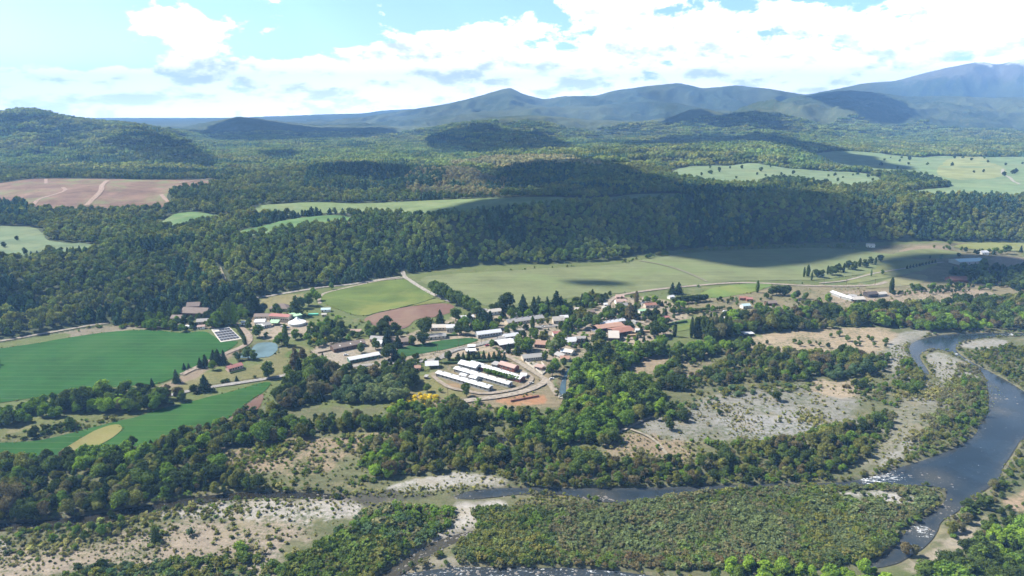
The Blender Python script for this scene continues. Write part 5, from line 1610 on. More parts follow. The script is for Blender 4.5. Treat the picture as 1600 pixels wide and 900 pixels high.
TPL['wood'] = [broad_mesh('wood_a', 61, 260, .058, 7, .24, .35, .82, .20, True), broad_mesh('wood_b', 62, 260, .060, 5, .22, .4, .80, .24, True),
               broad_mesh('wood_c', 63, 260, .055, 9, .26, .34, .86, .18, True), broad_mesh('wood_d', 64, 260, .058, 6, .18, .35, .85, .20, True)]
TPL['pinewood'] = [conifer_mesh('pine_a', 71, 200, .065, .36, True, .5), conifer_mesh('pine_b', 72, 200, .07, .30, True, .5)]
TPL['clump'] = [clump_mesh('clump_a', 81, False), clump_mesh('clump_b', 82, False), clump_mesh('clump_c', 83, False)]
TPL['pineclump'] = [clump_mesh('pineclump_a', 84, True), clump_mesh('pineclump_b', 85, True)]


def trunk_mesh(name, r0, h, lean=0.0):
    n = 7; V = []; F = []
    for k, (z, r) in enumerate(((0, r0 * 1.35), (.06 * h, r0), (.5 * h, r0 * .75), (h, r0 * .3))):
        for i in range(n):
            a = i / n * 2 * math.pi
            V.append((math.cos(a) * r + lean * z, math.sin(a) * r, z))
        if k:
            for i in range(n):
                F.append(((k - 1) * n + i, (k - 1) * n + (i + 1) % n, k * n + (i + 1) % n, k * n + i))
    # two forks
    for a in (0.6, 3.6):
        b = len(V)
        p0 = np.array([lean * h * .45, 0, h * .45]); p1 = np.array([math.cos(a) * h * .3, math.sin(a) * h * .3, h * .85])
        for p, r in ((p0, r0 * .5), (p1, r0 * .15)):
            for i in range(4):
                q = i * math.pi / 2
                V.append((p[0] + math.cos(q) * r, p[1] + math.sin(q) * r, p[2]))
        for i in range(4):
            F.append((b + i, b + (i + 1) % 4, b + 4 + (i + 1) % 4, b + 4 + i))
    me = bpy.data.meshes.new(name)
    me.from_pydata([tuple(v) for v in V], [], F); me.materials.append(M_BARK)
    me.polygons.foreach_set('use_smooth', np.ones(len(F), bool))
    return me


TRUNK = {'broad': trunk_mesh('trunk_broad', .024, .62, .03), 'conifer': trunk_mesh('trunk_conifer', .018, .9), 'poplar': trunk_mesh('trunk_poplar', .015, .85)}

T_DARK = (.050, .074, .026); T_MID = (.088, .130, .034); T_GREEN = (.105, .175, .034); T_BRIGHT = (.165, .255, .040)
T_OLIVE = (.140, .150, .048); T_TEAL = (.078, .125, .070); T_GREY = (.135, .132, .078); T_BROWN = (.122, .104, .062); T_YEL = (.28, .28, .04)
T_ISLE = (.112, .142, .070); T_SPARSE = (.22, .215, .095); T_DUSTY = (.205, .190, .120); T_FRESH = (.165, .19, .065)
T_PINE = (.032, .054, .028); T_WILLOW = (.150, .180, .078); T_GORSE = (.55, .42, .03); T_PALE = (.17, .21, .11)
TN = {T_ISLE: 'grey-green', T_SPARSE: 'olive', T_DUSTY: 'dusty', T_FRESH: 'light green', T_DARK: 'dark green', T_MID: 'mid green', T_GREEN: 'fresh green', T_BRIGHT: 'bright green', T_OLIVE: 'olive', T_TEAL: 'blue-green', T_GREY: 'greyish', T_BROWN: 'brownish',
      T_YEL: 'yellow-green', T_PINE: 'blackish green', T_WILLOW: 'silvery green', T_GORSE: 'yellow flowering', T_PALE: 'pale green'}

# ------------------------------------------------------------------ where plants grow
NOGO = [PG[k] for k in OUT if k not in ('pasture_edge', 'dry_patch', 'yellow_field')]
NOGO_ROAD = [(np.vstack([A, B[::-1]])) for n, c, C, A, B in ROADP]


def free(x, y, margin=2.5, roads=True):
    ok = np.ones(x.shape, bool)
    for P in NOGO + (NOGO_ROAD if roads else []) + NOGO_HOUSE:
        m = ok & (x > P[:, 0].min() - margin) & (x < P[:, 0].max() + margin) & (y > P[:, 1].min() - margin) & (y < P[:, 1].max() + margin)
        if m.any():
            ok[m] &= sdist(x[m], y[m], P) < -margin
    return ok


# (where, outline, spacing m, height range, share kept, [(kind, weight, [tints])])
R = []
def reg(where, pts, sp, h, keep, kinds, margin=2.0):
    big = h[1] > 5.5
    R.append((where, pts, sp * (.80 if keep > .55 and margin > -100 else .9 if margin > -100 else 1.25), (h[0] * (1.05 if big else 1.05), h[1] * (1.06 if big else 1.1)), keep, kinds, margin))

DEC = [T_GREEN, T_BRIGHT, T_MID, T_MID, T_DARK, T_GREEN, T_OLIVE, T_DARK]
MIX = [T_MID, T_DARK, T_OLIVE, T_GREY, T_GREEN, T_DARK, T_MID, T_OLIVE, T_BROWN]
reg('in the thicket between the lower crop field and the river', [(-90, 742), (0, 730), (60, 724), (110, 715), (160, 710), (230, 698), (262, 694), (330, 670), (385, 652), (440, 642), (440, 655), (560, 660), (640, 655), (640, 668), (520, 677), (440, 691), (350, 702), (330, 716), (340, 735), (390, 752), (410, 766), (330, 775), (250, 787), (190, 798), (140, 806), (60, 815), (-90, 822)],
    6.0, (6, 11), .93, [('broad', 6, DEC + MIX + [T_DARK, T_MID]), ('shrub', 2, MIX + DEC), ('conifer', .35, [T_DARK, T_PINE])], 0.3)
reg('at the left end of the near river bank', [(-90, 835), (0, 826), (60, 822), (150, 812), (210, 812), (150, 845), (80, 855), (0, 850), (-90, 860)], 7, (3.5, 7), .6, [('broad', 3, DEC), ('shrub', 4, MIX)])
reg('in the big wood east of the canal', [(893, 575), (920, 556), (960, 546), (1010, 549), (1040, 547), (1050, 556), (1010, 560), (985, 575), (960, 590), (1000, 600), (1020, 612), (1040, 640), (1078, 650), (1070, 662), (1010, 658), (990, 665), (960, 674), (965, 690), (930, 702), (900, 692), (860, 702), (800, 702), (790, 692), (860, 677), (880, 640), (886, 622), (890, 600)],
    6.4, (7, 12), .95, [('broad', 6, DEC + [T_GREEN, T_BRIGHT, T_MID]), ('shrub', 1, DEC)])
reg('in the mixed wood south of the long sheds', [(560, 672), (600, 652), (640, 640), (700, 640), (740, 645), (800, 640), (880, 640), (860, 677), (800, 672), (750, 684), (720, 700), (640, 690)],
    6.2, (5, 10), .9, [('broad', 5, MIX + DEC), ('shrub', 3, MIX + DEC)])
reg('in the belt along the north bank of the channel', [(560, 738), (570, 702), (640, 692), (720, 702), (800, 704), (900, 706), (950, 716), (1040, 726), (1080, 724), (1130, 706), (1200, 694), (1262, 684), (1330, 664), (1385, 642), (1400, 650), (1385, 690), (1350, 715), (1300, 749), (1200, 754), (1050, 759), (900, 762), (822, 760), (800, 750), (740, 735), (670, 738), (620, 748)],
    5.2, (4.5, 8.5), .93, [('broad', 5, MIX + [T_MID, T_DARK, T_OLIVE]), ('shrub', 4, MIX)], 0.3)
reg('on the inner bank of the big river bend', [(1360, 740), (1395, 722), (1430, 702), (1475, 660), (1490, 640), (1500, 615), (1500, 590), (1541, 602), (1543, 645), (1523, 666), (1520, 678), (1490, 696), (1440, 716), (1400, 728)],
    4.6, (3.5, 7), .95, [('broad', 3, [T_OLIVE, T_MID, T_GREY, T_GREEN]), ('shrub', 5, [T_GREY, T_OLIVE, T_WILLOW, T_MID])], 0.3)
reg('in the willow brush on the gravel spit', [(1490, 590), (1500, 565), (1535, 583), (1540, 600), (1500, 640), (1440, 700), (1400, 720), (1420, 690), (1460, 650), (1470, 610)], 4.0, (1.8, 3.5), .9, [('shrub', 5, [T_GREY, T_WILLOW, T_OLIVE])])
reg('on the stony ground inside the bend', [(1380, 560), (1420, 575), (1450, 600), (1480, 620), (1440, 680), (1400, 715), (1340, 745), (1350, 712), (1390, 660), (1400, 610)], 4.2, (1, 3.2), .55, [('scrub', 8, [T_SPARSE, T_DUSTY, T_FRESH, T_OLIVE, T_SPARSE]), ('shrub', 1, [T_OLIVE, T_GREEN])])
reg('in the green strip inside the bend', [(1405, 570), (1430, 565), (1445, 590), (1440, 615), (1405, 620), (1390, 600)], 5, (4, 7), .9, [('broad', 4, [T_MID, T_GREEN, T_OLIVE]), ('shrub', 2, [T_OLIVE])])
reg('west of the bend among sandy patches', [(1300, 600), (1390, 600), (1410, 640), (1385, 690), (1340, 700), (1290, 690), (1330, 660), (1350, 630)], 6, (2.5, 5.5), .6, [('broad', 2, MIX), ('shrub', 5, MIX + [T_GREEN])])
reg('in the long wood behind the sandy pasture', [(1085, 530), (1095, 512), (1130, 505), (1190, 503), (1225, 492), (1300, 484), (1340, 492), (1400, 484), (1480, 478), (1560, 470), (1600, 466), (1760, 470), (1760, 514), (1600, 518), (1530, 516), (1470, 518), (1440, 518), (1412, 513), (1350, 510), (1300, 514), (1232, 518), (1150, 527), (1112, 535)],
    8, (8, 14), .93, [('broad', 6, DEC + [T_MID, T_DARK]), ('shrub', 1, MIX), ('broad', 1.5, [T_BROWN, T_GREY])])
reg('in the wood between sandy clearing and gravel plain', [(1020, 602), (1030, 582), (1060, 579), (1080, 590), (1110, 576), (1130, 560), (1180, 553), (1230, 557), (1300, 556), (1380, 558), (1398, 566), (1380, 580), (1340, 590), (1290, 595), (1200, 597), (1120, 600), (1080, 610), (1040, 612)],
    6, (5, 10), .93, [('broad', 5, MIX + [T_MID, T_DARK, T_TEAL]), ('shrub', 2, MIX)])
reg('in the strip above the sandy clearing', [(1045, 562), (1080, 545), (1160, 540), (1180, 548), (1150, 556), (1110, 556), (1070, 580), (1040, 582)], 8, (6, 11), .6, [('broad', 5, DEC + [T_BROWN])])
reg('scattered on the gravel plain', [(1060, 640), (1120, 605), (1230, 598), (1330, 600), (1340, 630), (1320, 662), (1200, 690), (1090, 685), (1040, 690), (985, 665), (1010, 655)], 3.6, (.7, 2.2), .42, [('scrub', 8, [T_SPARSE, T_DUSTY, T_FRESH, T_OLIVE, T_SPARSE])])
reg('scattered on the sand south of the gravel plain', [(940, 700), (980, 675), (1060, 690), (1200, 688), (1250, 685), (1130, 708), (1080, 722), (1000, 724), (950, 718)], 5.2, (1.2, 3.2), .55, [('shrub', 4, MIX), ('scrub', 6, [T_SPARSE, T_DUSTY, T_FRESH, T_OLIVE, T_SPARSE])])
reg('on the south edge of the gravel plain', [(1090, 690), (1200, 690), (1270, 678), (1320, 655), (1330, 668), (1262, 690), (1200, 700), (1130, 712)], 4.5, (2.5, 5), .85, [('shrub', 5, [T_GREEN, T_OLIVE, T_MID])])
reg('north edge of the gravel plain', [(1040, 640), (1080, 615), (1160, 602), (1290, 598), (1280, 612), (1180, 618), (1110, 630), (1070, 648)], 5, (2, 4.5), .6, [('shrub', 5, [T_TEAL, T_OLIVE, T_WILLOW])])
reg('in the willow island between the two channels', [(728, 800), (790, 790), (860, 797), (905, 785), (960, 790), (1020, 782), (1085, 772), (1150, 764), (1250, 761), (1330, 761), (1440, 761), (1472, 772), (1450, 797), (1420, 814), (1400, 835), (1388, 858), (1370, 872), (1300, 886), (1200, 888), (1050, 890), (950, 884), (850, 880), (760, 880), (720, 878), (702, 862), (722, 842), (755, 822)],
    2.1, (1.7, 3.0), .95, [('scrub', 8, [T_ISLE, T_OLIVE, T_MID, T_ISLE, T_GREY, T_ISLE])], 1.0)
reg('on the willow island', [(760, 840), (850, 805), (950, 800), (1100, 800), (1300, 800), (1420, 815), (1390, 855), (1200, 880), (950, 880), (800, 870)], 6.5, (2.8, 4.2), .16, [('shrub', 5, [T_OLIVE, T_MID, T_WILLOW])], 1.0)
reg('at the west end of the willow island', [(730, 830), (780, 810), (880, 800), (900, 830), (860, 870), (760, 878), (712, 860)], 4.4, (2.6, 4.8), .85, [('shrub', 5, [T_OLIVE, T_MID, T_DARK, T_GREEN, T_GREY])], 1.0)
reg('in the reeds beside the channel', [(800, 785), (830, 775), (900, 778), (925, 782), (870, 795), (810, 805)], 2.6, (1, 2), .9, [('scrub', 1, [T_SPARSE, T_DUSTY, T_FRESH, T_OLIVE, T_SPARSE])], .5)
reg('in the dense shrubs left of the gravel stream', [(560, 800), (640, 790), (700, 797), (716, 806), (700, 828), (655, 852), (625, 870), (595, 893), (560, 915), (430, 925), (440, 885), (500, 852), (540, 822)],
    3.7, (2.8, 5), .93, [('shrub', 5, [T_MID, T_OLIVE, T_DARK, T_TEAL, T_GREEN]), ('scrub', 2, [T_MID, T_OLIVE, T_DARK, T_GREY])], 1.0)
reg('along the lower left edge', [(60, 925), (100, 892), (200, 882), (330, 872), (430, 868), (450, 925)], 4.2, (2.6, 4.8), .85, [('shrub', 5, [T_MID, T_OLIVE, T_TEAL, T_WILLOW]), ('scrub', 2, [T_MID, T_OLIVE, T_DARK, T_GREY])])
reg('scattered over the sandy ground left of the stream', [(-90, 850), (60, 838), (180, 810), (300, 792), (420, 784), (560, 795), (540, 830), (440, 880), (200, 892), (100, 900), (-90, 925)], 3.1, (.8, 2.6), .55, [('shrub', 2, MIX + [T_GREEN]), ('scrub', 8, [T_SPARSE, T_DUSTY, T_FRESH, T_OLIVE, T_SPARSE])])
reg('on the stony bank of the channel', [(190, 812), (300, 788), (420, 778), (700, 790), (700, 800), (560, 800), (400, 800), (240, 818)], 3.0, (1, 2.4), .6, [('scrub', 8, [T_SPARSE, T_DUSTY, T_FRESH, T_OLIVE, T_SPARSE])], .3)
reg('between the channel and the white gravel bar', [(500, 772), (600, 765), (700, 758), (790, 757), (720, 770), (640, 778), (540, 778)], 3.4, (1, 2.6), .7, [('scrub', 5, [T_SPARSE, T_DUSTY, T_FRESH, T_OLIVE, T_SPARSE]), ('shrub', 1, [T_OLIVE])], -3)
reg('scattered over the sandy clearing north of the channel', [(335, 712), (430, 694), (520, 686), (640, 672), (720, 700), (640, 695), (575, 702), (560, 740), (600, 755), (500, 768), (420, 762), (395, 752), (345, 735)], 4.6, (1.2, 3.6), .68, [('shrub', 5, [T_OLIVE, T_GREEN, T_MID]), ('scrub', 6, [T_SPARSE, T_DUSTY, T_FRESH, T_OLIVE, T_SPARSE])])
reg('in the clump above the channel bend', [(560, 745), (570, 715), (620, 705), (640, 735), (610, 750)], 6, (5, 9), .9, [('broad', 5, [T_GREEN, T_BRIGHT, T_MID])])
reg('by the yellow gorse', [(600, 640), (690, 622), (760, 632), (780, 640), (700, 645), (640, 645)], 4.6, (1.4, 3.6), .6, [('shrub', 4, [T_OLIVE, T_MID, T_GREEN]), ('scrub', 3, [T_SPARSE, T_DUSTY, T_FRESH, T_OLIVE, T_SPARSE])])
reg('in the gorse patch', [(600, 640), (620, 626), (650, 616), (690, 620), (680, 632), (640, 640)], 3.4, (1.2, 2.4), .75, [('shrub', 4, [T_GORSE, T_GORSE, T_YEL])])
reg('in the grove of blue-green trees', [(512, 628), (528, 606), (560, 600), (600, 598), (642, 612), (640, 626), (560, 632)], 6, (8, 11), .95, [('broad', 5, [T_TEAL, T_TEAL, T_PALE])])
reg('in the dark tree belt behind the blue-green grove', [(440, 618), (470, 588), (500, 580), (540, 598), (600, 590), (650, 592), (652, 612), (600, 600), (540, 602), (515, 622), (470, 640), (430, 640)], 7.2, (9, 14), .82, [('broad', 4, [T_BROWN, T_DARK, T_GREY, T_MID]), ('conifer', 1.2, [T_PINE, T_DARK])])
reg('in the hedge belt between the crop fields', [(-90, 655), (0, 648), (40, 638), (100, 627), (160, 616), (225, 608), (240, 618), (285, 622), (288, 634), (235, 643), (190, 648), (150, 645), (110, 648), (60, 658), (0, 668), (-90, 672)], 6.8, (7, 12), .92, [('broad', 6, [T_GREEN, T_BRIGHT, T_MID, T_DARK, T_GREEN]), ('shrub', 1, MIX)])
reg('in the small copse beside the lower crop field', [(30, 688), (60, 672), (112, 662), (114, 672), (80, 680), (50, 690)], 5, (4, 7), .9, [('broad', 2, [T_DARK, T_MID]), ('shrub', 3, [T_DARK, T_MID])])
reg('on the rough strip below the hedge belt', [(-90, 692), (0, 684), (60, 662), (140, 655), (200, 652), (180, 660), (100, 676), (0, 690), (-90, 697)], 5, (1, 3), .45, [('shrub', 3, [T_OLIVE, T_GREEN])])
reg('in the far-left clump inside the crop field', [(-90, 572), (0, 571), (28, 566), (40, 562), (64, 568), (45, 574), (0, 577), (-90, 580)], 6, (5, 9), .95, [('broad', 4, [T_DARK, T_MID])], -40)
reg('in the lower right woods', [(1436, 915), (1470, 880), (1520, 858), (1560, 842), (1600, 834), (1760, 820), (1760, 960), (1420, 960)], 6.4, (7, 11), .92, [('broad', 5, [T_DARK, T_MID, T_GREEN, T_BRIGHT]), ('conifer', .5, [T_PINE])])
reg('on the right bank of the river', [(1465, 845), (1500, 803), (1540, 768), (1572, 738), (1600, 700), (1680, 690), (1680, 730), (1600, 752), (1560, 785), (1520, 812), (1490, 850)], 5.6, (4.5, 8), .9, [('broad', 4, [T_DARK, T_MID, T_OLIVE, T_GREY]), ('shrub', 3, MIX)])
reg('among the sandy paths in the lower right corner', [(1520, 850), (1560, 800), (1610, 770), (1700, 750), (1700, 830), (1600, 840), (1560, 850)], 6, (3, 7), .7, [('broad', 3, [T_DARK, T_MID]), ('shrub', 3, [T_MID, T_BROWN])])
reg('at the foot of the frame beside the rapids', [(1010, 930), (1060, 905), (1150, 897), (1250, 892), (1330, 890), (1380, 892), (1400, 960), (1000, 960)], 6.4, (5, 9), .9, [('broad', 4, [T_BRIGHT, T_GREEN, T_BRIGHT, T_MID]), ('shrub', 2, [T_BRIGHT, T_GREY])])
reg('on the far bank east of the bend', [(1498, 550), (1530, 546), (1600, 540), (1760, 545), (1760, 645), (1645, 628), (1602, 608), (1570, 588), (1540, 572)], 5, (3, 6), .93, [('broad', 2, [T_MID, T_OLIVE]), ('shrub', 5, [T_GREY, T_OLIVE, T_MID, T_WILLOW])])
reg('scattered over the sandy pasture', [(1150, 530), (1200, 535), (1390, 515), (1400, 545), (1380, 556), (1300, 556), (1230, 556), (1170, 545)], 15, (3, 6), .22, [('broad', 4, [T_MID, T_DARK])])
reg('below the wood edge on the track', [(-90, 545), (0, 536), (60, 526), (130, 517), (200, 513), (230, 512), (230, 506), (130, 512), (60, 522), (-90, 540)], 6, (2, 4), .5, [('shrub', 3, [T_OLIVE, T_GREEN])])
reg('along the foot of the wooded slope', [(640, 438), (700, 428), (800, 422), (900, 416), (970, 412), (1000, 402), (1100, 389), (1250, 384), (1350, 382), (1340, 390), (1250, 388), (1100, 394), (1000, 408), (960, 416), (800, 426), (700, 432), (650, 442)], 9, (4, 9), .6, [('broad', 3, [T_MID, T_OLIVE]), ('shrub', 3, [T_MID])], .5)
reg('around the eastern farm', [(1385, 402), (1440, 392), (1500, 378), (1600, 375), (1700, 376), (1700, 400), (1600, 400), (1500, 402), (1440, 412)], 14, (6, 11), .38, [('broad', 3, [T_MID, T_DARK]), ('conifer', 1, [T_PINE])])
reg('in the farm belt by the pale shed', [(1500, 445), (1480, 425), (1530, 418), (1600, 422), (1700, 430), (1700, 470), (1600, 458), (1560, 448)], 10, (8, 13), .8, [('broad', 4, [T_DARK, T_MID]), ('conifer', 1, [T_PINE])])
reg('in the dark belt at the barley field corner', [(1200, 432), (1260, 425), (1320, 410), (1375, 400), (1380, 412), (1330, 432), (1270, 440)], 9, (7, 13), .0, [('broad', 4, [T_DARK])])
reg('in the row of bushes by the long track', [(1380, 462), (1440, 448), (1500, 446), (1560, 452), (1500, 458), (1420, 462), (1300, 470)], 9, (4, 8), .7, [('broad', 4, [T_MID, T_GREEN, T_DARK])])
reg('among the village houses', [(700, 500), (760, 483), (860, 478), (960, 462), (1060, 470), (1080, 500), (1040, 530), (950, 545), (890, 570), (820, 560), (740, 545), (700, 530)], 9, (4.5, 10), .6, [('broad', 6, DEC), ('conifer', 1, [T_PINE, T_DARK]), ('shrub', 2, DEC)], 3.0)
reg('along the northern village edge', [(800, 497), (850, 480), (900, 472), (960, 460), (965, 470), (930, 480), (870, 490), (820, 500)], 8.5, (6, 11), .75, [('broad', 5, DEC), ('conifer', 1.5, [T_DARK])], 3.0)
reg('in the gardens west of the main road', [(480, 545), (470, 520), (500, 505), (560, 515), (640, 515), (640, 528), (560, 530), (520, 540)], 9, (5, 11), .8, [('broad', 5, [T_DARK, T_MID, T_GREEN]), ('shrub', 1, [T_YEL])], 3.0)
reg('beside the long white shed', [(500, 600), (480, 575), (540, 572), (560, 590), (600, 585), (660, 575), (640, 590), (560, 600)], 8, (5, 10), .75, [('broad', 5, DEC), ('conifer', .7, [T_PINE])], 3.0)
reg('in the tree belt by the crop strip', [(580, 590), (590, 568), (620, 562), (700, 558), (705, 565), (660, 572), (640, 585)], 7, (6, 10), .8, [('broad', 5, [T_MID, T_DARK])], 2.0)
reg('around the school and pond', [(330, 512), (345, 490), (400, 480), (480, 478), (500, 500), (480, 530), (440, 540), (400, 528), (380, 505)], 11, (5, 10), .4, [('broad', 5, [T_MID, T_DARK, T_GREEN]), ('conifer', 1, [T_PINE])], 4.0)
reg('around the old mansion', [(240, 518), (200, 510), (250, 495), (330, 488), (400, 480), (405, 492), (345, 512), (300, 520)], 8, (6, 11), .72, [('broad', 5, [T_GREEN, T_MID, T_DARK])], 3.0)
reg('on the allotments beside the green pasture', [(480, 500), (500, 485), (560, 495), (590, 515), (540, 515)], 7, (1.5, 3.5), .4, [('shrub', 5, [T_GREEN, T_BRIGHT, T_OLIVE])], 2.0)
reg('in the eastern gardens', [(1070, 470), (1130, 470), (1280, 462), (1300, 480), (1240, 492), (1160, 500), (1080, 500)], 11, (4, 9), .5, [('broad', 5, DEC), ('conifer', .6, [T_DARK])], 3.0)
reg('in the clumps along the long field road', [(1010, 452), (1100, 444), (1180, 440), (1280, 443), (1280, 448), (1190, 447), (1100, 450), (1020, 460)], 11, (3, 7), .3, [('broad', 5, [T_MID, T_GREEN])], 2.5)
reg('around the bare yard east of the sheds', [(650, 600), (690, 610), (740, 622), (700, 632), (655, 622)], 8, (2, 5), .4, [('shrub', 3, [T_MID, T_OLIVE]), ('broad', 1, [T_MID])], 2.0)
reg('scattered on the upland meadow', [(1050, 272), (1150, 258), (1300, 268), (1375, 274), (1376, 290), (1310, 295), (1200, 286), (1110, 286)], 38, (9, 14), .3, [('broad', 3, [T_DARK, T_MID])], -900)
reg('in the copse on the upland meadow', [(1180, 290), (1200, 279), (1250, 283), (1300, 290), (1290, 296), (1220, 298)], 8, (9, 13), .8, [('broad', 3, [T_DARK, T_MID])], -900)
reg('scattered on the far right upland', [(1320, 245), (1600, 248), (1600, 275), (1460, 290), (1400, 270)], 55, (9, 14), .36, [('broad', 3, [T_DARK, T_MID])], -900)
reg('in the spinney on the right upland', [(1375, 285), (1400, 268), (1440, 275), (1490, 288), (1480, 293), (1410, 298)], 12, (9, 13), .85, [('broad', 3, [T_DARK, T_MID])], -900)

reg('over the flood plain', [(-90, 740), (300, 690), (440, 650), (640, 645), (880, 640), (1000, 620), (1060, 580), (1120, 556), (1230, 556), (1400, 560), (1500, 600), (1540, 640), (1500, 690), (1350, 745), (900, 758), (400, 768), (-90, 830)], 4.2, (.7, 2.1), .42, [('scrub', 8, [T_SPARSE, T_DUSTY, T_FRESH, T_OLIVE, T_SPARSE])], .5)
reg('over the near bank', [(-90, 830), (200, 800), (420, 780), (700, 790), (780, 800), (700, 860), (560, 920), (-90, 950)], 3.6, (.6, 1.7), .42, [('scrub', 8, [T_SPARSE, T_DUSTY, T_FRESH, T_OLIVE, T_SPARSE])], .5)
reg('over the gravel near the bend', [(1360, 560), (1420, 530), (1480, 548), (1545, 590), (1530, 660), (1400, 740), (1330, 745), (1360, 690), (1400, 640)], 3.0, (.6, 1.9), .40, [('scrub', 8, [T_SPARSE, T_DUSTY, T_FRESH, T_OLIVE, T_SPARSE])], .5)
reg('over the fields edges', [(-90, 700), (260, 640), (420, 600), (560, 590), (700, 630), (640, 660), (440, 650), (200, 700)], 4.5, (.5, 1.6), .35, [('scrub', 8, [T_SPARSE, T_DUSTY, T_FRESH, T_OLIVE, T_SPARSE])], .5)
reg('over the village ground', [(470, 560), (500, 510), (700, 490), (960, 460), (1250, 450), (1560, 445), (1560, 475), (1340, 490), (1090, 510), (950, 550), (880, 600), (760, 640), (640, 620)], 7, (.6, 2.0), .35, [('scrub', 8, [T_SPARSE, T_DUSTY, T_FRESH, T_OLIVE, T_SPARSE])], 1.5)

reg('along the south edge of the willow island', [(715, 872), (850, 868), (1000, 870), (1200, 872), (1340, 868), (1400, 845), (1388, 862), (1340, 884), (1200, 890), (1000, 890), (850, 884), (740, 882)], 4.2, (3, 5), .8, [('shrub', 5, [T_DARK, T_OLIVE, T_MID, T_BROWN])], 1.0)
reg('at the east tip of the willow island', [(1380, 850), (1400, 820), (1430, 800), (1450, 800), (1425, 820), (1410, 840), (1395, 858)], 4.6, (3.5, 6), .85, [('shrub', 5, [T_DARK, T_GREEN, T_MID])], 1.0)
reg('in the shallows at the east tip of the island', [(1440, 800), (1470, 785), (1490, 778), (1500, 770), (1485, 765), (1495, 785), (1460, 805)], 3.2, (.7, 1.6), .5, [('scrub', 5, [T_YEL, T_FRESH])], -30)
reg('on the weed banks inside the river', [(1545, 600), (1558, 604), (1568, 615), (1560, 628), (1550, 640), (1545, 620)], 2.6, (.5, 1.2), .5, [('scrub', 5, [T_YEL, T_FRESH])], -30)

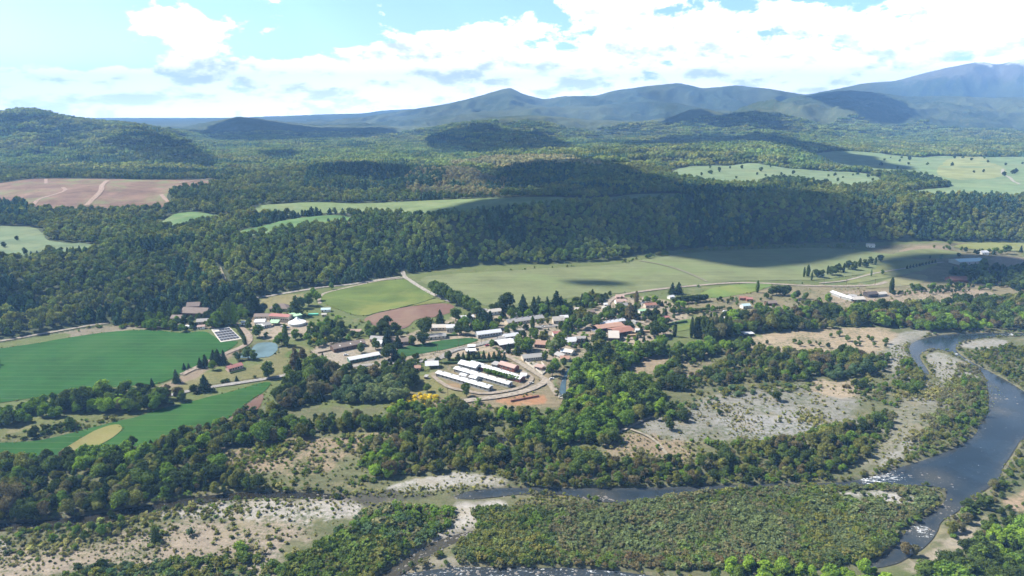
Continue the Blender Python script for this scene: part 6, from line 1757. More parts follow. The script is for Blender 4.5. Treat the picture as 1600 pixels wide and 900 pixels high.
# plants placed one by one: kind, foot in the photo (u, v), height m, tint, label
ONE = [
 ('conifer', 320, 611, 13, T_PINE, 'tall dark conifer standing above the paved road beside the lower crop field'),
 ('broad', 303, 614, 7, T_DARK, 'small round dark tree left of the tall conifer by the paved road'),
 ('conifer', 238, 604, 7, T_PINE, 'slim small conifer at the lower right tip of the large crop field'),
 ('conifer', 276, 598, 11, T_TEAL, 'ragged blue-green conifer at the corner of the large crop field'),
 ('conifer', 288, 578, 6, T_PINE, 'left one of two small conifers on the crop field border'),
 ('conifer', 295, 576, 5, T_PINE, 'right one of two small conifers on the crop field border'),
 ('conifer', 313, 575, 9, T_PINE, 'dark pointed conifer at the west end of the grove by the red-roofed cottage'),
 ('conifer', 321, 573, 11, T_PINE, 'second pointed conifer in the grove by the red-roofed cottage'),
 ('broad', 333, 578, 9, T_GREEN, 'round fresh green tree in front of the dark grove by the cottage'),
 ('conifer', 341, 569, 13, T_PINE, 'tallest dark conifer of the grove behind the cottage'),
 ('conifer', 350, 568, 12, T_PINE, 'dark conifer at the east end of the grove behind the cottage'),
 ('conifer', 334, 566, 11, T_PINE, 'dark conifer at the back of the grove behind the cottage'),
 ('broad', 262, 624, 12, T_BROWN, 'wide brownish tree at the east end of the hedge belt'),
 ('broad', 278, 625, 11, T_BROWN, 'brownish spreading tree beside the start of the paved road'),
 ('broad', 225, 640, 11, T_DARK, 'big dark tree standing below the hedge belt'),
 ('broad', 240, 636, 10, T_DARK, 'dark broad tree right of the biggest one below the hedge belt'),
 ('broad', 190, 642, 10, T_GREY, 'greyish tree with a rusty top below the hedge belt'),
 ('broad', 142, 645, 6, T_GREEN, 'small fresh green tree alone below the hedge belt'),
 ('broad', 420, 590, 14, T_MID, 'large rounded tree on the lawn south of the pond'),
 ('broad', 450, 587, 10, T_MID, 'rounded tree at the road junction'),
 ('conifer', 370, 596, 5, T_PINE, 'small dark tree on the lawn above the paved road'),
 ('shrub', 356, 597, 3.5, T_DARK, 'dark bush left of the small tree above the paved road'),
 ('shrub', 349, 598, 3, T_DARK, 'smaller dark bush left of the bush above the paved road'),
 ('shrub', 398, 591, 3, T_DARK, 'lone dark bush at the road edge near the large rounded tree'),
 ('conifer', 462, 575, 18, T_BROWN, 'tall brownish conifer east of the pond'),
 ('conifer', 468, 584, 14, T_PINE, 'blackish conifer in front of the tall brownish one'),
 ('broad', 472, 565, 12, T_BROWN, 'brownish tree behind the tall conifers east of the pond'),
 ('broad', 388, 560, 11, T_TEAL, 'blue-green tree on the west shore of the pond'),
 ('broad', 396, 562, 9, T_MID, 'mid green tree at the south-west corner of the pond'),
 ('broad', 370, 563, 8, T_TEAL, 'small blue-green tree between road and pond'),
 ('broad', 405, 527, 13, T_MID, 'large dense tree at the north shore of the pond'),
 ('broad', 390, 515, 12, T_MID, 'tall rounded tree between the road bend and the white roofs'),
 ('poplar', 447, 541, 19, T_MID, 'tall slender poplar at the east shore of the pond'),
 ('broad', 441, 540, 13, T_GREEN, 'broad green tree leaning on the slender poplar by the pond'),
 ('broad', 462, 530, 10, T_GREEN, 'green tree south of the white marquee'),
 ('poplar', 354, 508, 24, T_MID, 'leftmost tall poplar above the striped tank block'),
 ('poplar', 359, 508, 25, T_MID, 'tallest poplar of the trio above the striped tank block'),
 ('poplar', 366, 507, 22, T_GREEN, 'wider poplar at the right of the trio above the tank block'),
 ('broad', 340, 509, 15, T_GREEN, 'large green tree left of the poplar trio'),
 ('broad', 333, 512, 11, T_MID, 'mid green tree between mansion and poplar trio'),
 ('broad', 301, 512, 12, T_DARK, 'dark round tree in front of the mansion'),
 ('conifer', 397, 492, 24, T_PINE, 'very tall dark conifer at the wood edge behind the school'),
 ('conifer', 391, 490, 20, T_PINE, 'dark conifer just left of the tallest one behind the school'),
 ('conifer', 404, 493, 18, T_PINE, 'dark conifer just right of the tallest one behind the school'),
 ('broad', 413, 490, 12, T_DARK, 'dark rounded tree behind the brown roof of the school'),
 ('conifer', 463, 494, 22, T_DARK, 'broad cedar-like conifer right of the school'),
 ('broad', 472, 482, 14, T_TEAL, 'blue-green tree behind the broad cedar-like conifer'),
 ('broad', 483, 478, 15, T_MID, 'large tree between the pasture bend and the school'),
 ('broad', 495, 470, 12, T_BRIGHT, 'bright green tree at the western tip of the round pasture'),
 ('broad', 490, 462, 10, T_GREEN, 'small green tree on the track above the round pasture'),
 ('broad', 518, 452, 9, T_GREEN, 'rounded tree on the track north of the round pasture'),
 ('conifer', 520, 518, 12, T_PINE, 'pointed blackish conifer in the gardens north of the brown barn'),
 ('broad', 533, 516, 10, T_DARK, 'dark rounded tree right of the pointed conifer in the gardens'),
 ('broad', 495, 528, 13, T_DARK, 'dark wide tree at the west of the gardens'),
 ('broad', 508, 530, 14, T_MID, 'wide green tree in the middle of the gardens'),
 ('broad', 530, 530, 13, T_MID, 'wide mid green tree in the east of the gardens'),
 ('shrub', 490, 535, 5, T_YEL, 'yellow-green bush at the corner of the gravel yard'),
 ('shrub', 510, 533, 5, T_YEL, 'yellow-green bush further east along the gravel yard'),
 ('conifer', 504, 558, 5, T_BROWN, 'small dark shrub-like conifer on the gravel yard'),
 ('broad', 565, 552, 10, T_MID, 'green tree in front of the brown barn'),
 ('broad', 604, 520, 18, T_DARK, 'very tall dark tree beside the ploughed field'),
 ('broad', 596, 522, 14, T_DARK, 'dark tree left of the very tall one beside the ploughed field'),
 ('broad', 586, 526, 11, T_MID, 'mid green tree left in the group beside the ploughed field'),
 ('broad', 577, 528, 9, T_GREEN, 'low green tree at the left of the group beside the ploughed field'),
 ('conifer', 605, 540, 15, T_PINE, 'pointed conifer between the two brown-roofed barns'),
 ('conifer', 622, 543, 12, T_PINE, 'wide blackish conifer at the edge of the crop strip'),
 ('broad', 587, 546, 11, T_MID, 'green tree beside the white-roofed house'),
 ('broad', 608, 562, 15, T_DARK, 'big dark tree above the long white shed'),
 ('conifer', 618, 563, 11, T_PINE, 'dark pointed tree right of the big dark tree above the shed'),
 ('broad', 645, 540, 10, T_MID, 'green tree on the north border of the crop strip'),
 ('broad', 665, 525, 19, T_DARK, 'very large dark tree west of the white two-storey house'),
 ('broad', 660, 538, 13, T_DARK, 'dark tree in front of the very large one'),
 ('conifer', 688, 507, 15, T_DARK, 'thin-trunked conifer standing alone beside the ploughed field'),
 ('broad', 712, 502, 15, T_MID, 'large green tree at the east edge of the ploughed field'),
 ('conifer', 750, 512, 17, T_PINE, 'dark conifer left in the group west of the long grey shed'),
 ('conifer', 757, 513, 18, T_PINE, 'tallest conifer in the group west of the long grey shed'),
 ('conifer', 766, 512, 17, T_PINE, 'wide dark conifer right in the group west of the long grey shed'),
 ('broad', 744, 521, 14, T_GREEN, 'rounded tree west of the white pitched hall'),
 ('broad', 728, 523, 13, T_MID, 'tree beside the white two-storey house'),
 ('broad', 718, 522, 12, T_DARK, 'dark tree right against the white two-storey house'),
 ('broad', 733, 501, 9, T_DARK, 'dark tree between the houses east of the ploughed field'),
 ('broad', 791, 487, 22, T_DARK, 'tallest broad tree above the long grey shed'),
 ('broad', 800, 499, 13, T_MID, 'rounded tree below the tallest one above the grey shed'),
 ('conifer', 785, 497, 10, T_PINE, 'short dark conifer at the pale house above the grey shed'),
 ('conifer', 817, 492, 21, T_PINE, 'blackish spire conifer north of the long grey shed'),
 ('conifer', 834, 488, 17, T_DARK, 'ragged conifer right of the blackish spire'),
 ('conifer', 841, 485, 16, T_TEAL, 'blue-green conifer in the northern village row'),
 ('conifer', 855, 485, 15, T_DARK, 'dark conifer in the middle of the northern village row'),
 ('conifer', 869, 484, 21, T_PINE, 'tallest dark conifer of the northern village row'),
 ('conifer', 876, 484, 15, T_PINE, 'shorter conifer touching the tallest of the northern row'),
 ('broad', 884, 493, 9, T_DARK, 'ball-shaped dark tree on the lawn of the northern village row'),
 ('broad', 821, 516, 7, T_DARK, 'small ball-shaped tree on the main road'),
 ('poplar', 832, 513, 12, T_MID, 'slim poplar on the main road'),
 ('broad', 833, 527, 10, T_MID, 'tree below the slim poplar on the main road'),
 ('broad', 793, 522, 10, T_MID, 'wide tree at the end of the white pitched hall'),
 ('broad', 802, 518, 9, T_GREEN, 'fresh green tree by the main road bend'),
 ('broad', 812, 547, 15, T_MID, 'tall tree right of the big white hall'),
 ('broad', 823, 550, 14, T_GREEN, 'fresh green tree in the clump right of the big white hall'),
 ('broad', 828, 546, 12, T_MID, 'mid green tree in the clump right of the big white hall'),
 ('broad', 848, 534, 11, T_OLIVE, 'olive tree behind the orange-roofed house'),
 ('broad', 876, 547, 17, T_MID, 'tall tree on a bare trunk beside the white-roofed houses'),
 ('broad', 866, 550, 12, T_PALE, 'pale green tree left of the tall bare-trunked one'),
 ('broad', 858, 548, 10, T_MID, 'mid green tree by the orange-roofed house'),
 ('broad', 852, 563, 9, T_MID, 'tree at the east end of the long grey-brown building'),
 ('broad', 863, 588, 13, T_MID, 'large tree beside the walled pink yard'),
 ('broad', 868, 580, 11, T_GREEN, 'fresh green tree right of the walled pink yard'),
 ('broad', 881, 572, 8, T_MID, 'small tree near the head of the canal'),
 ('broad', 893, 510, 12, T_MID, 'spreading tree in the village centre square'),
 ('broad', 905, 503, 12, T_OLIVE, 'olive spreading tree in the village centre'),
 ('broad', 915, 513, 13, T_MID, 'large tree left of the long white shed in the centre'),
 ('broad', 932, 511, 13, T_MID, 'tree touching the west end of the long white shed'),
 ('broad', 920, 502, 11, T_OLIVE, 'olive tree behind the long white shed'),
 ('broad', 948, 497, 13, T_MID, 'wide tree on the bare square north of the white shed'),
 ('conifer', 984, 498, 17, T_BROWN, 'tall thin brownish conifer in the upper village'),
 ('poplar', 994, 476, 15, T_BROWN, 'thin brown poplar near the upper village road'),
 ('broad', 1012, 498, 11, T_DARK, 'dark tree above the walled yard'),
 ('broad', 1022, 503, 9, T_DARK, 'dark tree beside the red-roofed house in its yard'),
 ('broad', 1022, 527, 16, T_DARK, 'big dark tree at the east edge of the orange-roofed sawmill'),
 ('broad', 1036, 524, 12, T_MID, 'mid green tree right of the big dark tree by the sawmill'),
 ('shrub', 998, 527, 5, T_GREY, 'greyish round bush south of the orange roofs'),
 ('broad', 936, 546, 17, T_DARK, 'great round tree at the north-west corner of the big wood'),
 ('conifer', 1050, 460, 14, T_PINE, 'dark conifer at the left of the pair by the field road'),
 ('conifer', 1060, 459, 14, T_PINE, 'dark conifer at the right of the pair by the field road'),
 ('poplar', 1054, 526, 14, T_DARK, 'short dark poplar left of the poplar stand'),
 ('poplar', 1080, 528, 20, T_DARK, 'left dark poplar of the pair west of the poplar stand'),
 ('poplar', 1087, 527, 19, T_DARK, 'right dark poplar of the pair west of the poplar stand'),
 ('broad', 1046, 672, 9, T_DARK, 'lone dark round tree on the edge of the gravel plain'),
 ('broad', 1028, 702, 4, T_GREEN, 'small green bushy tree beside the sandy path'),
 ('broad', 1124, 649, 5, T_DARK, 'small dark tree in the middle of the gravel plain'),
 ('broad', 1213, 626, 8, T_DARK, 'dark tree at the north-east of the gravel plain'),
 ('conifer', 244, 846, 8, T_DARK, 'dark pointed tree alone on the sandy ground left of the stream'),
 ('shrub', 298, 836, 4.5, T_TEAL, 'blue-green bush right of the dark pointed tree'),
 ('shrub', 376, 858, 5, T_BRIGHT, 'bright green bush on the pale gravel, upper of a touching pair'),
 ('shrub', 380, 864, 4.5, T_GREEN, 'fresh green bush, lower of a touching pair on pale gravel'),
 ('broad', 208, 700, 9, T_DARK, 'dark tree sticking out of the thicket into the lower crop field'),
 ('broad', 729, 619, 11, T_MID, 'full tree in front of the nearest long white shed'),
 ('shrub', 748, 631, 4.5, T_GREEN, 'round bush on the dirt yard south of the sheds'),
 ('shrub', 688, 613, 3.5, T_MID, 'round bush west of the full tree near the sheds'),
 ('broad', 668, 612, 7, T_MID, 'spreading small tree at the west of the yard'),
 ('broad', 1262, 433, 14, T_DARK, 'left of the two tall narrow trees at the barley field corner'),
 ('broad', 1256, 433, 13, T_DARK, 'right-hand neighbour of the tall narrow tree at the barley corner'),
 ('poplar', 1262, 432, 15, T_DARK, 'tallest narrow poplar at the barley field corner'),
 ('poplar', 1256, 433, 13, T_DARK, 'shorter narrow poplar at the barley field corner'),
 ('poplar', 1361, 432, 9, T_MID, 'slim tree in the bare triangle by the curving track'),
 ('broad', 1378, 429, 7, T_MID, 'small round tree right of the slim one by the curving track'),
 ('poplar', 1392, 458, 18, T_DARK, 'tall poplar at the east of the bare yard'),
 ('poplar', 1183, 457, 14, T_MID, 'slender poplar beside the flowering meadow'),
 ('broad', 1293, 473, 11, T_BRIGHT, 'bright round tree left of the long white barn roofs'),
 ('shrub', 1095, 318, 4, T_DARK, 'x'),
]
ONE = [o for o in ONE if o[5] != 'x' and not (o[0] == 'broad' and o[1] in (1262, 1256))]
for i, (u, v) in enumerate([(1207, 462), (1213, 461), (1220, 462), (1226, 462), (1231, 461)]):
    ONE.append(('broad', u, v, 12, T_DARK, 'dark tree in the dense block beside the flowering meadow|block of dark trees beside the flowering meadow'))
for i in range(13):       # clipped row between the sheds
    f = i / 12
    ONE.append(('broad', 758 + 51 * f, 582.5 + 13.5 * f, 4.6, T_GREEN, 'round tree in the clipped row between the two long sheds|clipped trees between the long sheds'))
for i in range(10):
    f = i / 9
    ONE.append(('conifer', 716 + 72 * f, 564 - 1.5 * f + (i % 2), 7.5 + 2 * ((i * 7) % 3) / 2, T_DARK, 'pointed conifer in the row along the hedge north of the sheds|row of conifers north of the sheds'))
for i in range(9):
    f = i / 8
    ONE.append(('broad', 680 + 66 * f, 462 + 30 * f, 19 - 3 * f, T_MID, 'big round tree in the slanting row between grain field and ploughed field|slanting row of big round trees'))
for i in range(12):
    f = i / 11
    ONE.append(('broad', 1058 + 44 * f, 475 - 4 * f, 9, T_DARK, 'dark tree of the long clipped block east of the village|clipped block of dark trees'))
for i in range(20):
    f = i / 19
    ONE.append(('broad', 1056 + 72 * f, 490 - 6 * f, 4.5, T_MID, 'low bushy tree in the garden row east of the village|garden row of low trees'))
for i in range(16):
    f = i / 15
    ONE.append(('conifer', 371 + 12 * f + 2 * math.sin(f * 3), 513 + 26 * f, 4.5, T_DARK, 'small cypress in the row lining the road beside the tank block|cypress row beside the tank block'))
for i, (u, v) in enumerate([(1097, 528), (1104, 526), (1111, 527), (1118, 524), (1125, 526), (1132, 523), (1139, 525), (1100, 521), (1109, 519), (1117, 518), (1126, 518), (1134, 517)]):
    ONE.append(('poplar', u, v, 19 - (i * 5) % 4, T_MID if i % 2 else T_DARK, 'poplar in the dense stand east of the sawmill|dense poplar stand'))
for i in range(14):
    f = i / 13
    ONE.append(('poplar' if i % 3 == 0 else 'broad', 1268 + 108 * f, 438 - 26 * f - (i % 2) * 3, 13 - 5 * abs(f - .5), T_DARK, 'dark tree in the belt between grain field and curving track|dark belt beside the curving track'))
for i in range(10):
    f = i / 9
    ONE.append(('conifer', 1417 + 44 * f, 420 - 9 * f, 5, T_PINE, 'small clipped conifer in the hedge row right of the curving track|conifer hedge row by the curving track'))
for i, (u, v) in enumerate([(1298, 527), (1312, 525), (1250, 541), (1264, 539), (1281, 541), (1324, 533), (1342, 533), (1362, 533), (1365, 541), (1384, 537), (1321, 545), (1337, 540)]):
    ONE.append(('broad', u, v, 4.5 + (i * 3) % 4 * .6, T_MID, 'small lone tree dotted over the sandy pasture|small trees dotted over the sandy pasture'))
for i, (u, v, h) in enumerate([(6, 386, 7), (27, 376, 7), (39, 399, 10)]):
    ONE.append(('broad', u, v, h, T_DARK, ['round tree nearest the left edge on the upland meadow', 'small upright tree in the middle of the left upland meadow', 'narrow dark tree at the lower edge of the left upland meadow'][i]))
for i in range(9):
    f = i / 8
    ONE.append(('conifer', 50 + 75 * f, 404 - 9 * f, 9, T_PINE, 'dark conifer in the windbreak below the left upland meadow|windbreak below the left upland meadow'))
for i, (u, v) in enumerate([(1170, 885), (1195, 893), (1222, 889), (1250, 896), (1268, 900)]):
    ONE.append(('broad', u, v + 8, 8.5, T_BRIGHT, 'bright leafy crown at the bottom edge of the view beside the rapids|bright crowns at the bottom edge'))
for i, (u, v, h, t) in enumerate([(1430, 868, 6, T_GREY), (1415, 866, 7, T_BROWN)]):
    ONE.append(('broad', u, v, h, t, ['greyish tree overhanging the narrow lower end of the river', 'brownish tree beside the lowest reach of the river'][i]))


def build_plants():
    P = {k: [] for k in ('broad', 'conifer', 'poplar', 'shrub', 'scrub')}
    # singles
    for kind, u, v, h, t, lab in ONE:
        h = h * 1.12
        x, y = at(u, v)
        g = None
        if '|' in lab: lab, g = lab.split('|')
        P[kind].append((x, y, h, t, lab, g, True))
    r = np.random.default_rng(99)
    gap = poly([(1290, 770), (1340, 764), (1400, 768), (1440, 776), (1425, 790), (1370, 790), (1320, 784)])
    for where, pts, sp, (h0, h1), keep, kinds, margin in R:
        if keep <= 0: continue
        Q = smooth_poly(poly(pts), 1)
        gx, gy = np.meshgrid(np.arange(Q[:, 0].min(), Q[:, 0].max(), sp), np.arange(Q[:, 1].min(), Q[:, 1].max(), sp * .87))
        gx = gx + (np.arange(gx.shape[0]) % 2)[:, None] * sp * .5
        gx = gx.ravel() + r.uniform(-.42, .42, gx.size) * sp; gy = gy.ravel() + r.uniform(-.42, .42, gy.size) * sp
        m = inside(gx, gy, Q)
        gx, gy = gx[m], gy[m]
        if not len(gx): continue
        cl = fbm(gx, gy, 28, 3, 50.0)
        pr = keep + (1 - keep) * keep * np.clip((cl - .5) * 9, -1, 1) * 1.3
        m = r.uniform(0, 1, len(gx)) < pr
        if margin > -100:
            m &= free(gx, gy, margin)
        gx, gy = gx[m], gy[m]
        if where == 'in the willow island between the two channels':
            m = ~inside(gx, gy, gap) | (r.uniform(0, 1, len(gx)) < .14)
            gx, gy = gx[m], gy[m]
        hz = fbm(gx, gy, 22, 3, 60.0)
        tz = fbm(gx, gy, 34, 3, 70.0)
        w = np.array([k[1] for k in kinds], float); w /= w.sum()
        for i in range(len(gx)):
            k = kinds[r.choice(len(kinds), p=w)]
            kind = k[0]
            h = h0 + (h1 - h0) * np.clip((hz[i] - .3) * 2.0 + r.uniform(-.3, .3), 0, 1.15)
            h *= float(np.clip(r.lognormal(-.02, .22), .5, 1.5))
            if kind == 'shrub': h = min(h, 5) * (.6 if h1 > 6 else .95)
            # neighbours tend to share a tone
            ti = int(np.clip((tz[i] - .25) * 2 * len(k[2]) + r.uniform(-1.2, 1.2), 0, len(k[2]) - 1))
            P[kind].append((gx[i], gy[i], h, k[2][ti], None, where, False))
    # growth along the water's edge
    bare = [at(u, v) for u, v in ((700, 765), (760, 770), (1400, 885), (1430, 875), (1450, 862), (1470, 840), (1420, 548), (1430, 530), (1480, 520))]
    for key, dens in (('river', .62), ('channel', .7), ('brook', .4), ('rapids', .5), ('backwater', .9), ('pond', .3), ('canal', .2)):
        E = dens_poly(PG[key], 1.7)
        N = np.gradient(np.vstack([E[-1], E, E[0]]), axis=0)[1:-1]; N = np.stack([N[:, 1], -N[:, 0]], 1); N /= np.maximum(np.linalg.norm(N, axis=1, keepdims=True), 1e-6)
        sg = np.sign(-sdist(E[:, 0] + N[:, 0] * .5, E[:, 1] + N[:, 1] * .5, PG[key]))[:, None]
        E = E + N * sg * r.uniform(.1, 4.2, (len(E), 1))
        for x, y in E:
            if any((x - a) ** 2 + (y - b) ** 2 < 15 ** 2 for a, b in bare): continue
            if r.uniform() > dens: continue
            if r.uniform() < .35: P['shrub'].append((x, y, r.uniform(1.6, 3.6), [T_OLIVE, T_MID, T_GREY, T_DARK][r.integers(0, 4)], None, "at the water's edge", False))
            else: P['scrub'].append((x, y, r.uniform(.8, 2.0), [T_OLIVE, T_FRESH, T_WILLOW][r.integers(0, 3)], None, None, False))
    # weedy margins of the fields
    for key, n in (('crop_a', .5), ('crop_b', .5), ('crop_c', .4), ('pasture_a', .4), ('barley', .3), ('plough_b', .4), ('plough_a', .4), ('dry_patch', .5), ('pasture_b', .4)):
        E = dens_poly(PG[key], 2.2); E = E + r.normal(0, 1.8, E.shape)
        for x, y in E[r.uniform(0, 1, len(E)) < n]:
            if free(np.array([x]), np.array([y]), -2.2)[0] or key == 'dry_patch':
                P['scrub'].append((x, y, r.uniform(.5, 1.5), [T_OLIVE, T_FRESH, T_SPARSE, T_MID][r.integers(0, 4)], None, None, False))
    # the wooded hills: one point per tree, nearer than 1900 m
    W = {'wood': [], 'pinewood': [], 'clump': [], 'pineclump': []}
    def hill(y0, y1, spf):
        out = []
        y = y0
        while y < y1:
            sp = spf(y)
            xs = np.arange(-1.0 * y, 1.0 * y, sp)
            out.append(np.column_stack([xs + r.uniform(-.45, .45, len(xs)) * sp, y + r.uniform(-.45, .45, len(xs)) * sp]))
            y += sp * .9
        return np.vstack(out)
    A = hill(560, 1900, lambda y: 8.0 + max(0, y - 900) * .0022)
    s = A[:, 0] / A[:, 1]
    yb = np.interp(s, LB_S, LB_Y)
    A = A[A[:, 1] > yb + 2]
    A = A[free(A[:, 0], A[:, 1], 5)]
    A2 = A + r.uniform(-4, 4, A.shape)
    sl = np.abs(hgt(A2[:, 0], A2[:, 1] + 4) - hgt(A2[:, 0], A2[:, 1] - 4)) / 8
    A = np.vstack([A, A2[(sl > .30) & free(A2[:, 0], A2[:, 1], 5)]])
    B = hill(1900, 4900, lambda y: 31)
    B = B[free(B[:, 0], B[:, 1], 20)]
    pine_polys = [poly(p) for p in ([(-100, 350), (0, 350), (42, 345), (45, 310), (0, 309), (-100, 310)], [(470, 300), (500, 262), (640, 258), (700, 270), (690, 290), (600, 300)],
                  [(1080, 385), (1100, 350), (1200, 335), (1330, 345), (1370, 378), (1250, 382)], [(250, 420), (290, 405), (330, 440), (300, 452)], [(740, 300), (800, 264), (900, 260), (900, 285), (820, 302)], [(0, 490), (0, 440), (60, 450), (70, 490), (0, 505)])]
    grey_polys = [poly(p) for p in ([(640, 305), (620, 280), (700, 266), (800, 285), (780, 310)], [(700, 262), (760, 248), (900, 246), (940, 262), (800, 266)])]
    for Q, far in ((A, False), (B, True)):
        x, y = Q[:, 0], Q[:, 1]
        n1 = fbm(x, y, 170, 4, 101.0); n2 = fbm(x, y, 45, 3, 111.0); n3 = fbm(x, y, 420, 3, 121.0)
        pine = (n1 > .665)
        for pp in pine_polys: pine |= inside(x, y, pp) & (n2 + .4 * n1 > .60)
        pine &= r.uniform(0, 1, len(x)) < .85
        grey = np.zeros(len(x), bool)
        for pp in grey_polys: grey |= inside(x, y, pp)
        z = hgt(x, y)
        k1 = sm((n2 - .33) / .34)[:, None]; k3 = sm((n3 - .38) / .24)[:, None]
        col = np.array((.058, .082, .026)) * (1 - k1) + np.array((.118, .134, .042)) * k1
        col = col * (1 - .35 * k3) + np.array((.095, .155, .052)) * .35 * k3
        col[pine] = np.array((.036, .064, .038)) * (0.8 + .5 * k1[pine])
        col[grey & ~pine] = np.array((.15, .145, .09))
        col *= r.uniform(.72, 1.32, (len(x), 1)); col[:, 0] *= r.uniform(.9, 1.15, len(x))
        hgts = (r.uniform(.55, 1.38, len(x)) * (10.5 if not far else 1)) * (1 + .25 * (n2 - .5))
        col *= 1.45 if far else 1.22
        if not far: hgts = hgts * np.where(pine, 1.15, 1.0) * np.clip(1 + (y - 900) * .0001, 1, 1.2)
        for flag, key in ((pine, ('pinewood', 'pineclump')), (~pine, ('wood', 'clump'))):
            W[key[far]] += [(x[i], y[i], z[i], hgts[i], col[i]) for i in np.nonzero(flag)[0]]

    # ---- the largest of each kind become objects, the rest of the kind goes into one mass
    def real_tree(kind, name, x, y, z, h, t, lab, grp, cnt):
        v = TPL[kind][cnt % len(TPL[kind])]
        e = empty(name, (x, y, z), r.uniform(0, 6.28))
        wd = r.uniform(.85, 1.3); wd2 = wd * r.uniform(.8, 1.2) if kind != 'conifer' else wd
        e.scale = (h * wd, h * wd2, h)
        c = bpy.data.objects.new('crown', v); COL.objects.link(c); c.parent = e
        j = r.uniform(.85, 1.15)
        c['tint'] = [t[0] * j, t[1] * j, t[2] * j]
        k = bpy.data.objects.new('trunk', TRUNK[kind]); COL.objects.link(k); k.parent = e
        return e
    r_h = {q[0]: q[3][1] for q in R}
    NAME = {'broad': 'broadleaf_tree', 'conifer': 'conifer_tree', 'poplar': 'poplar_tree', 'shrub': 'shrub'}
    CAT = {'broad': 'tree', 'conifer': 'conifer', 'poplar': 'poplar', 'shrub': 'bush'}
    rest = {}
    for kind in ('broad', 'conifer', 'poplar', 'shrub'):
        L = P[kind]
        x = np.array([q[0] for q in L]); y = np.array([q[1] for q in L]); z = hgt(x, y)
        sc = np.array([q[2] for q in L]) / np.hypot(x, y)
        inview = (np.abs(x / (y * CP + (CAM_H) * SP)) < .755) & (np.hypot(x, y) > 262)
        key = np.where(np.array([q[6] for q in L]), 10, 0) + np.where(inview, sc, -1)
        order = np.argsort(-key)
        lim = 292
        cnt = 0
        keep_ = []
        for i in order:
            X, Y, h, t, lab, grp, single = L[i]
            if cnt < lim and (inview[i]):
                if kind == 'shrub':
                    o = bpy.data.objects.new('shrub', TPL['shrub'][cnt % 4]); COL.objects.link(o)
                    o.location = (X, Y, z[i] - .1); o.rotation_euler = (0, 0, r.uniform(0, 6.28)); o.scale = (h * r.uniform(.9, 1.3),) * 2 + (h,)
                    o['tint'] = [c * r.uniform(.9, 1.1) for c in t]
                else:
                    o = real_tree(kind, NAME[kind], X, Y, z[i] - .1, h, t, lab, grp, cnt)
                if lab is None:
                    w = {'broad': 'leafy tree', 'conifer': 'pointed conifer', 'poplar': 'poplar', 'shrub': 'bush'}[kind]
                    w2 = {'broad': 'leafy trees', 'conifer': 'pointed conifers', 'poplar': 'poplars', 'shrub': 'bushes'}[kind]
                    hh_ = h / (r_h[grp] if grp in r_h else 4)
                    szw = 'tall' if hh_ > .86 else ('low' if hh_ < .62 else 'middling')
                    dw = float(np.max(sdist(np.array([X]), np.array([Y]), PG['river'])))
                    edge = ' beside the water' if dw > -9 else ''
                    lab = f'{szw} {TN[t]} {w} {grp}'
                    if len(lab.split()) <= 13: lab += edge
                    grp = f'{w2} {grp}'
                tag(o, lab, CAT[kind], grp)
                cnt += 1
            else:
                keep_.append((X, Y, z[i], h, np.array(t) * r.uniform(.82, 1.18)))
        rest[kind] = keep_
    sx = [(q[0], q[1], 0.0, q[2], np.array(q[3]) * r.uniform(.75, 1.25)) for q in P['scrub']]
    zz = hgt(np.array([q[0] for q in sx]), np.array([q[1] for q in sx]))
    sx = [(a, b, zz[i], h, t) for i, (a, b, _, h, t) in enumerate(sx)]
    groups = [('broadleaf_woodland', [('wood', W['wood']), ('clump', W['clump'])]),
              ('conifer_woodland', [('pinewood', W['pinewood']), ('pineclump', W['pineclump'])]),
              ('riverside_woodland', [('broad', rest['broad']), ('conifer', rest['conifer']), ('poplar', rest['poplar'])]),
              ('undergrowth', [('shrub', rest['shrub']), ('scrub', sx)])]
    for nm, parts in groups:
        mass(nm, parts, r)
        print(nm, [(k, len(v)) for k, v in parts])


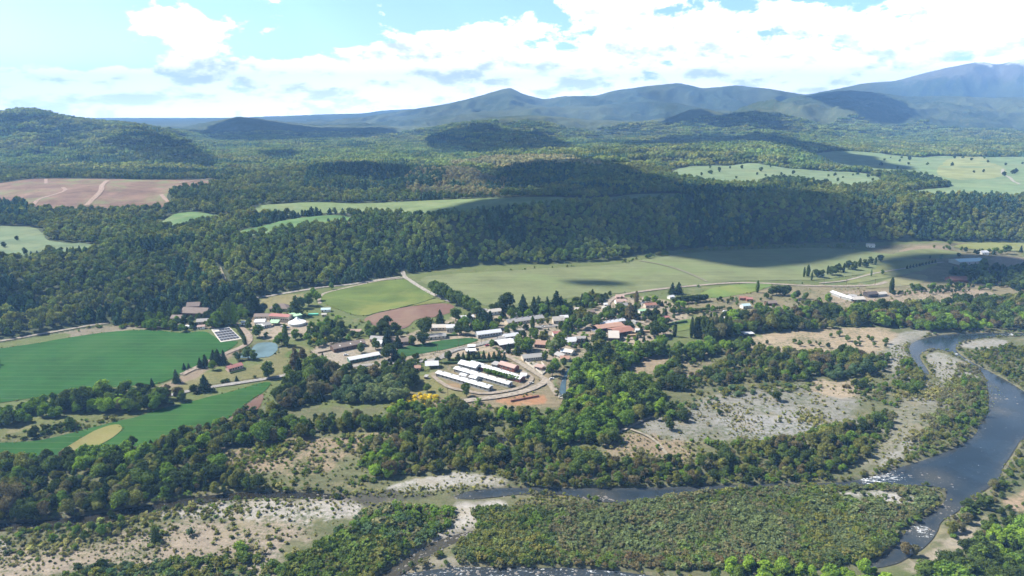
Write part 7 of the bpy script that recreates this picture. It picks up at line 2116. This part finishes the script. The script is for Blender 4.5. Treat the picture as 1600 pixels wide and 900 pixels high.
def mass(name, parts, r):
    col = bpy.data.collections.new(name + '_shapes')
    idx = {}
    n = 0
    for key, _ in parts:
        for me in TPL[key]:
            o = bpy.data.objects.new('%03d_%s' % (n, me.name), me)
            col.objects.link(o)
            idx.setdefault(key, []).append(n); n += 1
    pts = []; sc = []; rot = []; tint = []; vi = []
    for key, L in parts:
        for x, y, z, h, t in L:
            pts.append((x, y, z - .12)); a = r.uniform(.88, 1.2)
            if key in ('scrub', 'shrub'): a *= 1.2
            sc.append((h * a, h * a, h)); rot.append((r.uniform(-.06, .06), r.uniform(-.06, .06), r.uniform(0, 6.28)))
            tint.append((t[0], t[1], t[2], 1)); vi.append(idx[key][r.integers(0, len(idx[key]))])
    me = bpy.data.meshes.new(name)
    me.vertices.add(len(pts)); me.vertices.foreach_set('co', np.array(pts, np.float32).ravel())
    for nm, typ, arr, f in (('scl', 'FLOAT_VECTOR', sc, 'vector'), ('rot', 'FLOAT_VECTOR', rot, 'vector'), ('tint', 'FLOAT_COLOR', tint, 'color'), ('vi', 'INT', vi, 'value')):
        a = me.attributes.new(nm, typ, 'POINT')
        a.data.foreach_set(f, np.array(arr, np.int32 if typ == 'INT' else np.float32).ravel())
    me.materials.append(M_LEAF)
    o = bpy.data.objects.new(name, me); COL.objects.link(o)
    g = bpy.data.node_groups.new(name, 'GeometryNodeTree')
    g.interface.new_socket('Geometry', in_out='INPUT', socket_type='NodeSocketGeometry')
    g.interface.new_socket('Geometry', in_out='OUTPUT', socket_type='NodeSocketGeometry')
    t = NT(g)
    gi = t.n('NodeGroupInput'); go = t.n('NodeGroupOutput')
    ci = t.n('GeometryNodeCollectionInfo'); ci.inputs['Collection'].default_value = col
    ci.inputs['Separate Children'].default_value = True; ci.inputs['Reset Children'].default_value = True
    def at_(nm, dt):
        q = t.n('GeometryNodeInputNamedAttribute', data_type=dt); q.inputs['Name'].default_value = nm
        return [s for s in q.outputs if s.enabled and s.name == 'Attribute'][0]
    ip = t.n('GeometryNodeInstanceOnPoints')
    L = g.links
    L.new(gi.outputs[0], ip.inputs['Points']); L.new(ci.outputs[0], ip.inputs['Instance'])
    ip.inputs['Pick Instance'].default_value = True
    L.new(at_('vi', 'INT'), ip.inputs['Instance Index'])
    e2r = t.n('FunctionNodeEulerToRotation'); L.new(at_('rot', 'FLOAT_VECTOR'), e2r.inputs[0])
    L.new(e2r.outputs[0], ip.inputs['Rotation']); L.new(at_('scl', 'FLOAT_VECTOR'), ip.inputs['Scale'])
    L.new(ip.outputs[0], go.inputs[0])
    md = o.modifiers.new('scatter', 'NODES'); md.node_group = g
    tag(o, kind='stuff')


build_plants()
